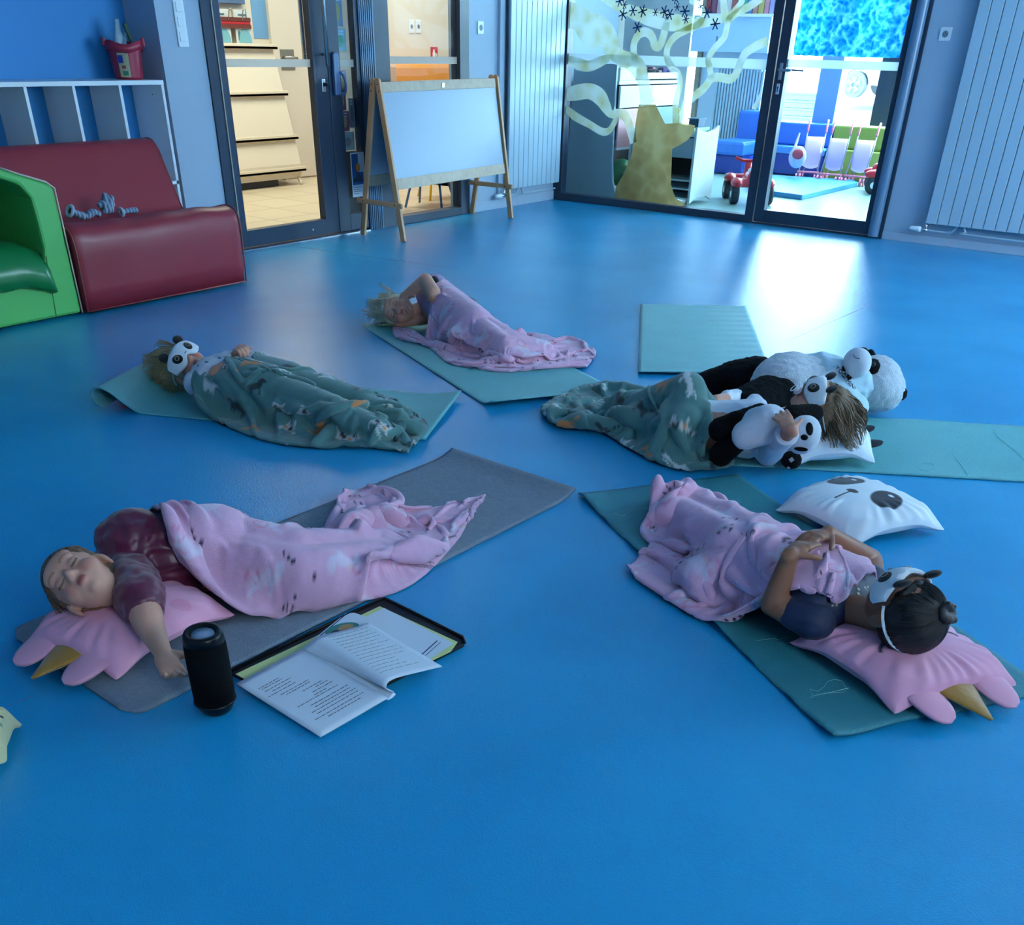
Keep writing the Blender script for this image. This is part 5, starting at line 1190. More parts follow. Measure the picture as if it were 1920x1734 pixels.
# ================================================================ figure and cloth tools
SKIN1, SKIN2, SKIN3 = (206, 150, 128), (196, 140, 118), (150, 98, 74)
def skinmat(): return mat('skin', (255, 255, 255), .5, vcol=True, spec=.35)
class Fr:
    """head frame: X to the figure's left, Y out of the face, Z to the crown"""
    def __init__(s, c, Y, Z, k=1.):
        s.c = np.array(c, float); Z = np.array(Z, float); Z /= np.linalg.norm(Z); Y = np.array(Y, float); Y -= Z*np.dot(Y, Z); Y /= np.linalg.norm(Y)
        s.X = np.cross(Y, Z); s.Y = Y; s.Z = Z; s.k = k; s.ax = np.array([s.X, s.Y, s.Z])
    def __call__(s, x, y, z): return s.c+(s.X*x+s.Y*y+s.Z*z)*s.k
    def loc(s, P_): return ((P_-s.c) @ s.ax.T)/s.k
def add_head(mb, F, neck_to):
    k = F.k; e = lambda c, r: mb.ell(F(*c), [q*k for q in r], F.ax, 24, 16)
    e((0, -.012, .022), (.068, .082, .074)); e((0, .018, -.026), (.054, .053, .056)); e((.027, .040, -.027), (.030, .027, .029)); e((-.027, .040, -.027), (.030, .027, .029))
    e((0, .044, -.064), (.018, .017, .014)); e((0, .056, .036), (.048, .018, .026))
    mb.cap(F(0, .066, .004), F(0, .080, -.018), .007*k, .010*k); e((.009, .073, -.021), (.006, .007, .006)); e((-.009, .073, -.021), (.006, .007, .006))
    e((0, .067, -.0405), (.015, .008, .005)); e((0, .065, -.0475), (.013, .008, .0055))
    for s_ in (-1, 1):
        e((s_*.028, .058, .005), (.016, .012, .010)); e((s_*.069, -.004, -.012), (.006, .016, .024)); e((s_*.072, -.010, -.004), (.005, .012, .014))
    mb.cap(F(0, -.012, -.045), neck_to, .036*k, .038*k)
def head_cols(F, base, co, freckle=0):
    L = F.loc(co); c = np.ones((len(co), 3))*lin(base)
    x, y, z = L[:, 0], L[:, 1], L[:, 2]
    def mix(m, col): 
        nonlocal c; c = c*(1-m[:, None])+lin(col)*m[:, None]
    near = (np.linalg.norm(L, axis=1) < .14) & (y > .03)
    lip = near*(1-sstep(.7, 1.2, np.sqrt((x/.015)**2+((z+.044)/.0085)**2))); mix(lip*.75, (186, 84, 88))
    for s_ in (-1, 1):
        mix(near*(1-sstep(.5, 1.3, np.sqrt(((x-s_*.032)/.020)**2+((z+.026)/.018)**2)))*.35, (214, 110, 100))
        lz = z-(.001-.0035*(1-((x-s_*.027)/.014)**2)); mix(near*(np.abs(x-s_*.027) < .014)*(1-sstep(.0008, .0024, np.abs(lz)))*.9, (44, 28, 26))
        bz = z-(.026+.004*(1-((x-s_*.029)/.018)**2)); mix(near*(np.abs(x-s_*.029) < .018)*(1-sstep(.0015, .004, np.abs(bz)))*.6, (110, 76, 56))
    mix(near*(1-sstep(.0, .004, np.abs(z+.0442)))*(np.abs(x) < .013)*.6, (120, 46, 50))
    return c
def add_hand(mb, w, d, n, side, curl=(.5, .6, .7, .8), k=1., thumb=.5, spread=.12):
    """w wrist, d towards the fingers, n out of the back of the hand, side towards the thumb"""
    w = np.array(w, float); d = np.array(d, float)/np.linalg.norm(d); n = np.array(n, float); n -= d*np.dot(n, d); n /= np.linalg.norm(n)
    sd = np.cross(d, n); sd = sd if np.dot(sd, side) > 0 else -sd
    mb.ell(w+d*.030*k, (.0235*k, .034*k, .0115*k), np.array([sd, d, n])); mb.cap(w-d*.012*k, w+d*.012*k, .0165*k, .017*k, flat=.8, up=n)
    mb.cap(w+d*.048*k+sd*.015*k, w+d*.048*k-sd*.015*k, .010*k, .009*k)
    for i, (o, L_) in enumerate(((.0175, .040), (.0060, .046), (-.0060, .043), (-.0170, .034))):
        b = w+d*.050*k+sd*o*k; dd = d+sd*o/.0175*spread; dd /= np.linalg.norm(dd); a = 0; r = .0068*k
        for j, f in enumerate((.44, .31, .25)):
            a += curl[i]*(.8, 1.1, .7)[j]; dn = dd*math.cos(a)-n*math.sin(a); e_ = b+dn*L_*f*k; mb.cap(b, e_, r, r*.9, 10); b = e_; r *= .92
    b = w+d*.012*k+sd*.018*k; dd = sd*.75+d*.65-n*.25; dd /= np.linalg.norm(dd)
    e_ = b+dd*.024*k; mb.cap(b, e_, .0095*k, .0078*k, 10); dd = dd*(1-thumb)+(d*.8-n*.5)*thumb; dd /= np.linalg.norm(dd); mb.cap(e_, e_+dd*.022*k, .0078*k, .006*k, 10)
def arm_chain(mb, pts, rs, flat=1.):
    for i in range(len(pts)-1): mb.cap(pts[i], pts[i+1], rs[i], rs[i+1], 16, flat)
def add_hair(parent, F, colr, n=700, length=.12, flow=(0, -.6, .4), region=None, grav=.5, floor=.02, r=.0015, seed=1, curl=.3, to=None, band=(.045, .064)):
    """cap of hair fused to the skull plus loose strands; to = local point the strands are gathered to"""
    m = mat('hair_%d_%d_%d' % colr, colr, .42, noise=(110, .4), spec=.5, bump=(500, .3)); rg = np.random.default_rng(seed); k = F.k
    region = region or (lambda x, y, z: ((z > band[0]) & (y < band[1])) | (y < -.015))
    s = MB(); s.ell(F(0, -.020, .028), [q*k for q in (.073, .081, .077)], F.ax, 30, 22); s.ell(F(0, -.040, -.002), [q*k for q in (.062, .052, .056)], F.ax)
    for i in range(9): a = -1.2+2.4*i/8; s.ell(F(.060*math.sin(a), -.012+.072*math.cos(a)*.95, .056-.020*abs(math.sin(a))), [q*k for q in (.015, .011, .019)], F.ax, 12, 8)
    skin('hair', s, .004, m, parent, noise=(150, .0014), smooth_it=3)
    rad = np.array([.073, .084, .079]); cen = np.array([0, -.014, .026]); s = MB(); fl = np.array(flow, float); fl /= np.linalg.norm(fl)
    cnt = 0; nlk = max(12, n//14); locks = []
    while len(locks) < nlk:
        q = rg.normal(size=3); q /= np.linalg.norm(q); p = cen+q*rad
        if region(*p): locks.append((p, rg.normal(size=3)*.22, rg.uniform(0, 6, 2), rg.uniform(.7, 1.1)))
    gl = F.ax @ np.array([0, 0, -1.0])
    while cnt < n:
        p0, jd, ph, lf = locks[cnt % nlk]; cnt += 1; p = p0+rg.normal(size=3)*.008; q = (p-cen)/rad; p = cen+q/np.linalg.norm(q)*rad
        if not region(*p): continue
        pts = []; L_ = length*lf*rg.uniform(.8, 1.1); st = L_/8; d = fl+jd+rg.normal(size=3)*.06; P_ = p.copy()
        for i in range(9):
            wp = F(*P_); wp[2] = max(wp[2], floor+.004*rg.random()); pts.append(wp)
            dd = (np.array(to)-P_) if to is not None else d
            dd = dd/np.linalg.norm(dd); g = grav*i/8
            d2 = dd*(1-g)+gl*g*1.4+np.array([math.sin(ph[0]+i*1.1), math.cos(ph[1]+i*.9), math.sin(ph[1]+i)])*curl*(i/8); d2 /= np.linalg.norm(d2)
            if to is not None and np.linalg.norm(np.array(to)-P_) < .018: st = .002
            P_ = F.loc(np.array([wp]))[0]+d2*st/k
            w_ = (P_-cen)/rad; nn = np.linalg.norm(w_)
            if nn < 1.02 or to is not None: P_ = cen+w_/nn*rad*1.025
        s.tube(pts, [r*k*(1-.7*(i/8)**2) for i in range(9)], 4)
    return s.build('hair_strands', m, parent, smooth=True)
def add_mask(parent, F, a0=-1.15, a1=1.15, zc=.012, hh=.040, one=False, tilt=0.):
    """white plush panda sleep mask over the eyes with two black ears and patches"""
    mk = mat('white_plush', (222, 228, 234), .9, sheen=.5, bump=(420, .5)); bk = mat('black_plush', (12, 13, 18), .9, sheen=.2, bump=(420, .5))
    def pt(a, b, off): 
        rx, ry = .079+off, .080+off; z = zc+b
        sq = 1-.12*(abs(b)/.05)**2
        return F(rx*math.sin(a)*sq, (ry*math.cos(a)+.003+.004*math.exp(-(a/.25)**2))*sq, z)
    s = MB(); nu, nv = 40, 18; G = np.zeros((nv+1, nu+1, 3))
    for i in range(nv+1):
        for j in range(nu+1):
            a = a0+(a1-a0)*j/nu; q = a/1.15; v = -1+2*i/nv
            top = hh*(1.05-.55*abs(q)**2.6); low = hh*(1.0-.55*abs(q)**3-.42*math.exp(-(a/.22)**2))
            edge = min(1, (1-abs(v))*6, (1-abs(q))*10); off = .004+.009*math.sqrt(max(0, edge))
            G[i, j] = pt(a, v*top if v > 0 else v*low, off)
    s.grid(G); mask = s.build('sleep_mask', mk, parent, smooth=True, solid=.005, off=1.)
    me = mask.data
    for sx in (-1, 1):
        s = MB(); n = 20; rows = [[pt(sx*.42, -.002, .0175)]*n]
        rows.append([pt(sx*.42+.17*math.cos(t)*.55+.04*math.sin(t)*sx, -.002+.0165*.5*math.sin(t), .0172) for t in np.linspace(0, 2*PI, n)]); rows.append([pt(sx*.42+.20*math.cos(t)+.05*math.sin(t)*sx, -.002+.0195*math.sin(t), .0135) for t in np.linspace(0, 2*PI, n)])
        s.grid(np.array(rows)); s.build('eye_patch', bk, mask, smooth=True)
        s = MB(); s.tube([pt(sx*.40+.085*math.cos(t), -.001+.0078*math.sin(t), .0182) for t in np.linspace(0, 2*PI, 14)[:-1]], .0009, 5, closed=True); s.build('eye_ring', mat('ring_cream', (180, 170, 150), .6), mask, smooth=True)
        c0 = pt(sx*.66, hh*1.0, .008); s = MB(); s.ell(c0+F.Z*.012*F.k, [q*F.k for q in (.020, .009, .020)], F.ax); s.build('mask_ear', bk, mask, smooth=True)
    s = MB(); s.cap(pt(-.05, -.016, .016), pt(.05, -.016, .016), .0018, .0018, 8); s.build('mask_nose', mat('grey_stitch', (120, 130, 140), .7), mask, smooth=True)
    s = MB(); pts = [F(.078*math.sin(a), .082*math.cos(a)-.010, zc+.002+.01*math.cos(a)) for a in np.linspace(1.1, 2*PI-1.1, 24)]; cen = np.array([0, -.014, .024])
    s.tube(pts, .0045*F.k, 8, flat=.5, up=F.Z); s.build('strap', mk, mask, smooth=True)
    return mask
# ---------------------------------------------------------------- 2D noise
_LAT = np.random.default_rng(21).uniform(-1, 1, (64, 64))
def vnoise(x, y):
    xi = np.floor(x).astype(int); yi = np.floor(y).astype(int); fx = x-xi; fy = y-yi; fx = fx*fx*(3-2*fx); fy = fy*fy*(3-2*fy)
    g = lambda a, b: _LAT[a % 64, b % 64]
    return (g(xi, yi)*(1-fx)+g(xi+1, yi)*fx)*(1-fy)+(g(xi, yi+1)*(1-fx)+g(xi+1, yi+1)*fx)*fy
def segdist(x, y, pts):
    best = np.full(x.shape, 9e9); tt = np.zeros(x.shape); n = len(pts)-1
    for i in range(n):
        a, b = pts[i], pts[i+1]; d = b-a; L2 = d @ d+1e-12; t = np.clip(((x-a[0])*d[0]+(y-a[1])*d[1])/L2, 0, 1)
        q = np.hypot(x-a[0]-d[0]*t, y-a[1]-d[1]*t); m = q < best; best = np.where(m, q, best); tt = np.where(m, (i+t)/n, tt)
    return best, tt
def support(caps, base):
    """caps: (x0,y0,h0,r0, x1,y1,h1,r1) draped-over bodies"""
    def S(x, y):
        acc = np.zeros(np.shape(x))
        for (x0, y0, h0, r0, x1, y1, h1, r1) in caps:
            dx, dy = x1-x0, y1-y0; t = np.clip(((x-x0)*dx+(y-y0)*dy)/(dx*dx+dy*dy+1e-9), 0, 1)
            d = np.hypot(x-x0-dx*t, y-y0-dy*t); r = r0+(r1-r0)*t; h = h0+(h1-h0)*t; q = d/r
            acc = acc+(np.maximum(h/(1+(q/1.02)**5), 0))**11
        return acc**(1/11)+base
    return S
def cap_px(a, b, ha, hb, ra, rb):
    """a,b: pixel of the crest of a covered limb"""
    p = P(a[0], a[1], ha); q = P(b[0], b[1], hb); return (p[0], p[1], ha, ra, q[0], q[1], hb, rb)
def on_surf(px, py, S, extra=0.):
    z = .08
    for _ in range(14): p = P(px, py, z); z = .5*z+.5*(float(S(p[0], p[1]))+extra)
    p = P(px, py, z); return p
def body_top(caps, x, y, ex):
    top = np.full(x.shape, -1.)
    for (a, b_, ra, rb) in caps:
        d = b_[:2]-a[:2]; L2 = d @ d+1e-9; t0 = ((x-a[0])*d[0]+(y-a[1])*d[1])/L2
        for k in (-.12, 0, .12):
            t = np.clip(t0+k, 0, 1); dd = np.hypot(x-a[0]-d[0]*t, y-a[1]-d[1]*t); r = ra+(rb-ra)*t+ex; zz = a[2]+(b_[2]-a[2])*t
            h = np.where(dd < r, zz+np.sqrt(np.maximum(r*r-dd*dd, 0)), -1.); h = np.where((dd < r) & (zz < r), np.maximum(h, 0), h)
            top = np.maximum(top, h)
    return top
def smax(a, b, k): 
    h = np.clip(.5+.5*(a-b)/k, 0, 1); return b*(1-h)+a*h+k*h*(1-h)
def _proj(A, B_, rest, k):
    d = B_-A; L = np.sqrt((d*d).sum(-1))+1e-9; c = (k*.5*(L-rest)/L)[..., None]*d; return A+c, B_-c
def _axis(X, rest, k, ax, st=1):
    """distance constraints between vertices st apart along ax, in interleaved sets"""
    for s0 in range(2*st):
        if ax == 0: A = X[s0:-st:2*st]; Bv = X[s0+st::2*st]; R_ = rest[s0::2*st]
        else: A = X[:, s0:-st:2*st]; Bv = X[:, s0+st::2*st]; R_ = rest[:, s0::2*st]
        n0, n1 = min(A.shape[0], Bv.shape[0], R_.shape[0]), min(A.shape[1], Bv.shape[1], R_.shape[1])
        if n0 < 1 or n1 < 1: continue
        a, b = _proj(A[:n0, :n1], Bv[:n0, :n1], R_[:n0, :n1], k); A[:n0, :n1] = a; Bv[:n0, :n1] = b
def relax_cloth(X, eu, ev, col, lid, steps=85, g=.0011, bend=.30):
    """let slack cloth settle over what lies under it: rest lengths are longer than the footprint, so it buckles into folds"""
    ln = lambda D: np.sqrt((D*D).sum(-1))
    flat = X.copy(); flat[..., 2] *= .7
    ru = ln(flat[:, 1:]-flat[:, :-1])*.5*(eu[:, 1:]+eu[:, :-1]); rv = ln(flat[1:]-flat[:-1])*.5*(ev[1:]+ev[:-1])
    e2 = .5*(eu+ev)
    sh1 = np.sqrt(ru[:-1]**2+rv[:, :-1]**2); bst = 3
    bu = ln(flat[:, bst:]-flat[:, :-bst])*eu[:, bst:]; bv = ln(flat[bst:]-flat[:-bst])*ev[bst:]
    bxy = [(q, X[q][..., :2].copy()) for q in ((0, slice(None)), (-1, slice(None)), (slice(None), 0), (slice(None), -1))]
    Xp = X.copy()
    for s_ in range(steps):
        V = (X-Xp)*(.93 if s_ < steps*.7 else .7); Xp = X.copy(); X = X+V; X[..., 2] -= g
        for it in range(7):
            _axis(X, ru, 1., 1); _axis(X, rv, 1., 0)
            for s0 in (0, 1):                                   # shear
                A, Bv = X[:-1, :-1][s0::2], X[1:, 1:][s0::2]; a, b = _proj(A, Bv, sh1[s0::2], .35); A[:] = a; Bv[:] = b
                A, Bv = X[:-1, 1:][s0::2], X[1:, :-1][s0::2]; a, b = _proj(A, Bv, sh1[s0::2], .35); A[:] = a; Bv[:] = b
            _axis(X, bu, bend, 1, bst); _axis(X, bv, bend, 0, bst)
            for q, v in bxy: X[q][..., :2] = X[q][..., :2]*.2+v*.8
        c = col(X[..., 0], X[..., 1]); hit = X[..., 2] < c; X[..., 2] = np.maximum(X[..., 2], c)
        X[..., :2] = np.where(hit[..., None], X[..., :2]*.5+Xp[..., :2]*.5, X[..., :2])
        if lid is not None: X[..., 2] = np.minimum(X[..., 2], np.maximum(lid(X[..., 0], X[..., 1]), MZ))
        X[..., 2] = np.minimum(X[..., 2], .36)
    return X
def upsample(A):
    def one(A):
        n = A.shape[0]; P_ = np.concatenate([2*A[:1]-A[1:2], A, 2*A[-1:]-A[-2:-1]]); mid = (-P_[:-3]+9*P_[1:-2]+9*P_[2:-1]-P_[3:])/16
        out = np.zeros((2*n-1,)+A.shape[1:]); out[::2] = A; out[1::2] = mid; return out
    return np.swapaxes(one(np.swapaxes(one(A), 0, 1)), 0, 1)
def blanket(name, label, edges, S, ridges, patt, res=.0085, wr=1., seed=0, m=None, thick=.010, wav=.006, group=None, open_=('R',), ang=0., fall=.075, clear=None, press=None, rumple=None, slack=(.11, .42), peaks=None):
    """edges: bottom,right,top,left polylines of (px,py,z), corner to corner (bottom & top run left->right, left & right run bottom->top); open_: sides that stay up on the body"""
    E = []
    for ed in edges:
        pts = [P(*q) for q in ed]; c = np.array(spline(pts, 10)); L_ = np.r_[0, np.cumsum(np.linalg.norm(np.diff(c[:, :2], axis=0), axis=1))]; E.append((c, L_))
    nu = int(max(E[0][1][-1], E[2][1][-1])/res); nv = int(max(E[1][1][-1], E[3][1][-1])/res)
    def smp(e, n): c, L_ = e; t = np.linspace(0, L_[-1], n); return np.stack([np.interp(t, L_, c[:, k]) for k in range(2)], -1)
    B, Rt, T, Lf = smp(E[0], nu), smp(E[1], nv), smp(E[2], nu), smp(E[3], nv)
    u = np.linspace(0, 1, nu)[None, :, None]; v = np.linspace(0, 1, nv)[:, None, None]
    XY = (1-v)*B[None]+v*T[None]+(1-u)*Lf[:, None]+u*Rt[:, None]-((1-u)*(1-v)*B[0]+u*(1-v)*B[-1]+(1-u)*v*T[0]+u*v*T[-1])
    x, y = XY[..., 0].copy(), XY[..., 1].copy()
    def dist_to(k): c = E[k][0]; return segdist(x, y, c[::3, :2])[0]
    D_ = {q: dist_to(i) for i, q in enumerate('BRTL')}
    ed = np.minimum(np.minimum(D_['B'], D_['R']), np.minimum(D_['T'], D_['L']))
    fl_ = [D_[q] for q in 'BRTL' if q not in open_]; dfl = np.minimum.reduce(fl_)
    base = MZ+(S(x, y)-MZ)*sstep(-.005, fall, dfl)
    pos = np.zeros_like(base); neg = np.zeros_like(base)
    for rd in ridges:
        pts, w_, h_ = rd[:3]; q = [on_surf(a[0], a[1], S, .0)[:2] for a in pts]; q = np.array(spline([V3(*k, 0) for k in q], 6))[:, :2]
        d, t = segdist(x, y, q); tp = np.minimum(1, np.minimum(t, 1-t)*5+.05)
        pr = tp*np.exp(-(d/w_)**2)
        if h_ > 0: pos = pos+(h_*pr)**3
        else: neg = neg+(-h_*pr)
    low = np.exp(-(base-MZ)/.06); rg = np.random.default_rng(seed)
    off = .010*vnoise(x*17+seed, y*17)+.006*vnoise(x*31, y*31+seed)+pos**(1/3)-neg
    rm = np.zeros_like(base)
    for (rpx, rpy, rr_, ra_) in (rumple or []):
        c0 = P(rpx, rpy, .03); q = np.hypot(x-c0[0], y-c0[1])/rr_; rm = np.maximum(rm, (1-sstep(.5, 1.15, q))*ra_/.04)
    off += rm*.018*vnoise(x*24+3, y*24+seed)
    eu = 1+slack[0]*(.4+.6*low)+.26*rm; ev = 1+slack[1]*(.4+.6*low)+.26*rm
    ef = np.clip(ed/.045, 0, 1); eu = 1+(eu-1)*(.25+.75*ef); ev = 1+(ev-1)*(.25+.75*ef)
    fade = np.clip(np.minimum.reduce([D_[q] for q in 'BRTL'])/.03, 0, 1)
    z = base+off*fade; X = np.stack([x, y, z], -1)
    pk = [P(*q[:3])[:2].tolist()+[q[2], q[3]] for q in (peaks or [])]
    def col(x, y):
        c = np.maximum(body_top(clear, x, y, .010), MZ)
        for (a_, b_, h_, r_) in pk: c = np.maximum(c, h_*np.exp(-(((x-a_)**2+(y-b_)**2)/r_**2)))
        return c
    lid = None
    if press:
        def lid(x, y):
            out = np.full(x.shape, 9.)
            for (a_, b2, ra, rb) in press:
                d = b2[:2]-a_[:2]; L2 = d @ d+1e-9; t = np.clip(((x-a_[0])*d[0]+(y-a_[1])*d[1])/L2, 0, 1); dd = np.hypot(x-a_[0]-d[0]*t, y-a_[1]-d[1]*t); r = ra+(rb-ra)*t; zc_ = a_[2]+(b2[2]-a_[2])*t
                out = np.minimum(out, np.where(dd < r+.05, zc_-np.sqrt(np.maximum(r*r-np.minimum(dd, r)**2, 0))+np.maximum(dd-r, 0)*2.2+.003, 9.))
            return out
    X = relax_cloth(X, eu, ev, col, lid)
    X[1:-1, 1:-1] = X[1:-1, 1:-1]*.6+.1*(X[2:, 1:-1]+X[:-2, 1:-1]+X[1:-1, 2:]+X[1:-1, :-2])
    # cloth coordinates for the print
    du = np.sqrt(((X[:, 1:]-X[:, :-1])**2).sum(-1)); dvv = np.sqrt(((X[1:]-X[:-1])**2).sum(-1))
    CU = np.concatenate([np.zeros((nv, 1)), np.cumsum(du, 1)], 1); CV = np.concatenate([np.zeros((1, nu)), np.cumsum(dvv, 0)], 0)
    CU = CU-CU[:, nu//2:nu//2+1]*1.0; CV = CV-CV[nv//2:nv//2+1]*1.0
    for _ in range(6): CU[1:-1] = .25*(CU[2:]+CU[:-2])+.5*CU[1:-1]; CV[:, 1:-1] = .25*(CV[:, 2:]+CV[:, :-2])+.5*CV[:, 1:-1]
    X, CU, CV = upsample(X), upsample(CU), upsample(CV)
    n1, n2 = X.shape[:2]; ii = np.minimum(np.arange(n1), n1-1-np.arange(n1))[:, None]*res/2; jj = np.minimum(np.arange(n2), n2-1-np.arange(n2))[None]*res/2; em = np.minimum(ii, jj)
    X[..., 2] += thick*np.sqrt(1-(1-np.clip(em/thick, 0, 1))**2)*.75+.0022*np.exp(-((em-.019)/.004)**2)+.0012*vnoise(X[..., 0]*45, X[..., 1]*45)
    X[..., 2] = np.maximum(X[..., 2], MZ*.7)
    cols = patt(CU, CV, seed, X[..., 0], X[..., 1])
    a = np.cross(np.append(XY[0, 1]-XY[0, 0], 0), np.append(XY[1, 0]-XY[0, 0], 0))[2]
    mb = MB(); mb.grid(X, cols); o = mb.build(name, m or MATS['fleece'], smooth=True, vcol=True, solid=.006)
    o.modifiers[0].offset = -1 if a > 0 else 1
    return tag(o, label, 'blanket', group)
mat('fleece', (255, 255, 255), .92, vcol=True, sheen=.35, bump=(520, .35))
def cells(CU, CV, sz, seed, fn, cols):
    rg = np.random.default_rng(seed+50); CU = CU-CU.min(); CV = CV-CV.min(); nu = int(CU.max()/sz)+2; nv = int(CV.max()/sz)+2
    for i in range(nu):
        for j in range(nv):
            cx_ = (i+.5+rg.uniform(-.22, .22)+(.5 if j % 2 else 0))*sz; cy_ = (j+.5+rg.uniform(-.22, .22))*sz; a = rg.uniform(-.7, .7)+(PI if rg.random() < .4 else 0); kd = int(rg.integers(0, 4))
            dx, dy = CU-cx_, CV-cy_; near = (np.abs(dx) < sz*.8) & (np.abs(dy) < sz*.8)
            if not near.any(): continue
            X_ = dx*math.cos(a)+dy*math.sin(a); Y_ = -dx*math.sin(a)+dy*math.cos(a); cols = fn(X_, Y_, cols, kd, rg)
    return cols
def EL(X_, Y_, cx_, cy_, rx, ry, soft=.18): return 1-sstep(1-soft, 1+soft, np.sqrt(((X_-cx_)/rx)**2+((Y_-cy_)/ry)**2))
def mixc(c, m_, col): return c*(1-m_[..., None])+lin(col)*m_[..., None]
def pink_patt(CU, CV, seed, x=0, y=0):
    c = np.ones(CU.shape+(3,))*lin((222, 168, 196)); c = c*(1+.05*vnoise(CU*60, CV*60))[..., None]
    def fn(X_, Y_, c, kd, rg):
        c = mixc(c, EL(X_, Y_, 0, 0, .040, .020)*.5, (216, 218, 232)); c = mixc(c, EL(X_, Y_, .042, .022, .012, .024)*.5, (216, 218, 232)); c = mixc(c, EL(X_, Y_, -.025, -.028, .007, .020)*.45, (214, 214, 230)); c = mixc(c, EL(X_, Y_, .022, -.028, .007, .020)*.45, (214, 214, 230))
        arc = np.abs(np.hypot(X_+.035, Y_-.012)-.018); c = mixc(c, (1-sstep(.0018, .0045, arc))*(Y_ > -.01)*.5, (214, 96, 134))
        if kd == 1: c = mixc(c, EL(X_, Y_, -.01, .012, .009, .009)*.4, (236, 150, 120))
        for (a_, b_) in ((.062, .05), (.074, .032), (.050, .064), (.078, .055), (.064, .018))[:3+kd % 3]:
            d = (np.abs(X_-a_)/.0062+np.abs(Y_-b_)/.0075); c = mixc(c, 1-sstep(.85, 1.15, d), (22, 26, 52))
        return c
    return cells(CU, CV, .195, seed, fn, c)
def green_patt(CU, CV, seed, x=0, y=0):
    c = np.ones(CU.shape+(3,))*lin((78, 124, 122)); c = c*(1+.06*vnoise(CU*60, CV*60))[..., None]
    def fn(X_, Y_, c, kd, rg):
        col = [(206, 212, 212), (214, 128, 60), (28, 28, 38), (206, 206, 204)][kd]; al = [.85, .85, .9, .85][kd]
        m_ = EL(X_, Y_, 0, 0, .036, .012)
        for (a_, b_, rx, ry) in ((.038, .014, .012, .009), (.050, .012, .009, .005), (.028, .008, .012, .012), (-.028, -.016, .005, .016), (.022, -.016, .005, .016), (-.018, -.014, .004, .014), (-.042, .012, .012, .004)): m_ = np.maximum(m_, EL(X_, Y_, a_, b_, rx, ry))
        c = mixc(c, m_*al, col)
        if kd == 3: c = mixc(c, np.maximum(EL(X_, Y_, -.01, .002, .012, .009), EL(X_, Y_, .038, .016, .007, .006)), (40, 34, 36)); c = mixc(c, EL(X_, Y_, .018, -.002, .008, .007), (214, 128, 60))
        return c
    return cells(CU, CV, .15, seed, fn, c)
# ================================================================ the five children, plush pandas and blankets
def unitv(v): v = np.array(v, float); return v/np.linalg.norm(v)
UP = V3(0, 0, 1)
MZ = .008      # top of a mat
def person(p, label): return thing('person', (p[0], p[1], MZ), label, 'person')

# ---------- child in the navy shirt, front right
F4 = Fr(P(1690, 1146, .17), (-.50, .22, .84), (.76, -.34, .55), .98)
hd = F4.c; U4 = unitv(P(1240, 905, .1)-P(1700, 1130, .1)); U4[2] = 0; U4 = unitv(U4); S4 = perp(U4)      # S4: across the body
if np.dot(S4, CAM-hd) < 0: S4 = -S4                                                                    # towards the camera
p4 = person(P(1600, 1120, .05), 'dark haired child in a navy shirt lying with hands on the belly, front right')
ch = P(1560, 1110, .10); ch = hd+U4*.20-S4*.020; ch[2] = .10; hip = hd+U4*.48-S4*.02; hip[2] = .095
sh_n = hd+U4*.15+S4*.088; sh_n[2] = .095; sh_f = hd+U4*.155-S4*.125; sh_f[2] = .09
el_n = P(1450, 1132, .110); wr_n = P(1482, 1040, .235); el_f = P(1632, 1050, .11); wr_f = P(1552, 1000, .235)
b = MB(); add_head(b, F4, hd+U4*.125-UP*.055)
b.cap(ch-S4*.045, ch+S4*.045, .078, .078); b.cap(ch-S4*.035, hip-S4*.035, .076, .072); b.cap(ch+S4*.035, hip+S4*.035, .076, .072)
kn = P(1395, 1020, .075); ft = P(1275, 950, .045)
for q in (-1, 1):
    arm_chain(b, [hip+S4*.04*q, kn+S4*.045*q, ft+S4*.035*q], [.066, .046, .028]); b.cap(ft+S4*.035*q, ft+S4*.03*q+UP*.05+U4*.01, .024, .018)
arm_chain(b, [sh_n, el_n, wr_n], [.040, .031, .020]); arm_chain(b, [sh_f, el_f, wr_f], [.040, .030, .020])
dirn = unitv(P(1528, 1006, .245)-wr_n); add_hand(b, wr_n, dirn, UP+S4*.3, -U4*.3+V3(-.1, -.5, .3), (.12, .15, .2, .3), 1.05, .2)
dirf = unitv(P(1500, 1010, .248)-wr_f); add_hand(b, wr_f, dirf, UP, unitv(P(1560, 1030, .22)-wr_f), (.15, .2, .25, .3), 1.05, .3)
skin('body', b, .0032, skinmat(), p4, colfn=lambda co: head_cols(F4, SKIN3, co))
m_navyc = mat('navy_jersey', (255, 255, 255), .6, vcol=True, sheen=.1)
s = MB(); s.cap(ch-S4*.048, ch+S4*.048, .086, .086); s.cap(ch-S4*.038, hip-S4*.038, .083, .078); s.cap(ch+S4*.038, hip+S4*.038, .083, .078)
s.cap(sh_n, sh_n+(el_n-sh_n)*.45, .046, .043); s.cap(sh_f, sh_f+(el_f-sh_f)*.45, .046, .043); s.cap(ch-U4*.03-S4*.06, ch-U4*.03+S4*.06, .060, .060)
rgq = np.random.default_rng(5); dots = np.array([hd+U4*rgq.uniform(.13, .24)+S4*rgq.uniform(-.085, .06) for _ in range(70)])
def navy_cols(co):
    c = np.ones((len(co), 3))*lin((26, 32, 66)); up_ = co[:, 2] > .12
    d = np.min(np.hypot(co[:, None, 0]-dots[None, :, 0], co[:, None, 1]-dots[None, :, 1]), axis=1) if len(co) < 90000 else np.full(len(co), 9.)
    m_ = (d < .0021) & up_; c[m_] = lin((210, 200, 190)); return c
skin('shirt', s, .0036, m_navyc, p4, colfn=navy_cols, noise=(34, .0025))
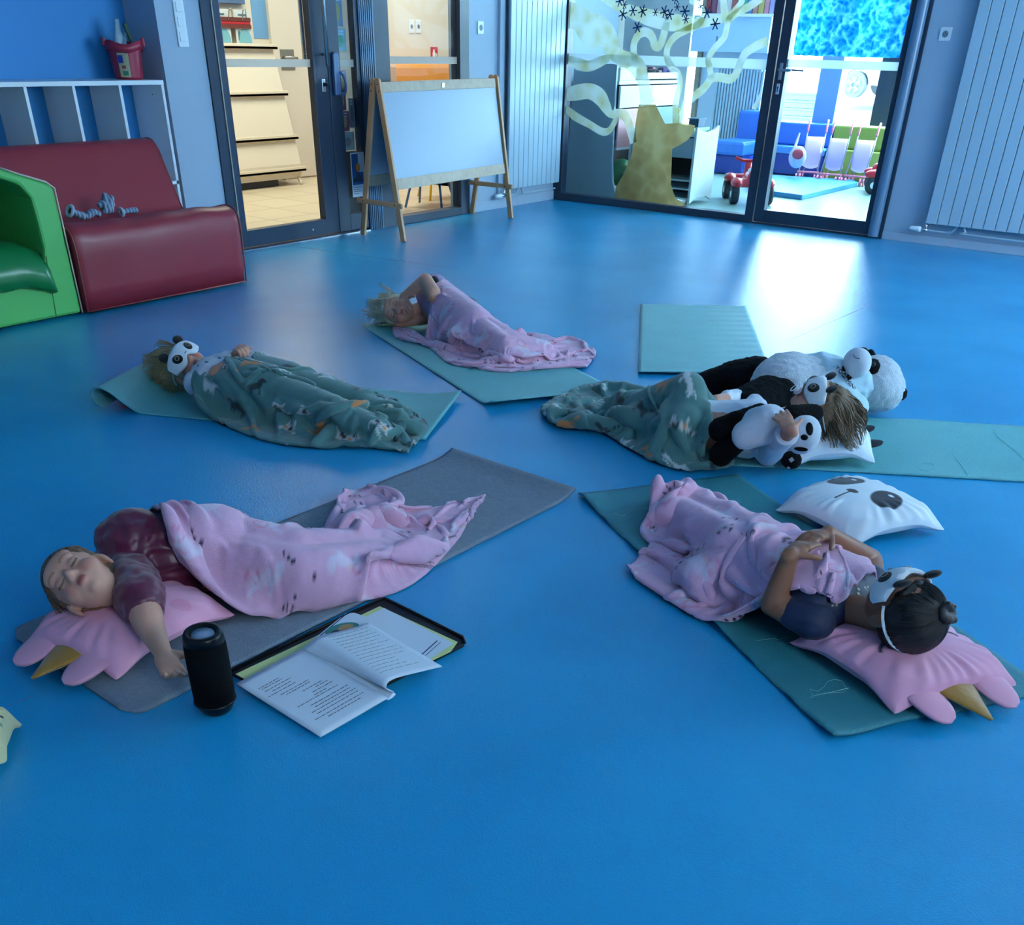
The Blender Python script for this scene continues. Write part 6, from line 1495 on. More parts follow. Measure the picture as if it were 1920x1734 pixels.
add_hair(p4, F4, (34, 25, 24), 800, .13, (0, -.45, .55), None, .0, .05, .0016, 3, .05, to=(.012, -.03, .10))
s = MB(); bn_ = F4(.012, -.02, .105)
for k in range(14): a = k*.9; s.cap(bn_+(F4.X*math.cos(a)+F4.Y*math.sin(a))*.014, bn_+(F4.X*math.cos(a+1.5)+F4.Y*math.sin(a+1.5))*.018+F4.Z*.004*(k % 4), .011, .009)
skin('hair_bun', s, .004, MATS['hair_34_25_24'], p4, noise=(160, .002))
s = MB(); s.tube([F4(.012, -.02, .096)+(F4.X*math.cos(a)+F4.Y*math.sin(a))*.018 for a in np.linspace(0, 2*PI, 14)[:-1]], .004, 6, closed=True); s.build('hair_tie', mat('black_elastic', (14, 14, 18), .6), p4, smooth=True)
add_mask(p4, F4)
SF4 = support([(*(ch+U4*.02)[:2], .205, .108, *hip[:2], .195, .108), (*hip[:2], .195, .108, *kn[:2], .14, .105), (*kn[:2], .14, .11, *ft[:2], .10, .10), (*P(1236, 892, .15)[:2], .150, .04, *P(1262, 915, .15)[:2], .150, .05)], MZ)
CL4 = [(ch-S4*.038, hip-S4*.038, .083, .078), (ch+S4*.038, hip+S4*.038, .083, .078)]+[q_ for q in (-1, 1) for q_ in ((hip+S4*.04*q, kn+S4*.045*q, .066, .046), (kn+S4*.045*q, ft+S4*.035*q, .046, .028), (ft+S4*.035*q, ft+S4*.03*q+UP*.05, .024, .018))]
blanket('blanket', 'pink fleece blanket with pale prints over the dark haired child, front right',
    [[(1505, 1164, .01), (1450, 1190, .01), (1330, 1168, .01), (1215, 1100, .01), (1175, 1070, .01)],                       # near side, from chest edge to feet corner (u)
     [(1175, 1070, .01), (1218, 1025, .01), (1216, 985, .01), (1222, 940, .01)],                                             # feet end
     [(1650, 1078, .11), (1540, 1010, .03), (1440, 965, .03), (1360, 925, .03), (1290, 912, .02), (1222, 940, .01)],        # far side
     [(1505, 1164, .01), (1540, 1122, .12), (1575, 1088, .205), (1615, 1066, .21), (1655, 1080, .12)]],
    SF4, [([(1228, 885), (1262, 945), (1330, 1020), (1400, 1090), (1440, 1140)], .020, .035), ([(1250, 905), (1300, 960), (1360, 1025), (1420, 1080)], .018, -.02),
          ([(1222, 985), (1250, 1030), (1300, 1080), (1330, 1130), (1390, 1180)], .018, .035), ([(1240, 990), (1290, 1035), (1345, 1085)], .014, .03), ([(1200, 1045), (1260, 1090), (1320, 1140), (1400, 1185)], .020, .03),
          ([(1350, 1130), (1400, 1140), (1440, 1160)], .014, .03), ([(1360, 1155), (1420, 1150), (1455, 1165)], .012, .028), ([(1295, 1050), (1310, 1100), (1350, 1140)], .013, .028),
          ([(1490, 1118), (1540, 1070), (1590, 1050), (1642, 1066)], .008, .014), ([(1470, 1108), (1528, 1058), (1580, 1040), (1632, 1050)], .006, .010), ([(1290, 880), (1318, 888), (1322, 905)], .02, .03),
          ([(1330, 905), (1380, 930), (1400, 950)], .016, .018), ([(1262, 920), (1290, 1000), (1300, 1040)], .018, -.015)], pink_patt, seed=1, wr=.9, open_=('L',), ang=.5, peaks=[(1234, 895, .14, .035)], clear=CL4, press=[(el_n, wr_n*.4+el_n*.6, .031, .026)], rumple=[(1300, 1090, .17, .042), (1225, 1060, .09, .03), (1400, 1160, .09, .03)])

# ---------- child in the burgundy shirt, front left
F5 = Fr(P(160, 1092, .165), (.62, -.55, .62), (-.62, -.12, .10), 1.0)
hd = F5.c; U5 = unitv(P(700, 1010, .1)-P(150, 1085, .1)); U5[2] = 0; U5 = unitv(U5)
S5 = perp(U5); S5 = S5 if np.dot(S5, CAM-hd) > 0 else -S5
p5 = person(P(260, 1060, .05), 'child in a burgundy shirt lying with one bare arm stretched out, front left')
ch = P(262, 1050, .115); hip = P(410, 1040, .10); kn = P(560, 1065, .09); ft = P(730, 1040, .05)
b = MB(); add_head(b, F5, hd*.35+ch*.65-UP*.01)
b.cap(ch-UP*.025, ch+UP*.035, .085, .080); b.cap(ch+UP*.02, hip+UP*.02, .085, .082); b.cap(ch-UP*.02, hip-UP*.01, .085, .08)
arm_chain(b, [hip+S5*.02, kn+S5*.03, ft], [.075, .05, .03]); arm_chain(b, [hip-S5*.02+UP*.02, kn-S5*.05+UP*.02, ft-S5*.06], [.07, .048, .03])
sh = P(262, 1120, .14); el = P(280, 1172, .115); wr = P(304, 1222, .075)
arm_chain(b, [ch+S5*.04+UP*.0-U5*.03, sh, el, wr], [.045, .042, .034, .020])
dh = unitv(P(322, 1258, .055)-wr); add_hand(b, wr, dh, -UP+S5*.2, unitv(P(345, 1225, .06)-wr), (.3, .4, .45, .5), 1.15, .3, .12)
sh2 = ch+UP*.06-U5*.04; el2 = P(300, 1010, .13); b.cap(sh2, el2, .042, .036); b.cap(el2, P(345, 1050, .10), .034, .024)
skin('body', b, .0032, skinmat(), p5, colfn=lambda co: head_cols(F5, SKIN1, co))
s = MB(); s.cap(ch-UP*.02, ch+UP*.045, .094, .09); s.cap(ch+UP*.025, hip+UP*.025, .094, .09); s.cap(ch-UP*.012, hip, .094, .085); s.cap(ch+S5*.04-U5*.03, sh+(el-sh)*.05, .062, .058); s.cap(sh, sh+(el-sh)*.3, .056, .050); s.cap(sh2, el2+(sh2-el2)*.3, .055, .048)
s.cap(ch-U5*.05, ch, .06, .09)
skin('shirt', s, .0036, mat('burgundy_satin', (96, 14, 50), .4, sheen=.3, noise=(24, .15)), p5, noise=(40, .0045))
add_hair(p5, F5, (118, 84, 58), 1000, .17, (0, -.6, .1), None, .55, .07, .0015, 9, .2, band=(.040, .068))
SF5 = support([(*(ch+U5*.03)[:2], .235, .115, *hip[:2], .205, .12), (*hip[:2], .205, .12, *kn[:2], .155, .13), (*kn[:2], .155, .13, *ft[:2], .10, .12), (*P(690, 935, .04)[:2], .045, .04, *P(760, 965, .04)[:2], .05, .07)], MZ)
CL5 = [(ch+UP*.025, hip+UP*.025, .094, .09), (ch-UP*.012, hip, .094, .085), (hip+S5*.02, kn+S5*.03, .075, .05), (kn+S5*.03, ft, .05, .03), (hip-S5*.02+UP*.02, kn-S5*.05+UP*.02, .07, .048), (kn-S5*.05+UP*.02, ft-S5*.06, .048, .03)]
blanket('blanket', 'pink fleece blanket with pale prints over the child in burgundy, front left',
    [[(345, 1135, .02), (432, 1168, .01), (520, 1160, .01), (640, 1135, .01), (770, 1095, .01), (860, 1010, .01), (885, 950, .01)],
     [(885, 950, .01), (905, 930, .02), (912, 916, .03)],
     [(256, 1040, .01), (330, 1035, .01), (400, 1028, .01), (480, 1012, .01), (600, 990, .02), (655, 918, .02), (710, 916, .02), (740, 945, .04), (830, 945, .02), (912, 916, .03)],
     [(345, 1135, .02), (322, 1105, .01), (290, 1075, .01), (256, 1040, .01)]],
    SF5, [([(285, 940), (320, 990), (390, 1045), (470, 1110), (540, 1145)], .017, .035), ([(268, 960), (330, 1040), (375, 1095)], .016, -.02), ([(380, 960), (440, 985), (560, 995), (650, 985), (730, 950)], .022, .030),
          ([(400, 1030), (470, 1025), (530, 1050), (560, 1090)], .014, .020), ([(400, 1015), (500, 1015), (600, 1005), (690, 980)], .013, -.018), ([(560, 1110), (620, 1070), (660, 1030), (700, 1000), (760, 985)], .016, .032),
          ([(600, 1130), (680, 1075), (740, 1030), (800, 975)], .016, .032), ([(650, 1120), (730, 1075), (790, 1030)], .014, .026), ([(655, 915), (680, 940), (720, 960), (790, 985), (800, 1010)], .018, .045),
          ([(690, 915), (712, 930)], .016, .04), ([(700, 960), (690, 990), (650, 1010)], .015, .032), ([(740, 950), (770, 975), (775, 1000)], .014, .03), ([(720, 1030), (750, 1060), (720, 1085)], .012, .026),
          ([(440, 1150), (500, 1140), (560, 1150), (620, 1140)], .016, .02), ([(830, 960), (860, 950), (905, 925)], .014, .02), ([(425, 1140), (470, 1130), (540, 1110)], .018, .012)], pink_patt, seed=6, wr=.9, open_=('L',), ang=.3, clear=CL5, rumple=[(740, 990, .15, .045), (690, 940, .09, .05), (840, 960, .10, .02), (620, 1110, .09, .03)])

# ---------- child with the green blanket, rear left
F1 = Fr(P(352, 688, .115), (.18, -.55, .95), (-.72, -.30, .34), 1.0)
hd = F1.c; U1 = unitv(P(770, 800, .05)-P(352, 690, .1)); U1[2] = 0; U1 = unitv(U1); S1 = perp(U1); S1 = S1 if np.dot(S1, CAM-hd) > 0 else -S1
p1_ = person(P(400, 720, .05), 'fair haired child in a panda sleep mask under a green blanket, rear left')
ch = hd+U1*.20; ch[2] = .10; hip = hd+U1*.47; hip[2] = .10; kn = hd+U1*.76; kn[2] = .08; ft = hd+U1*.96; ft[2] = .045
b = MB(); add_head(b, F1, hd+U1*.13-UP*.02)
b.cap(ch-S1*.05, ch+S1*.05, .082, .082); b.cap(ch-S1*.04, hip-S1*.04, .078, .074); b.cap(ch+S1*.04, hip+S1*.04, .078, .074)
for q in (-1, 1): arm_chain(b, [hip+S1*.05*q, kn+S1*.06*q, ft+S1*.06*q], [.066, .045, .03])
el_n = P(392, 728, .055); wr_n = P(405, 694, .165); el_f = P(440, 690, .10); wr_f = P(440, 668, .185)
arm_chain(b, [ch-U1*.05+S1*.11, el_n, wr_n], [.04, .034, .020]); arm_chain(b, [ch-U1*.05-S1*.11, el_f, wr_f], [.04, .032, .020])
add_hand(b, wr_n, unitv(P(432, 676, .195)-wr_n), UP+S1*.4-U1*.3, -U1+V3(0, 0, .4), (.35, .45, .5, .6), 1.1, .4)
add_hand(b, wr_f, unitv(U1*.5+UP*.5+S1*.15), -U1*.6+UP*.5, -S1, (.8, .85, .9, .95), 1.1, .6)
skin('body', b, .0032, skinmat(), p1_, colfn=lambda co: head_cols(F1, SKIN1, co))
s = MB(); s.cap(ch-S1*.055-U1*.02, ch+S1*.055-U1*.02, .091, .091); s.cap(ch, hip, .10, .09); s.cap(ch-U1*.05+S1*.11, el_n, .052, .05); s.cap(el_n, el_n+(wr_n-el_n)*.55, .048, .036); s.cap(ch-U1*.05-S1*.11, el_f, .05, .046); s.cap(el_f, el_f+(wr_f-el_f)*.75, .045, .034)
def top_cols(co):
    c = np.ones((len(co), 3))*lin((206, 208, 214)); n_ = vnoise(co[:, 0]*55, co[:, 1]*55+co[:, 2]*50); c[(n_ > .62)] = lin((90, 96, 120)); return c
skin('shirt', s, .0036, mat('printed_cotton', (255, 255, 255), .8, vcol=True), p1_, colfn=top_cols, noise=(36, .003))
add_hair(p1_, F1, (186, 160, 118), 800, .13, (0, -.45, .7), None, .45, .014, .0015, 12)
add_mask(p1_, F1)
SF1 = support([(*(ch+U1*.02)[:2], .20, .135, *hip[:2], .195, .14), (*hip[:2], .195, .135, *kn[:2], .15, .12), (*kn[:2], .15, .115, *ft[:2], .12, .11)], MZ)
CL1 = [(ch-S1*.05, hip-S1*.04, .086, .078), (ch+S1*.05, hip+S1*.04, .086, .078)]+[q_ for q in (-1, 1) for q_ in ((hip+S1*.05*q, kn+S1*.06*q, .066, .045), (kn+S1*.06*q, ft+S1*.06*q, .045, .03))]
blanket('blanket', 'green fleece blanket with dog print over the fair haired child, rear left',
    [[(365, 770, .01), (430, 800, .01), (500, 825, .01), (590, 838, .01), (690, 838, .01), (765, 848, .01)],
     [(765, 848, .01), (793, 815, .01), (790, 785, .03), (768, 758, .03)],
     [(488, 660, .17), (540, 685, .09), (600, 700, .06), (655, 722, .04), (715, 735, .04), (768, 758, .03)],
     [(365, 770, .01), (385, 752, .02), (430, 742, .06), (458, 718, .15), (468, 690, .18), (488, 660, .17)]],
    SF1, [([(372, 750), (385, 775), (440, 795), (490, 815)], .016, .03), ([(430, 745), (500, 742), (560, 755), (620, 762), (680, 720)], .018, .016), ([(500, 815), (510, 790), (525, 765)], .014, .030), ([(530, 800), (600, 815), (660, 800), (700, 760), (695, 730)], .016, .032),
          ([(560, 745), (640, 750), (670, 735), (690, 722)], .018, .020), ([(715, 740), (740, 770), (760, 800), (750, 830)], .014, .036), ([(735, 745), (765, 775), (785, 805)], .014, .034), ([(700, 800), (720, 835), (760, 840)], .012, .028),
          ([(690, 790), (715, 785), (740, 800)], .018, -.03), ([(600, 835), (650, 822), (700, 815)], .012, .024), ([(640, 705), (700, 725)], .012, .018), ([(440, 690), (445, 720), (440, 740)], .007, .012), ([(452, 685), (458, 715), (455, 740)], .007, .012),
          ([(520, 735), (600, 745), (660, 765)], .022, -.014), ([(655, 770), (660, 795), (640, 815)], .012, .026)], green_patt, seed=3, wr=.8, open_=('L',), ang=.2, clear=CL1, press=[(el_n, wr_n, .046, .03)], rumple=[(720, 790, .15, .045), (430, 775, .10, .03), (600, 810, .12, .03)])

# ---------- blond child with the pink blanket, rear centre
F2 = Fr(P(748, 582, .095), (.35, -.78, .25), (-.80, -.30, .12), 1.0)
hd = F2.c; U2_ = unitv(P(1080, 675, .05)-P(748, 585, .08)); U2_[2] = 0; U2_ = unitv(U2_); S2 = perp(U2_); S2 = S2 if np.dot(S2, CAM-hd) > 0 else -S2
p2 = person(P(800, 590, .05), 'blond child under a pink blanket with an arm over the face, rear centre')
ch = P(815, 568, .12); hip = P(892, 618, .095); kn = P(950, 652, .07); ft = P(1010, 662, .04)
b = MB(); add_head(b, F2, hd*.4+ch*.6-UP*.02)
b.cap(ch-UP*.03, ch+UP*.04, .08, .08); b.cap(ch+UP*.02, hip, .085, .08); b.cap(ch-UP*.02, hip-UP*.02, .08, .078)
arm_chain(b, [hip+S2*.01, kn+S2*.01, ft], [.062, .042, .026]); arm_chain(b, [hip-S2*.03, kn-S2*.05, ft-S2*.05], [.062, .042, .026])
sh = P(812, 552, .20); el = P(798, 527, .245); wr = P(757, 557, .16)
arm_chain(b, [sh, el, wr], [.040, .036, .021]); add_hand(b, wr, unitv(P(768, 592, .10)-wr), S2+UP*.3, U2_, (.08, .1, .12, .15), 1.12, .2, .25)
b.cap(P(820, 590, .06), P(785, 600, .05), .035, .028); b.cap(P(785, 600, .05), P(745, 607, .03), .026, .02)
skin('body', b, .0032, skinmat(), p2, colfn=lambda co: head_cols(F2, SKIN1, co))
s = MB(); s.cap(ch-UP*.02, ch+UP*.05, .088, .086); s.cap(ch+UP*.02, hip, .093, .086)
skin('shirt', s, .0042, mat('lilac_top', (176, 150, 184), .8), p2, noise=(36, .003))
add_hair(p2, F2, (222, 208, 178), 1000, .13, (0, -.35, .5), None, .35, .012, .0016, 15, .5, band=(.036, .070))
SF2 = support([(*ch[:2], .225, .105, *hip[:2], .19, .12), (*hip[:2], .19, .12, *kn[:2], .13, .12), (*kn[:2], .13, .12, *ft[:2], .075, .13)], MZ)
CL2 = [(ch+UP*.02, hip, .091, .084), (hip+S2*.01, kn+S2*.01, .062, .042), (kn+S2*.01, ft, .042, .026), (hip-S2*.03, kn-S2*.05, .062, .042), (kn-S2*.05, ft-S2*.05, .042, .026)]
blanket('blanket', 'pink fleece blanket with pale prints over the blond child, rear centre',
    [[(735, 612, .02), (745, 635, .01), (800, 648, .01), (840, 680, .01), (890, 690, .01), (950, 697, .01), (1030, 690, .01), (1100, 688, .01)],
     [(1100, 688, .01), (1110, 672, .02), (1118, 660, .02)],
     [(858, 540, .17), (900, 575, .10), (950, 598, .07), (1000, 622, .04), (1045, 628, .03), (1085, 634, .03), (1118, 660, .02)],
     [(735, 612, .02), (782, 600, .09), (790, 568, .20), (810, 535, .23), (858, 540, .17)]],
    SF2, [([(790, 600), (805, 580), (860, 575), (905, 600), (960, 640), (1020, 660)], .010, .022), ([(800, 615), (830, 590), (880, 595), (925, 635), (945, 670)], .010, .022), ([(800, 560), (860, 560), (930, 600), (1010, 640), (1080, 650)], .010, .022), ([(820, 545), (880, 565), (960, 610), (1040, 630)], .010, .018),
          ([(740, 620), (790, 625), (830, 640), (900, 650), (925, 690)], .016, .030), ([(740, 612), (780, 610), (795, 620)], .012, .03), ([(930, 680), (1000, 672), (1060, 660), (1090, 670)], .012, .026), ([(1000, 655), (1060, 640), (1100, 650)], .012, .026), ([(1040, 632), (1000, 624)], .012, .03),
          ([(1060, 680), (1095, 660), (1110, 670)], .010, .028), ([(850, 625), (870, 660)], .03, -.02), ([(940, 690), (1010, 685)], .012, .015)], pink_patt, seed=9, wr=.8, open_=('L',), clear=CL2, rumple=[(1060, 660, .14, .035), (770, 625, .10, .035), (900, 660, .10, .02)])
pe = thing('black_plush_toy', P(812, 530, .2), 'black plush toy whose ears peek out behind the blond child', 'soft toy')
s = MB(); s.ell(P(815, 528, .235), (.026, .02, .028)); s.cap(P(815, 530, .22), P(850, 560, .14), .03, .05); s.cap(P(850, 560, .14), P(886, 568, .10), .045, .022); skin('body', s, .005, mat('black_plush', (12, 13, 18), .9), pe)

# ---------- plush builder
m_wp = mat('white_fur', (214, 222, 232), .95, sheen=.5, bump=(260, .8), noise=(70, .08)); m_bp = mat('black_fur', (8, 9, 14), .95, spec=.2, bump=(260, .8)); m_wpl = mat('white_short_fur', (206, 214, 226), .9, sheen=.3, bump=(600, .4))
# big panda lying on its back
bp = thing('big_plush_panda', P(1520, 720, .01), 'big plush panda in a pale printed shirt lying behind the brown haired child', 'soft toy')
hc = P(1640, 718, .118); bc_ = P(1480, 715, .12); UB = unitv(bc_-hc); UB[2] = 0; UB = unitv(UB); SB = perp(UB); SB = SB if np.dot(SB, CAM-hc) > 0 else -SB
s = MB(); s.ell(hc, (.104, .118, .106), np.array([UB, SB, UP])); s.ell(hc-UB*.03-UP*.02, (.09, .110, .09), np.array([UB, SB, UP])); skin('head', s, .006, m_wp, bp, noise=(60, .0035))
mz = P(1607, 680, .225); s = MB(); s.ell(mz, (.052, .062, .055), np.array([UB, SB, UP])); mzo = skin('muzzle', s, .005, m_wpl, bp)
s = MB(); s.ell(P(1619, 658, .262), (.017, .024, .013), np.array([UB, SB, UP])); s.build('nose', m_bp, mzo, smooth=True)
s = MB(); s.tube(spline([P(1600, 663, .262), P(1603, 670, .262), P(1612, 672, .262)], 5), .0013, 6); s.build('mouth_line', m_bp, mzo, smooth=True)
e_ = P(1636, 687, .200); s = MB(); s.ell(e_, (.026, .036, .030), np.array([UB, SB, UP])); s.cap(e_, P(1620, 694, .19), .02, .01); ep = skin('eye_patch', s, .004, m_bp, bp, noise=(100, .002))
s = MB(); s.ell(P(1638, 683, .240), .008); s.build('eye', m_black, ep, smooth=True)
e_ = hc-SB*.06-UP*0+UP*.085+UB*.02; s = MB(); s.ell(e_, (.02, .03, .03), np.array([UB, SB, UP])); skin('eye_patch', s, .004, m_bp, bp, noise=(100, .002))
for q, px in ((1, None), (-1, None)):
    c_ = P(1683, 737, .09) if q > 0 else hc-UB*.085-SB*.10; s = MB(); s.ell(c_, (.036, .042, .030), np.array([UB, SB, UP])); skin('ear', s, .005, m_bp, bp, noise=(90, .003))
s = MB(); s.ell(P(1478, 722, .12), (.15, .125, .125), np.array([UB, SB, UP])); s.cap(P(1478, 722, .12), P(1560, 722, .12), .12, .10); skin('body', s, .006, m_wp, bp, noise=(60, .0045))
s = MB(); sc_ = P(1560, 722, .12); s.cap(P(1535, 722, .115), P(1592, 722, .12), .128, .095); s.cap(sc_+SB*.08-UP*.02, P(1600, 765, .07), .062, .055); s.cap(sc_-SB*.08, sc_-SB*.16-UB*.03, .06, .05)
shirt = skin('shirt', s, .005, mat('pale_jersey', (176, 206, 218), .8, sheen=.2), bp, noise=(26, .006))
s = MB(); s.cap(P(1600, 765, .07), P(1607, 790, .04), .046, .04); s.cap(P(1590, 752, .08), P(1600, 765, .07), .045, .046); skin('arm', s, .005, m_bp, bp, noise=(60, .003))
s = MB(); s.cap(sc_-SB*.14-UB*.02, sc_-SB*.22-UB*.03-UP*.06, .048, .042); skin('arm', s, .005, m_bp, bp, noise=(60, .003))
s = MB(); s.cap(P(1440, 745, .10), P(1400, 765, .08), .085, .085); s.cap(P(1462, 740, .11), P(1440, 745, .10), .07, .085); skin('leg', s, .005, m_bp, bp, noise=(60, .003))
s = MB(); s.cap(P(1420, 705, .11), P(1370, 715, .09), .08, .08); s.cap(P(1370, 715, .09), P(1325, 720, .075), .075, .055); skin('leg', s, .005, m_bp, bp, noise=(60, .003))
# writing and little face on the shirt
def on_caps(px, py, capsules):
    d = ray(px, py); t = .5
    for _ in range(400):
        p = CAM+d*t; m_ = 9
        for a, b_, ra, rb in capsules:
            ab = b_-a; q = np.clip((p-a) @ ab/(ab @ ab), 0, 1); m_ = min(m_, np.linalg.norm(p-a-ab*q)-(ra+(rb-ra)*q))
        if m_ < .0006: break
        t += m_*.9/np.linalg.norm(d)
    return CAM+d*t
CS = [(P(1535, 722, .115), P(1592, 722, .12), .134, .101)]
def shirt_text(txt, p0, p1, hp, size):
    a, b_ = on_caps(*p0, CS), on_caps(*p1, CS); h_ = on_caps(*hp, CS)
    n_ = np.cross(b_-a, h_-a); n_ /= np.linalg.norm(n_); n_ = n_ if n_ @ (CAM-a) > 0 else -n_
    return text_mesh(txt, size, a+n_*.004, b_-a, h_-a, 'shirt_lettering', mat('dark_grey_print', (54, 60, 84), .7), shirt, .0015)
shirt_text('YOGI MINI', (1565, 690), (1587, 717), (1572, 683), .024)
for px, py in ((1583, 691), (1592, 706)):
    c_ = on_caps(px, py, CS); n_ = unitv(c_-(P(1565, 722, .118))); s = MB(); sd_, u_, _ = frame_from(n_); s.ell(c_+n_*.001, (.010, .013, .003), np.array([sd_, u_, n_])); s.build('printed_eye', m_bp, shirt, smooth=True); s = MB(); s.ell(c_+n_*.004, .0025); s.build('eye_dot', m_pink, shirt, smooth=True)
c_ = on_caps(1585, 700, CS); s = MB(); s.ell(c_, .003); s.build('printed_nose', m_bp, shirt, smooth=True)

# ---------- brown haired child with the green blanket, right
F3 = Fr(P(1532, 762, .20), (-.25, -.28, .92), (.80, .30, .42), 1.0)
hd = F3.c; U3 = unitv(P(1180, 770, .05)-P(1530, 760, .15)); U3[2] = 0; U3 = unitv(U3); S3 = perp(U3); S3 = S3 if np.dot(S3, CAM-hd) > 0 else -S3
p3 = person(P(1420, 800, .05), 'brown haired child with pacifier and sleep mask hugging a small plush panda, right')
ch = hd+U3*.21+S3*.01; ch[2] = .10; hip = hd+U3*.43+S3*.03; hip[2] = .09; kn = P(1290, 735, .20); ft = P(1170, 770, .05)
b = MB(); add_head(b, F3, hd+U3*.125-UP*.06)
b.cap(ch-S3*.045, ch+S3*.045, .08, .08); b.cap(ch-S3*.035, hip-S3*.035, .078, .072); b.cap(ch+S3*.035, hip+S3*.035, .078, .072)
arm_chain(b, [hip-S3*.04, kn, ft], [.066, .047, .03]); arm_chain(b, [hip+S3*.05, P(1260, 808, .07), P(1170, 790, .04)], [.066, .045, .026])
el_n = P(1441, 848, .055); wr_n = P(1484, 806, .232); arm_chain(b, [ch-U3*.05+S3*.10, el_n, wr_n], [.04, .034, .022])
add_hand(b, wr_n, -S3*.75+U3*.45+UP*.25, UP+S3*.7, -U3, (.08, .1, .14, .2), 1.1, .3, .12)
wr_f = P(1340, 752, .15); arm_chain(b, [ch-U3*.03-S3*.11, P(1400, 745, .10), wr_f], [.038, .032, .022]); add_hand(b, wr_f, unitv(P(1315, 748, .17)-wr_f), UP-S3*.2, S3, (.35, .4, .4, .45), 1.12, .3)
skin('body', b, .0032, skinmat(), p3, colfn=lambda co: head_cols(F3, SKIN2, co))
m_wsh = mat('white_jersey', (206, 212, 224), .8, sheen=.2)
s = MB(); s.cap(ch-S3*.05, ch+S3*.05, .089, .089); s.cap(ch, hip, .10, .085); s.cap(ch-U3*.05+S3*.10, el_n, .052, .047); s.cap(el_n, el_n+(wr_n-el_n)*.78, .046, .033); s.cap(ch-U3*.03-S3*.11, P(1400, 745, .10), .05, .044); s.cap(P(1400, 745, .10), P(1362, 750, .13), .042, .034)
sl = skin('shirt', s, .0036, m_wsh, p3, noise=(38, .003))
s = MB(); d_ = unitv(wr_n-el_n); cc_ = el_n+(wr_n-el_n)*.80; s.tube([cc_-d_*.016, cc_+d_*.014], [.038, .037], 20); s.build('cuff', m_wsh, p3, smooth=True, bevel=.004)
add_hair(p3, F3, (122, 94, 66), 900, .125, (0, -.6, .25), None, .6, .085, .0015, 22, .5)
add_mask(p3, F3)
pc = thing('pacifier', F3(0, .09, -.045), 'pale pacifier in the mouth of the child with the brown hair', 'pacifier')
s = MB(); c_ = F3(0, .078, -.044); s.ell(c_, (.022, .004, .015), F3.ax); s.build('shield', mat('clear_pink', (214, 190, 206), .25), pc, smooth=True); s = MB(); s.ell(F3(0, .086, -.044), (.009, .007, .009), F3.ax); s.build('button', m_white, pc, smooth=True)
s = MB(); s.tube([F3(.013*math.cos(a), .093+.004*math.sin(a), -.044-.008+.013*math.sin(a)) for a in np.linspace(0, 2*PI, 14)[:-1]], .0018, 6, closed=True); s.build('ring', m_white, pc, smooth=True)
SF3 = support([(*hip[:2], .17, .13, *P(1370, 800, .12)[:2], .16, .13), (*hip[:2], .17, .12, *kn[:2], .235, .085), (*kn[:2], .245, .08, *P(1270, 790, .12)[:2], .14, .10), (*kn[:2], .20, .10, *ft[:2], .12, .10), (*P(1340, 820, .1)[:2], .12, .10, *P(1200, 790, .1)[:2], .10, .11), (*ft[:2], .11, .10, *P(1080, 765, .05)[:2], .07, .09)], MZ)
CL3 = [(hip-S3*.035, hip-S3*.035, .08, .08), (hip+S3*.035, hip+S3*.035, .08, .08), (hip-S3*.04, kn, .066, .047), (kn, ft, .047, .03), (hip+S3*.05, P(1260, 808, .07), .066, .045), (P(1260, 808, .07), P(1170, 790, .04), .045, .026)]
blanket('blanket', 'green fleece blanket with dog print over the knees of the brown haired child, right',
    [[(1330, 872, .01), (1290, 880, .01), (1240, 870, .01), (1180, 840, .01), (1120, 805, .01), (1060, 795, .01), (1022, 768, .01)],
     [(1022, 768, .01), (1018, 758, .02), (1040, 742, .03)],
     [(1352, 750, .14), (1322, 735, .19), (1300, 705, .20), (1250, 712, .10), (1190, 712, .07), (1140, 710, .06), (1090, 722, .04), (1040, 742, .03)],
     [(1330, 872, .01), (1358, 830, .09), (1385, 790, .16), (1352, 750, .14)]],
    SF3, [([(1280, 705), (1245, 760), (1240, 800), (1255, 830)], .016, .018), ([(1240, 735), (1180, 750), (1130, 790)], .013, .030), ([(1260, 720), (1190, 720), (1120, 765), (1095, 760)], .013, .030), ([(1200, 708), (1150, 715), (1100, 750)], .013, .028),
          ([(1230, 765), (1190, 768), (1150, 790), (1130, 800)], .012, .030), ([(1240, 795), (1200, 790), (1165, 790)], .016, .022), ([(1140, 800), (1180, 825), (1230, 845), (1290, 855)], .012, .030), ([(1128, 805), (1160, 830), (1200, 850)], .010, .026),
          ([(1235, 850), (1250, 870), (1300, 875)], .012, .034), ([(1270, 850), (1300, 850), (1330, 840)], .012, .03), ([(1300, 845), (1320, 800), (1345, 770)], .012, .030), ([(1320, 850), (1335, 800), (1352, 772)], .008, .022), ([(1290, 830), (1310, 790), (1320, 760)], .012, -.02),
          ([(1040, 750), (1090, 735), (1090, 760)], .014, .022), ([(1030, 765), (1045, 770), (1040, 785)], .012, .03), ([(1060, 780), (1110, 770), (1125, 790)], .014, .02), ([(1150, 725), (1110, 760), (1095, 780)], .012, -.03)], green_patt, seed=12, wr=.8, open_=('L',), ang=.6, clear=CL3, rumple=[(1240, 850, .13, .04), (1110, 765, .14, .045), (1180, 740, .12, .04), (1300, 860, .09, .03)])
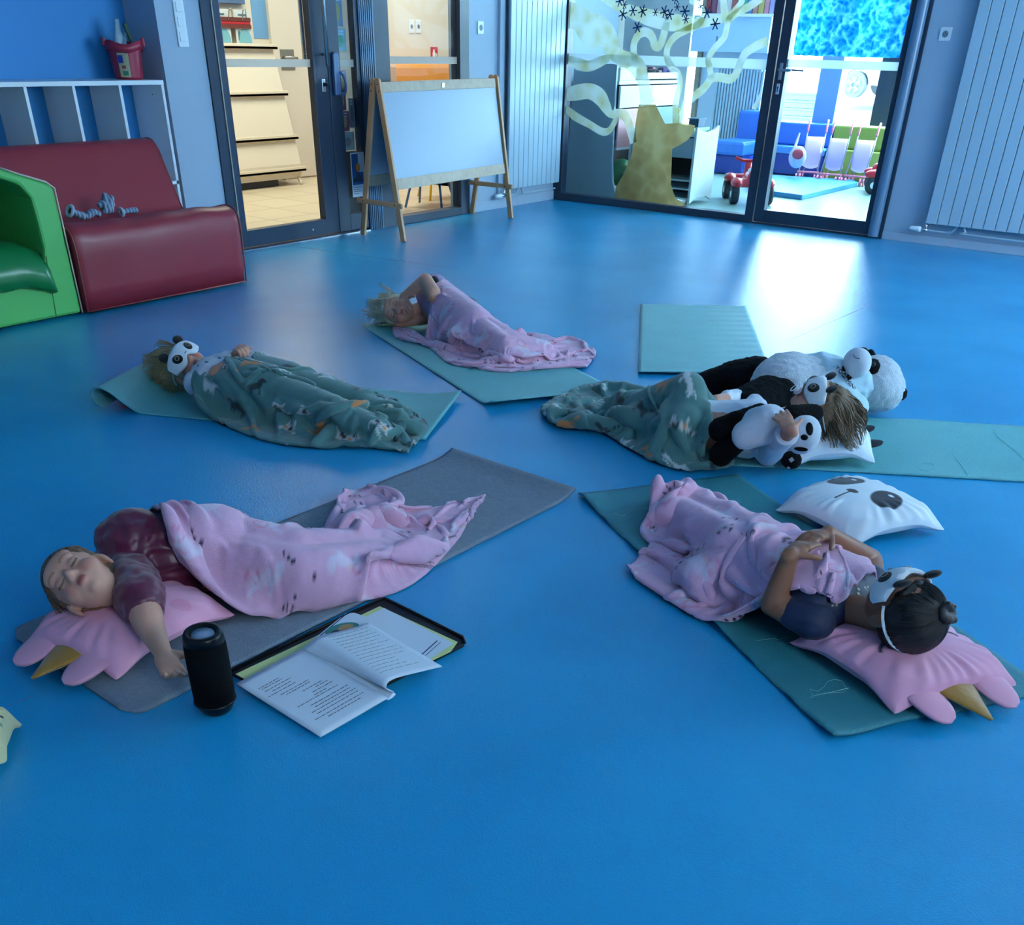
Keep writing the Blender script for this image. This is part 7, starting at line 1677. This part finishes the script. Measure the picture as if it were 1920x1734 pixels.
# small plush panda in the child's arm
sp_ = thing('small_plush_panda', P(1440, 800, .15), 'small black and white plush panda held in the arm of the brown haired child', 'soft toy')
s = MB(); s.ell(P(1432, 797, .185), (.080, .072, .060), np.array([U3, S3, UP])); s.cap(P(1440, 795, .20), P(1400, 815, .16), .065, .05); skin('body', s, .0045, m_wpl, sp_, noise=(70, .001))
hcs = P(1506, 815, .17); FA_ = Fr(hcs, CAM-hcs+V3(.3, 0, -.3), P(1450, 790, .2)-hcs+UP*.0, 1.0)
DN = unitv(P(1480, 858, .07)-P(1520, 790, .18))           # ear-to-ear line
FA_ = Fr(hcs, unitv(CAM-hcs)+V3(.1, -.1, -.15), -unitv(P(1450, 800, .19)-hcs), 1.0)
s = MB(); s.ell(hcs, (.064, .050, .056), FA_.ax); skin('head', s, .0045, m_wpl, sp_, noise=(70, .001))
for px, py, w_, h_ in ((1518, 804, .012, .022), (1502, 842, .022, .010)):
    q = P(px, py, .17); v_ = unitv(q-hcs); 
    d = ray(px, py); lo = CAM; 
    # surface point on the head ellipsoid
    t_ = 1.0; A_m = FA_.ax; rr = np.array([.065, .051, .057]); o_ = (A_m @ (CAM-hcs))/rr; dd_ = (A_m @ d)/rr; aa = dd_ @ dd_; bb_ = 2*o_ @ dd_; c2_ = o_ @ o_-1; disc_ = bb_*bb_-4*aa*c2_
    t_ = (-bb_-math.sqrt(max(0, disc_)))/(2*aa); q = CAM+d*t_; n_ = unitv(q-hcs); sd_, u_, _ = frame_from(n_)
    s = MB(); s.ell(q, (w_ if w_ < h_ else w_, h_, .004), np.array([sd_, u_, n_])); s.build('eye_patch', m_bp, sp_, smooth=True)
d = ray(1508, 820); dd_ = (A_m @ d)/rr; o_ = (A_m @ (CAM-hcs))/rr; aa = dd_ @ dd_; bb_ = 2*o_ @ dd_; c2_ = o_ @ o_-1; t_ = (-bb_-math.sqrt(max(0, bb_*bb_-4*aa*c2_)))/(2*aa); q = CAM+d*t_
s = MB(); s.ell(q, (.012, .010, .009)); s.build('nose', m_bp, sp_, smooth=True)
s = MB(); s.ell(P(1484, 862, .045), (.036, .036, .03)); er = skin('ear', s, .004, m_bp, sp_, noise=(80, .0015))
e_ = P(1484, 860, .078); dcam = unitv(CAM-P(1484, 862, .045)); s = MB(); sd_, u_, _ = frame_from(dcam); cc_ = P(1484, 862, .045)+dcam*.035; s.box(cc_, (.014, .014, .002), ax=(sd_*.7+u_*.7, -sd_*.7+u_*.7, dcam)); s.build('care_label', mat('label_grey', (150, 156, 170), .6), er)
s = MB(); s.ell(P(1533, 795, .13), (.022, .03, .03)); skin('ear', s, .004, m_bp, sp_)
s = MB(); s.cap(P(1482, 775, .225), P(1525, 776, .215), .028, .033); skin('arm', s, .004, m_bp, sp_, noise=(70, .0015))
s = MB(); s.cap(P(1425, 770, .215), P(1385, 788, .19), .026, .032); s.cap(P(1385, 788, .19), P(1350, 805, .15), .034, .040); skin('leg', s, .004, m_bp, sp_, noise=(70, .0015))
s = MB(); s.cap(P(1415, 815, .17), P(1385, 825, .13), .028, .034); s.cap(P(1385, 825, .13), P(1352, 852, .06), .036, .042); skin('leg', s, .004, m_bp, sp_, noise=(70, .0015))
# ================================================================ camera and light
cd = bpy.data.cameras.new('camera'); co = bpy.data.objects.new('camera', cd); C.objects.link(co)
cd.sensor_fit = 'HORIZONTAL'; cd.sensor_width = 36; cd.lens = FPX/1920*36; cd.shift_x = 0; cd.shift_y = (1280-867)/1920
cd.clip_start = .05; cd.clip_end = 300
Mx = Matrix([[R[i][0], -R[i][1], -R[i][2], CAM[i]] for i in range(3)]+[[0, 0, 0, 1]]); co.matrix_world = Mx
bpy.context.scene.camera = co
w = bpy.data.worlds.new('world'); bpy.context.scene.world = w; w.use_nodes = True
nt = w.node_tree; bg = nt.nodes['Background']
bg.inputs[0].default_value = (.68, .88, 1.0, 1); bg.inputs[1].default_value = 15.0
def area(name, loc, rot, sx, sy, power, col):
    l = bpy.data.lights.new(name, 'AREA'); l.shape = 'RECTANGLE'; l.size = sx; l.size_y = sy; l.energy = power; l.color = col
    o = bpy.data.objects.new(name, l); C.objects.link(o); o.location = loc; o.rotation_euler = rot; return o
sun = bpy.data.lights.new('sun', 'SUN'); sun.energy = 14; sun.angle = .02; sun.color = (1, .96, .9)
so = bpy.data.objects.new('sun', sun); C.objects.link(so)
so.rotation_euler = (math.radians(-18), math.radians(38), 0)
area('corridor_lamp', (-1.4, -2.2, 2.6), (0, 0, 0), 1.6, 2.6, 70, (1, .86, .62))
area('corridor_fill_far', (-1.7, .9, 2.6), (0, 0, 0), 1.2, 1.6, 38, (1, .97, .9))  # added fill light, lifts the corridor wall behind the sidelight
area('daylight_back', (2.2, 3.9, 2.0), (math.radians(-75), 0, 0), 4, 1.4, 90, (.72, .92, 1))
vs = bpy.context.scene.view_settings
vs.view_transform = 'Standard'; vs.look = 'None'; vs.exposure = .68; vs.gamma = 1; vs.use_curve_mapping = False
cy = bpy.context.scene.cycles
cy.max_bounces = 8; cy.diffuse_bounces = 4; cy.glossy_bounces = 3; cy.transmission_bounces = 4; cy.transparent_max_bounces = 12; cy.caustics_reflective = False; cy.caustics_refractive = False
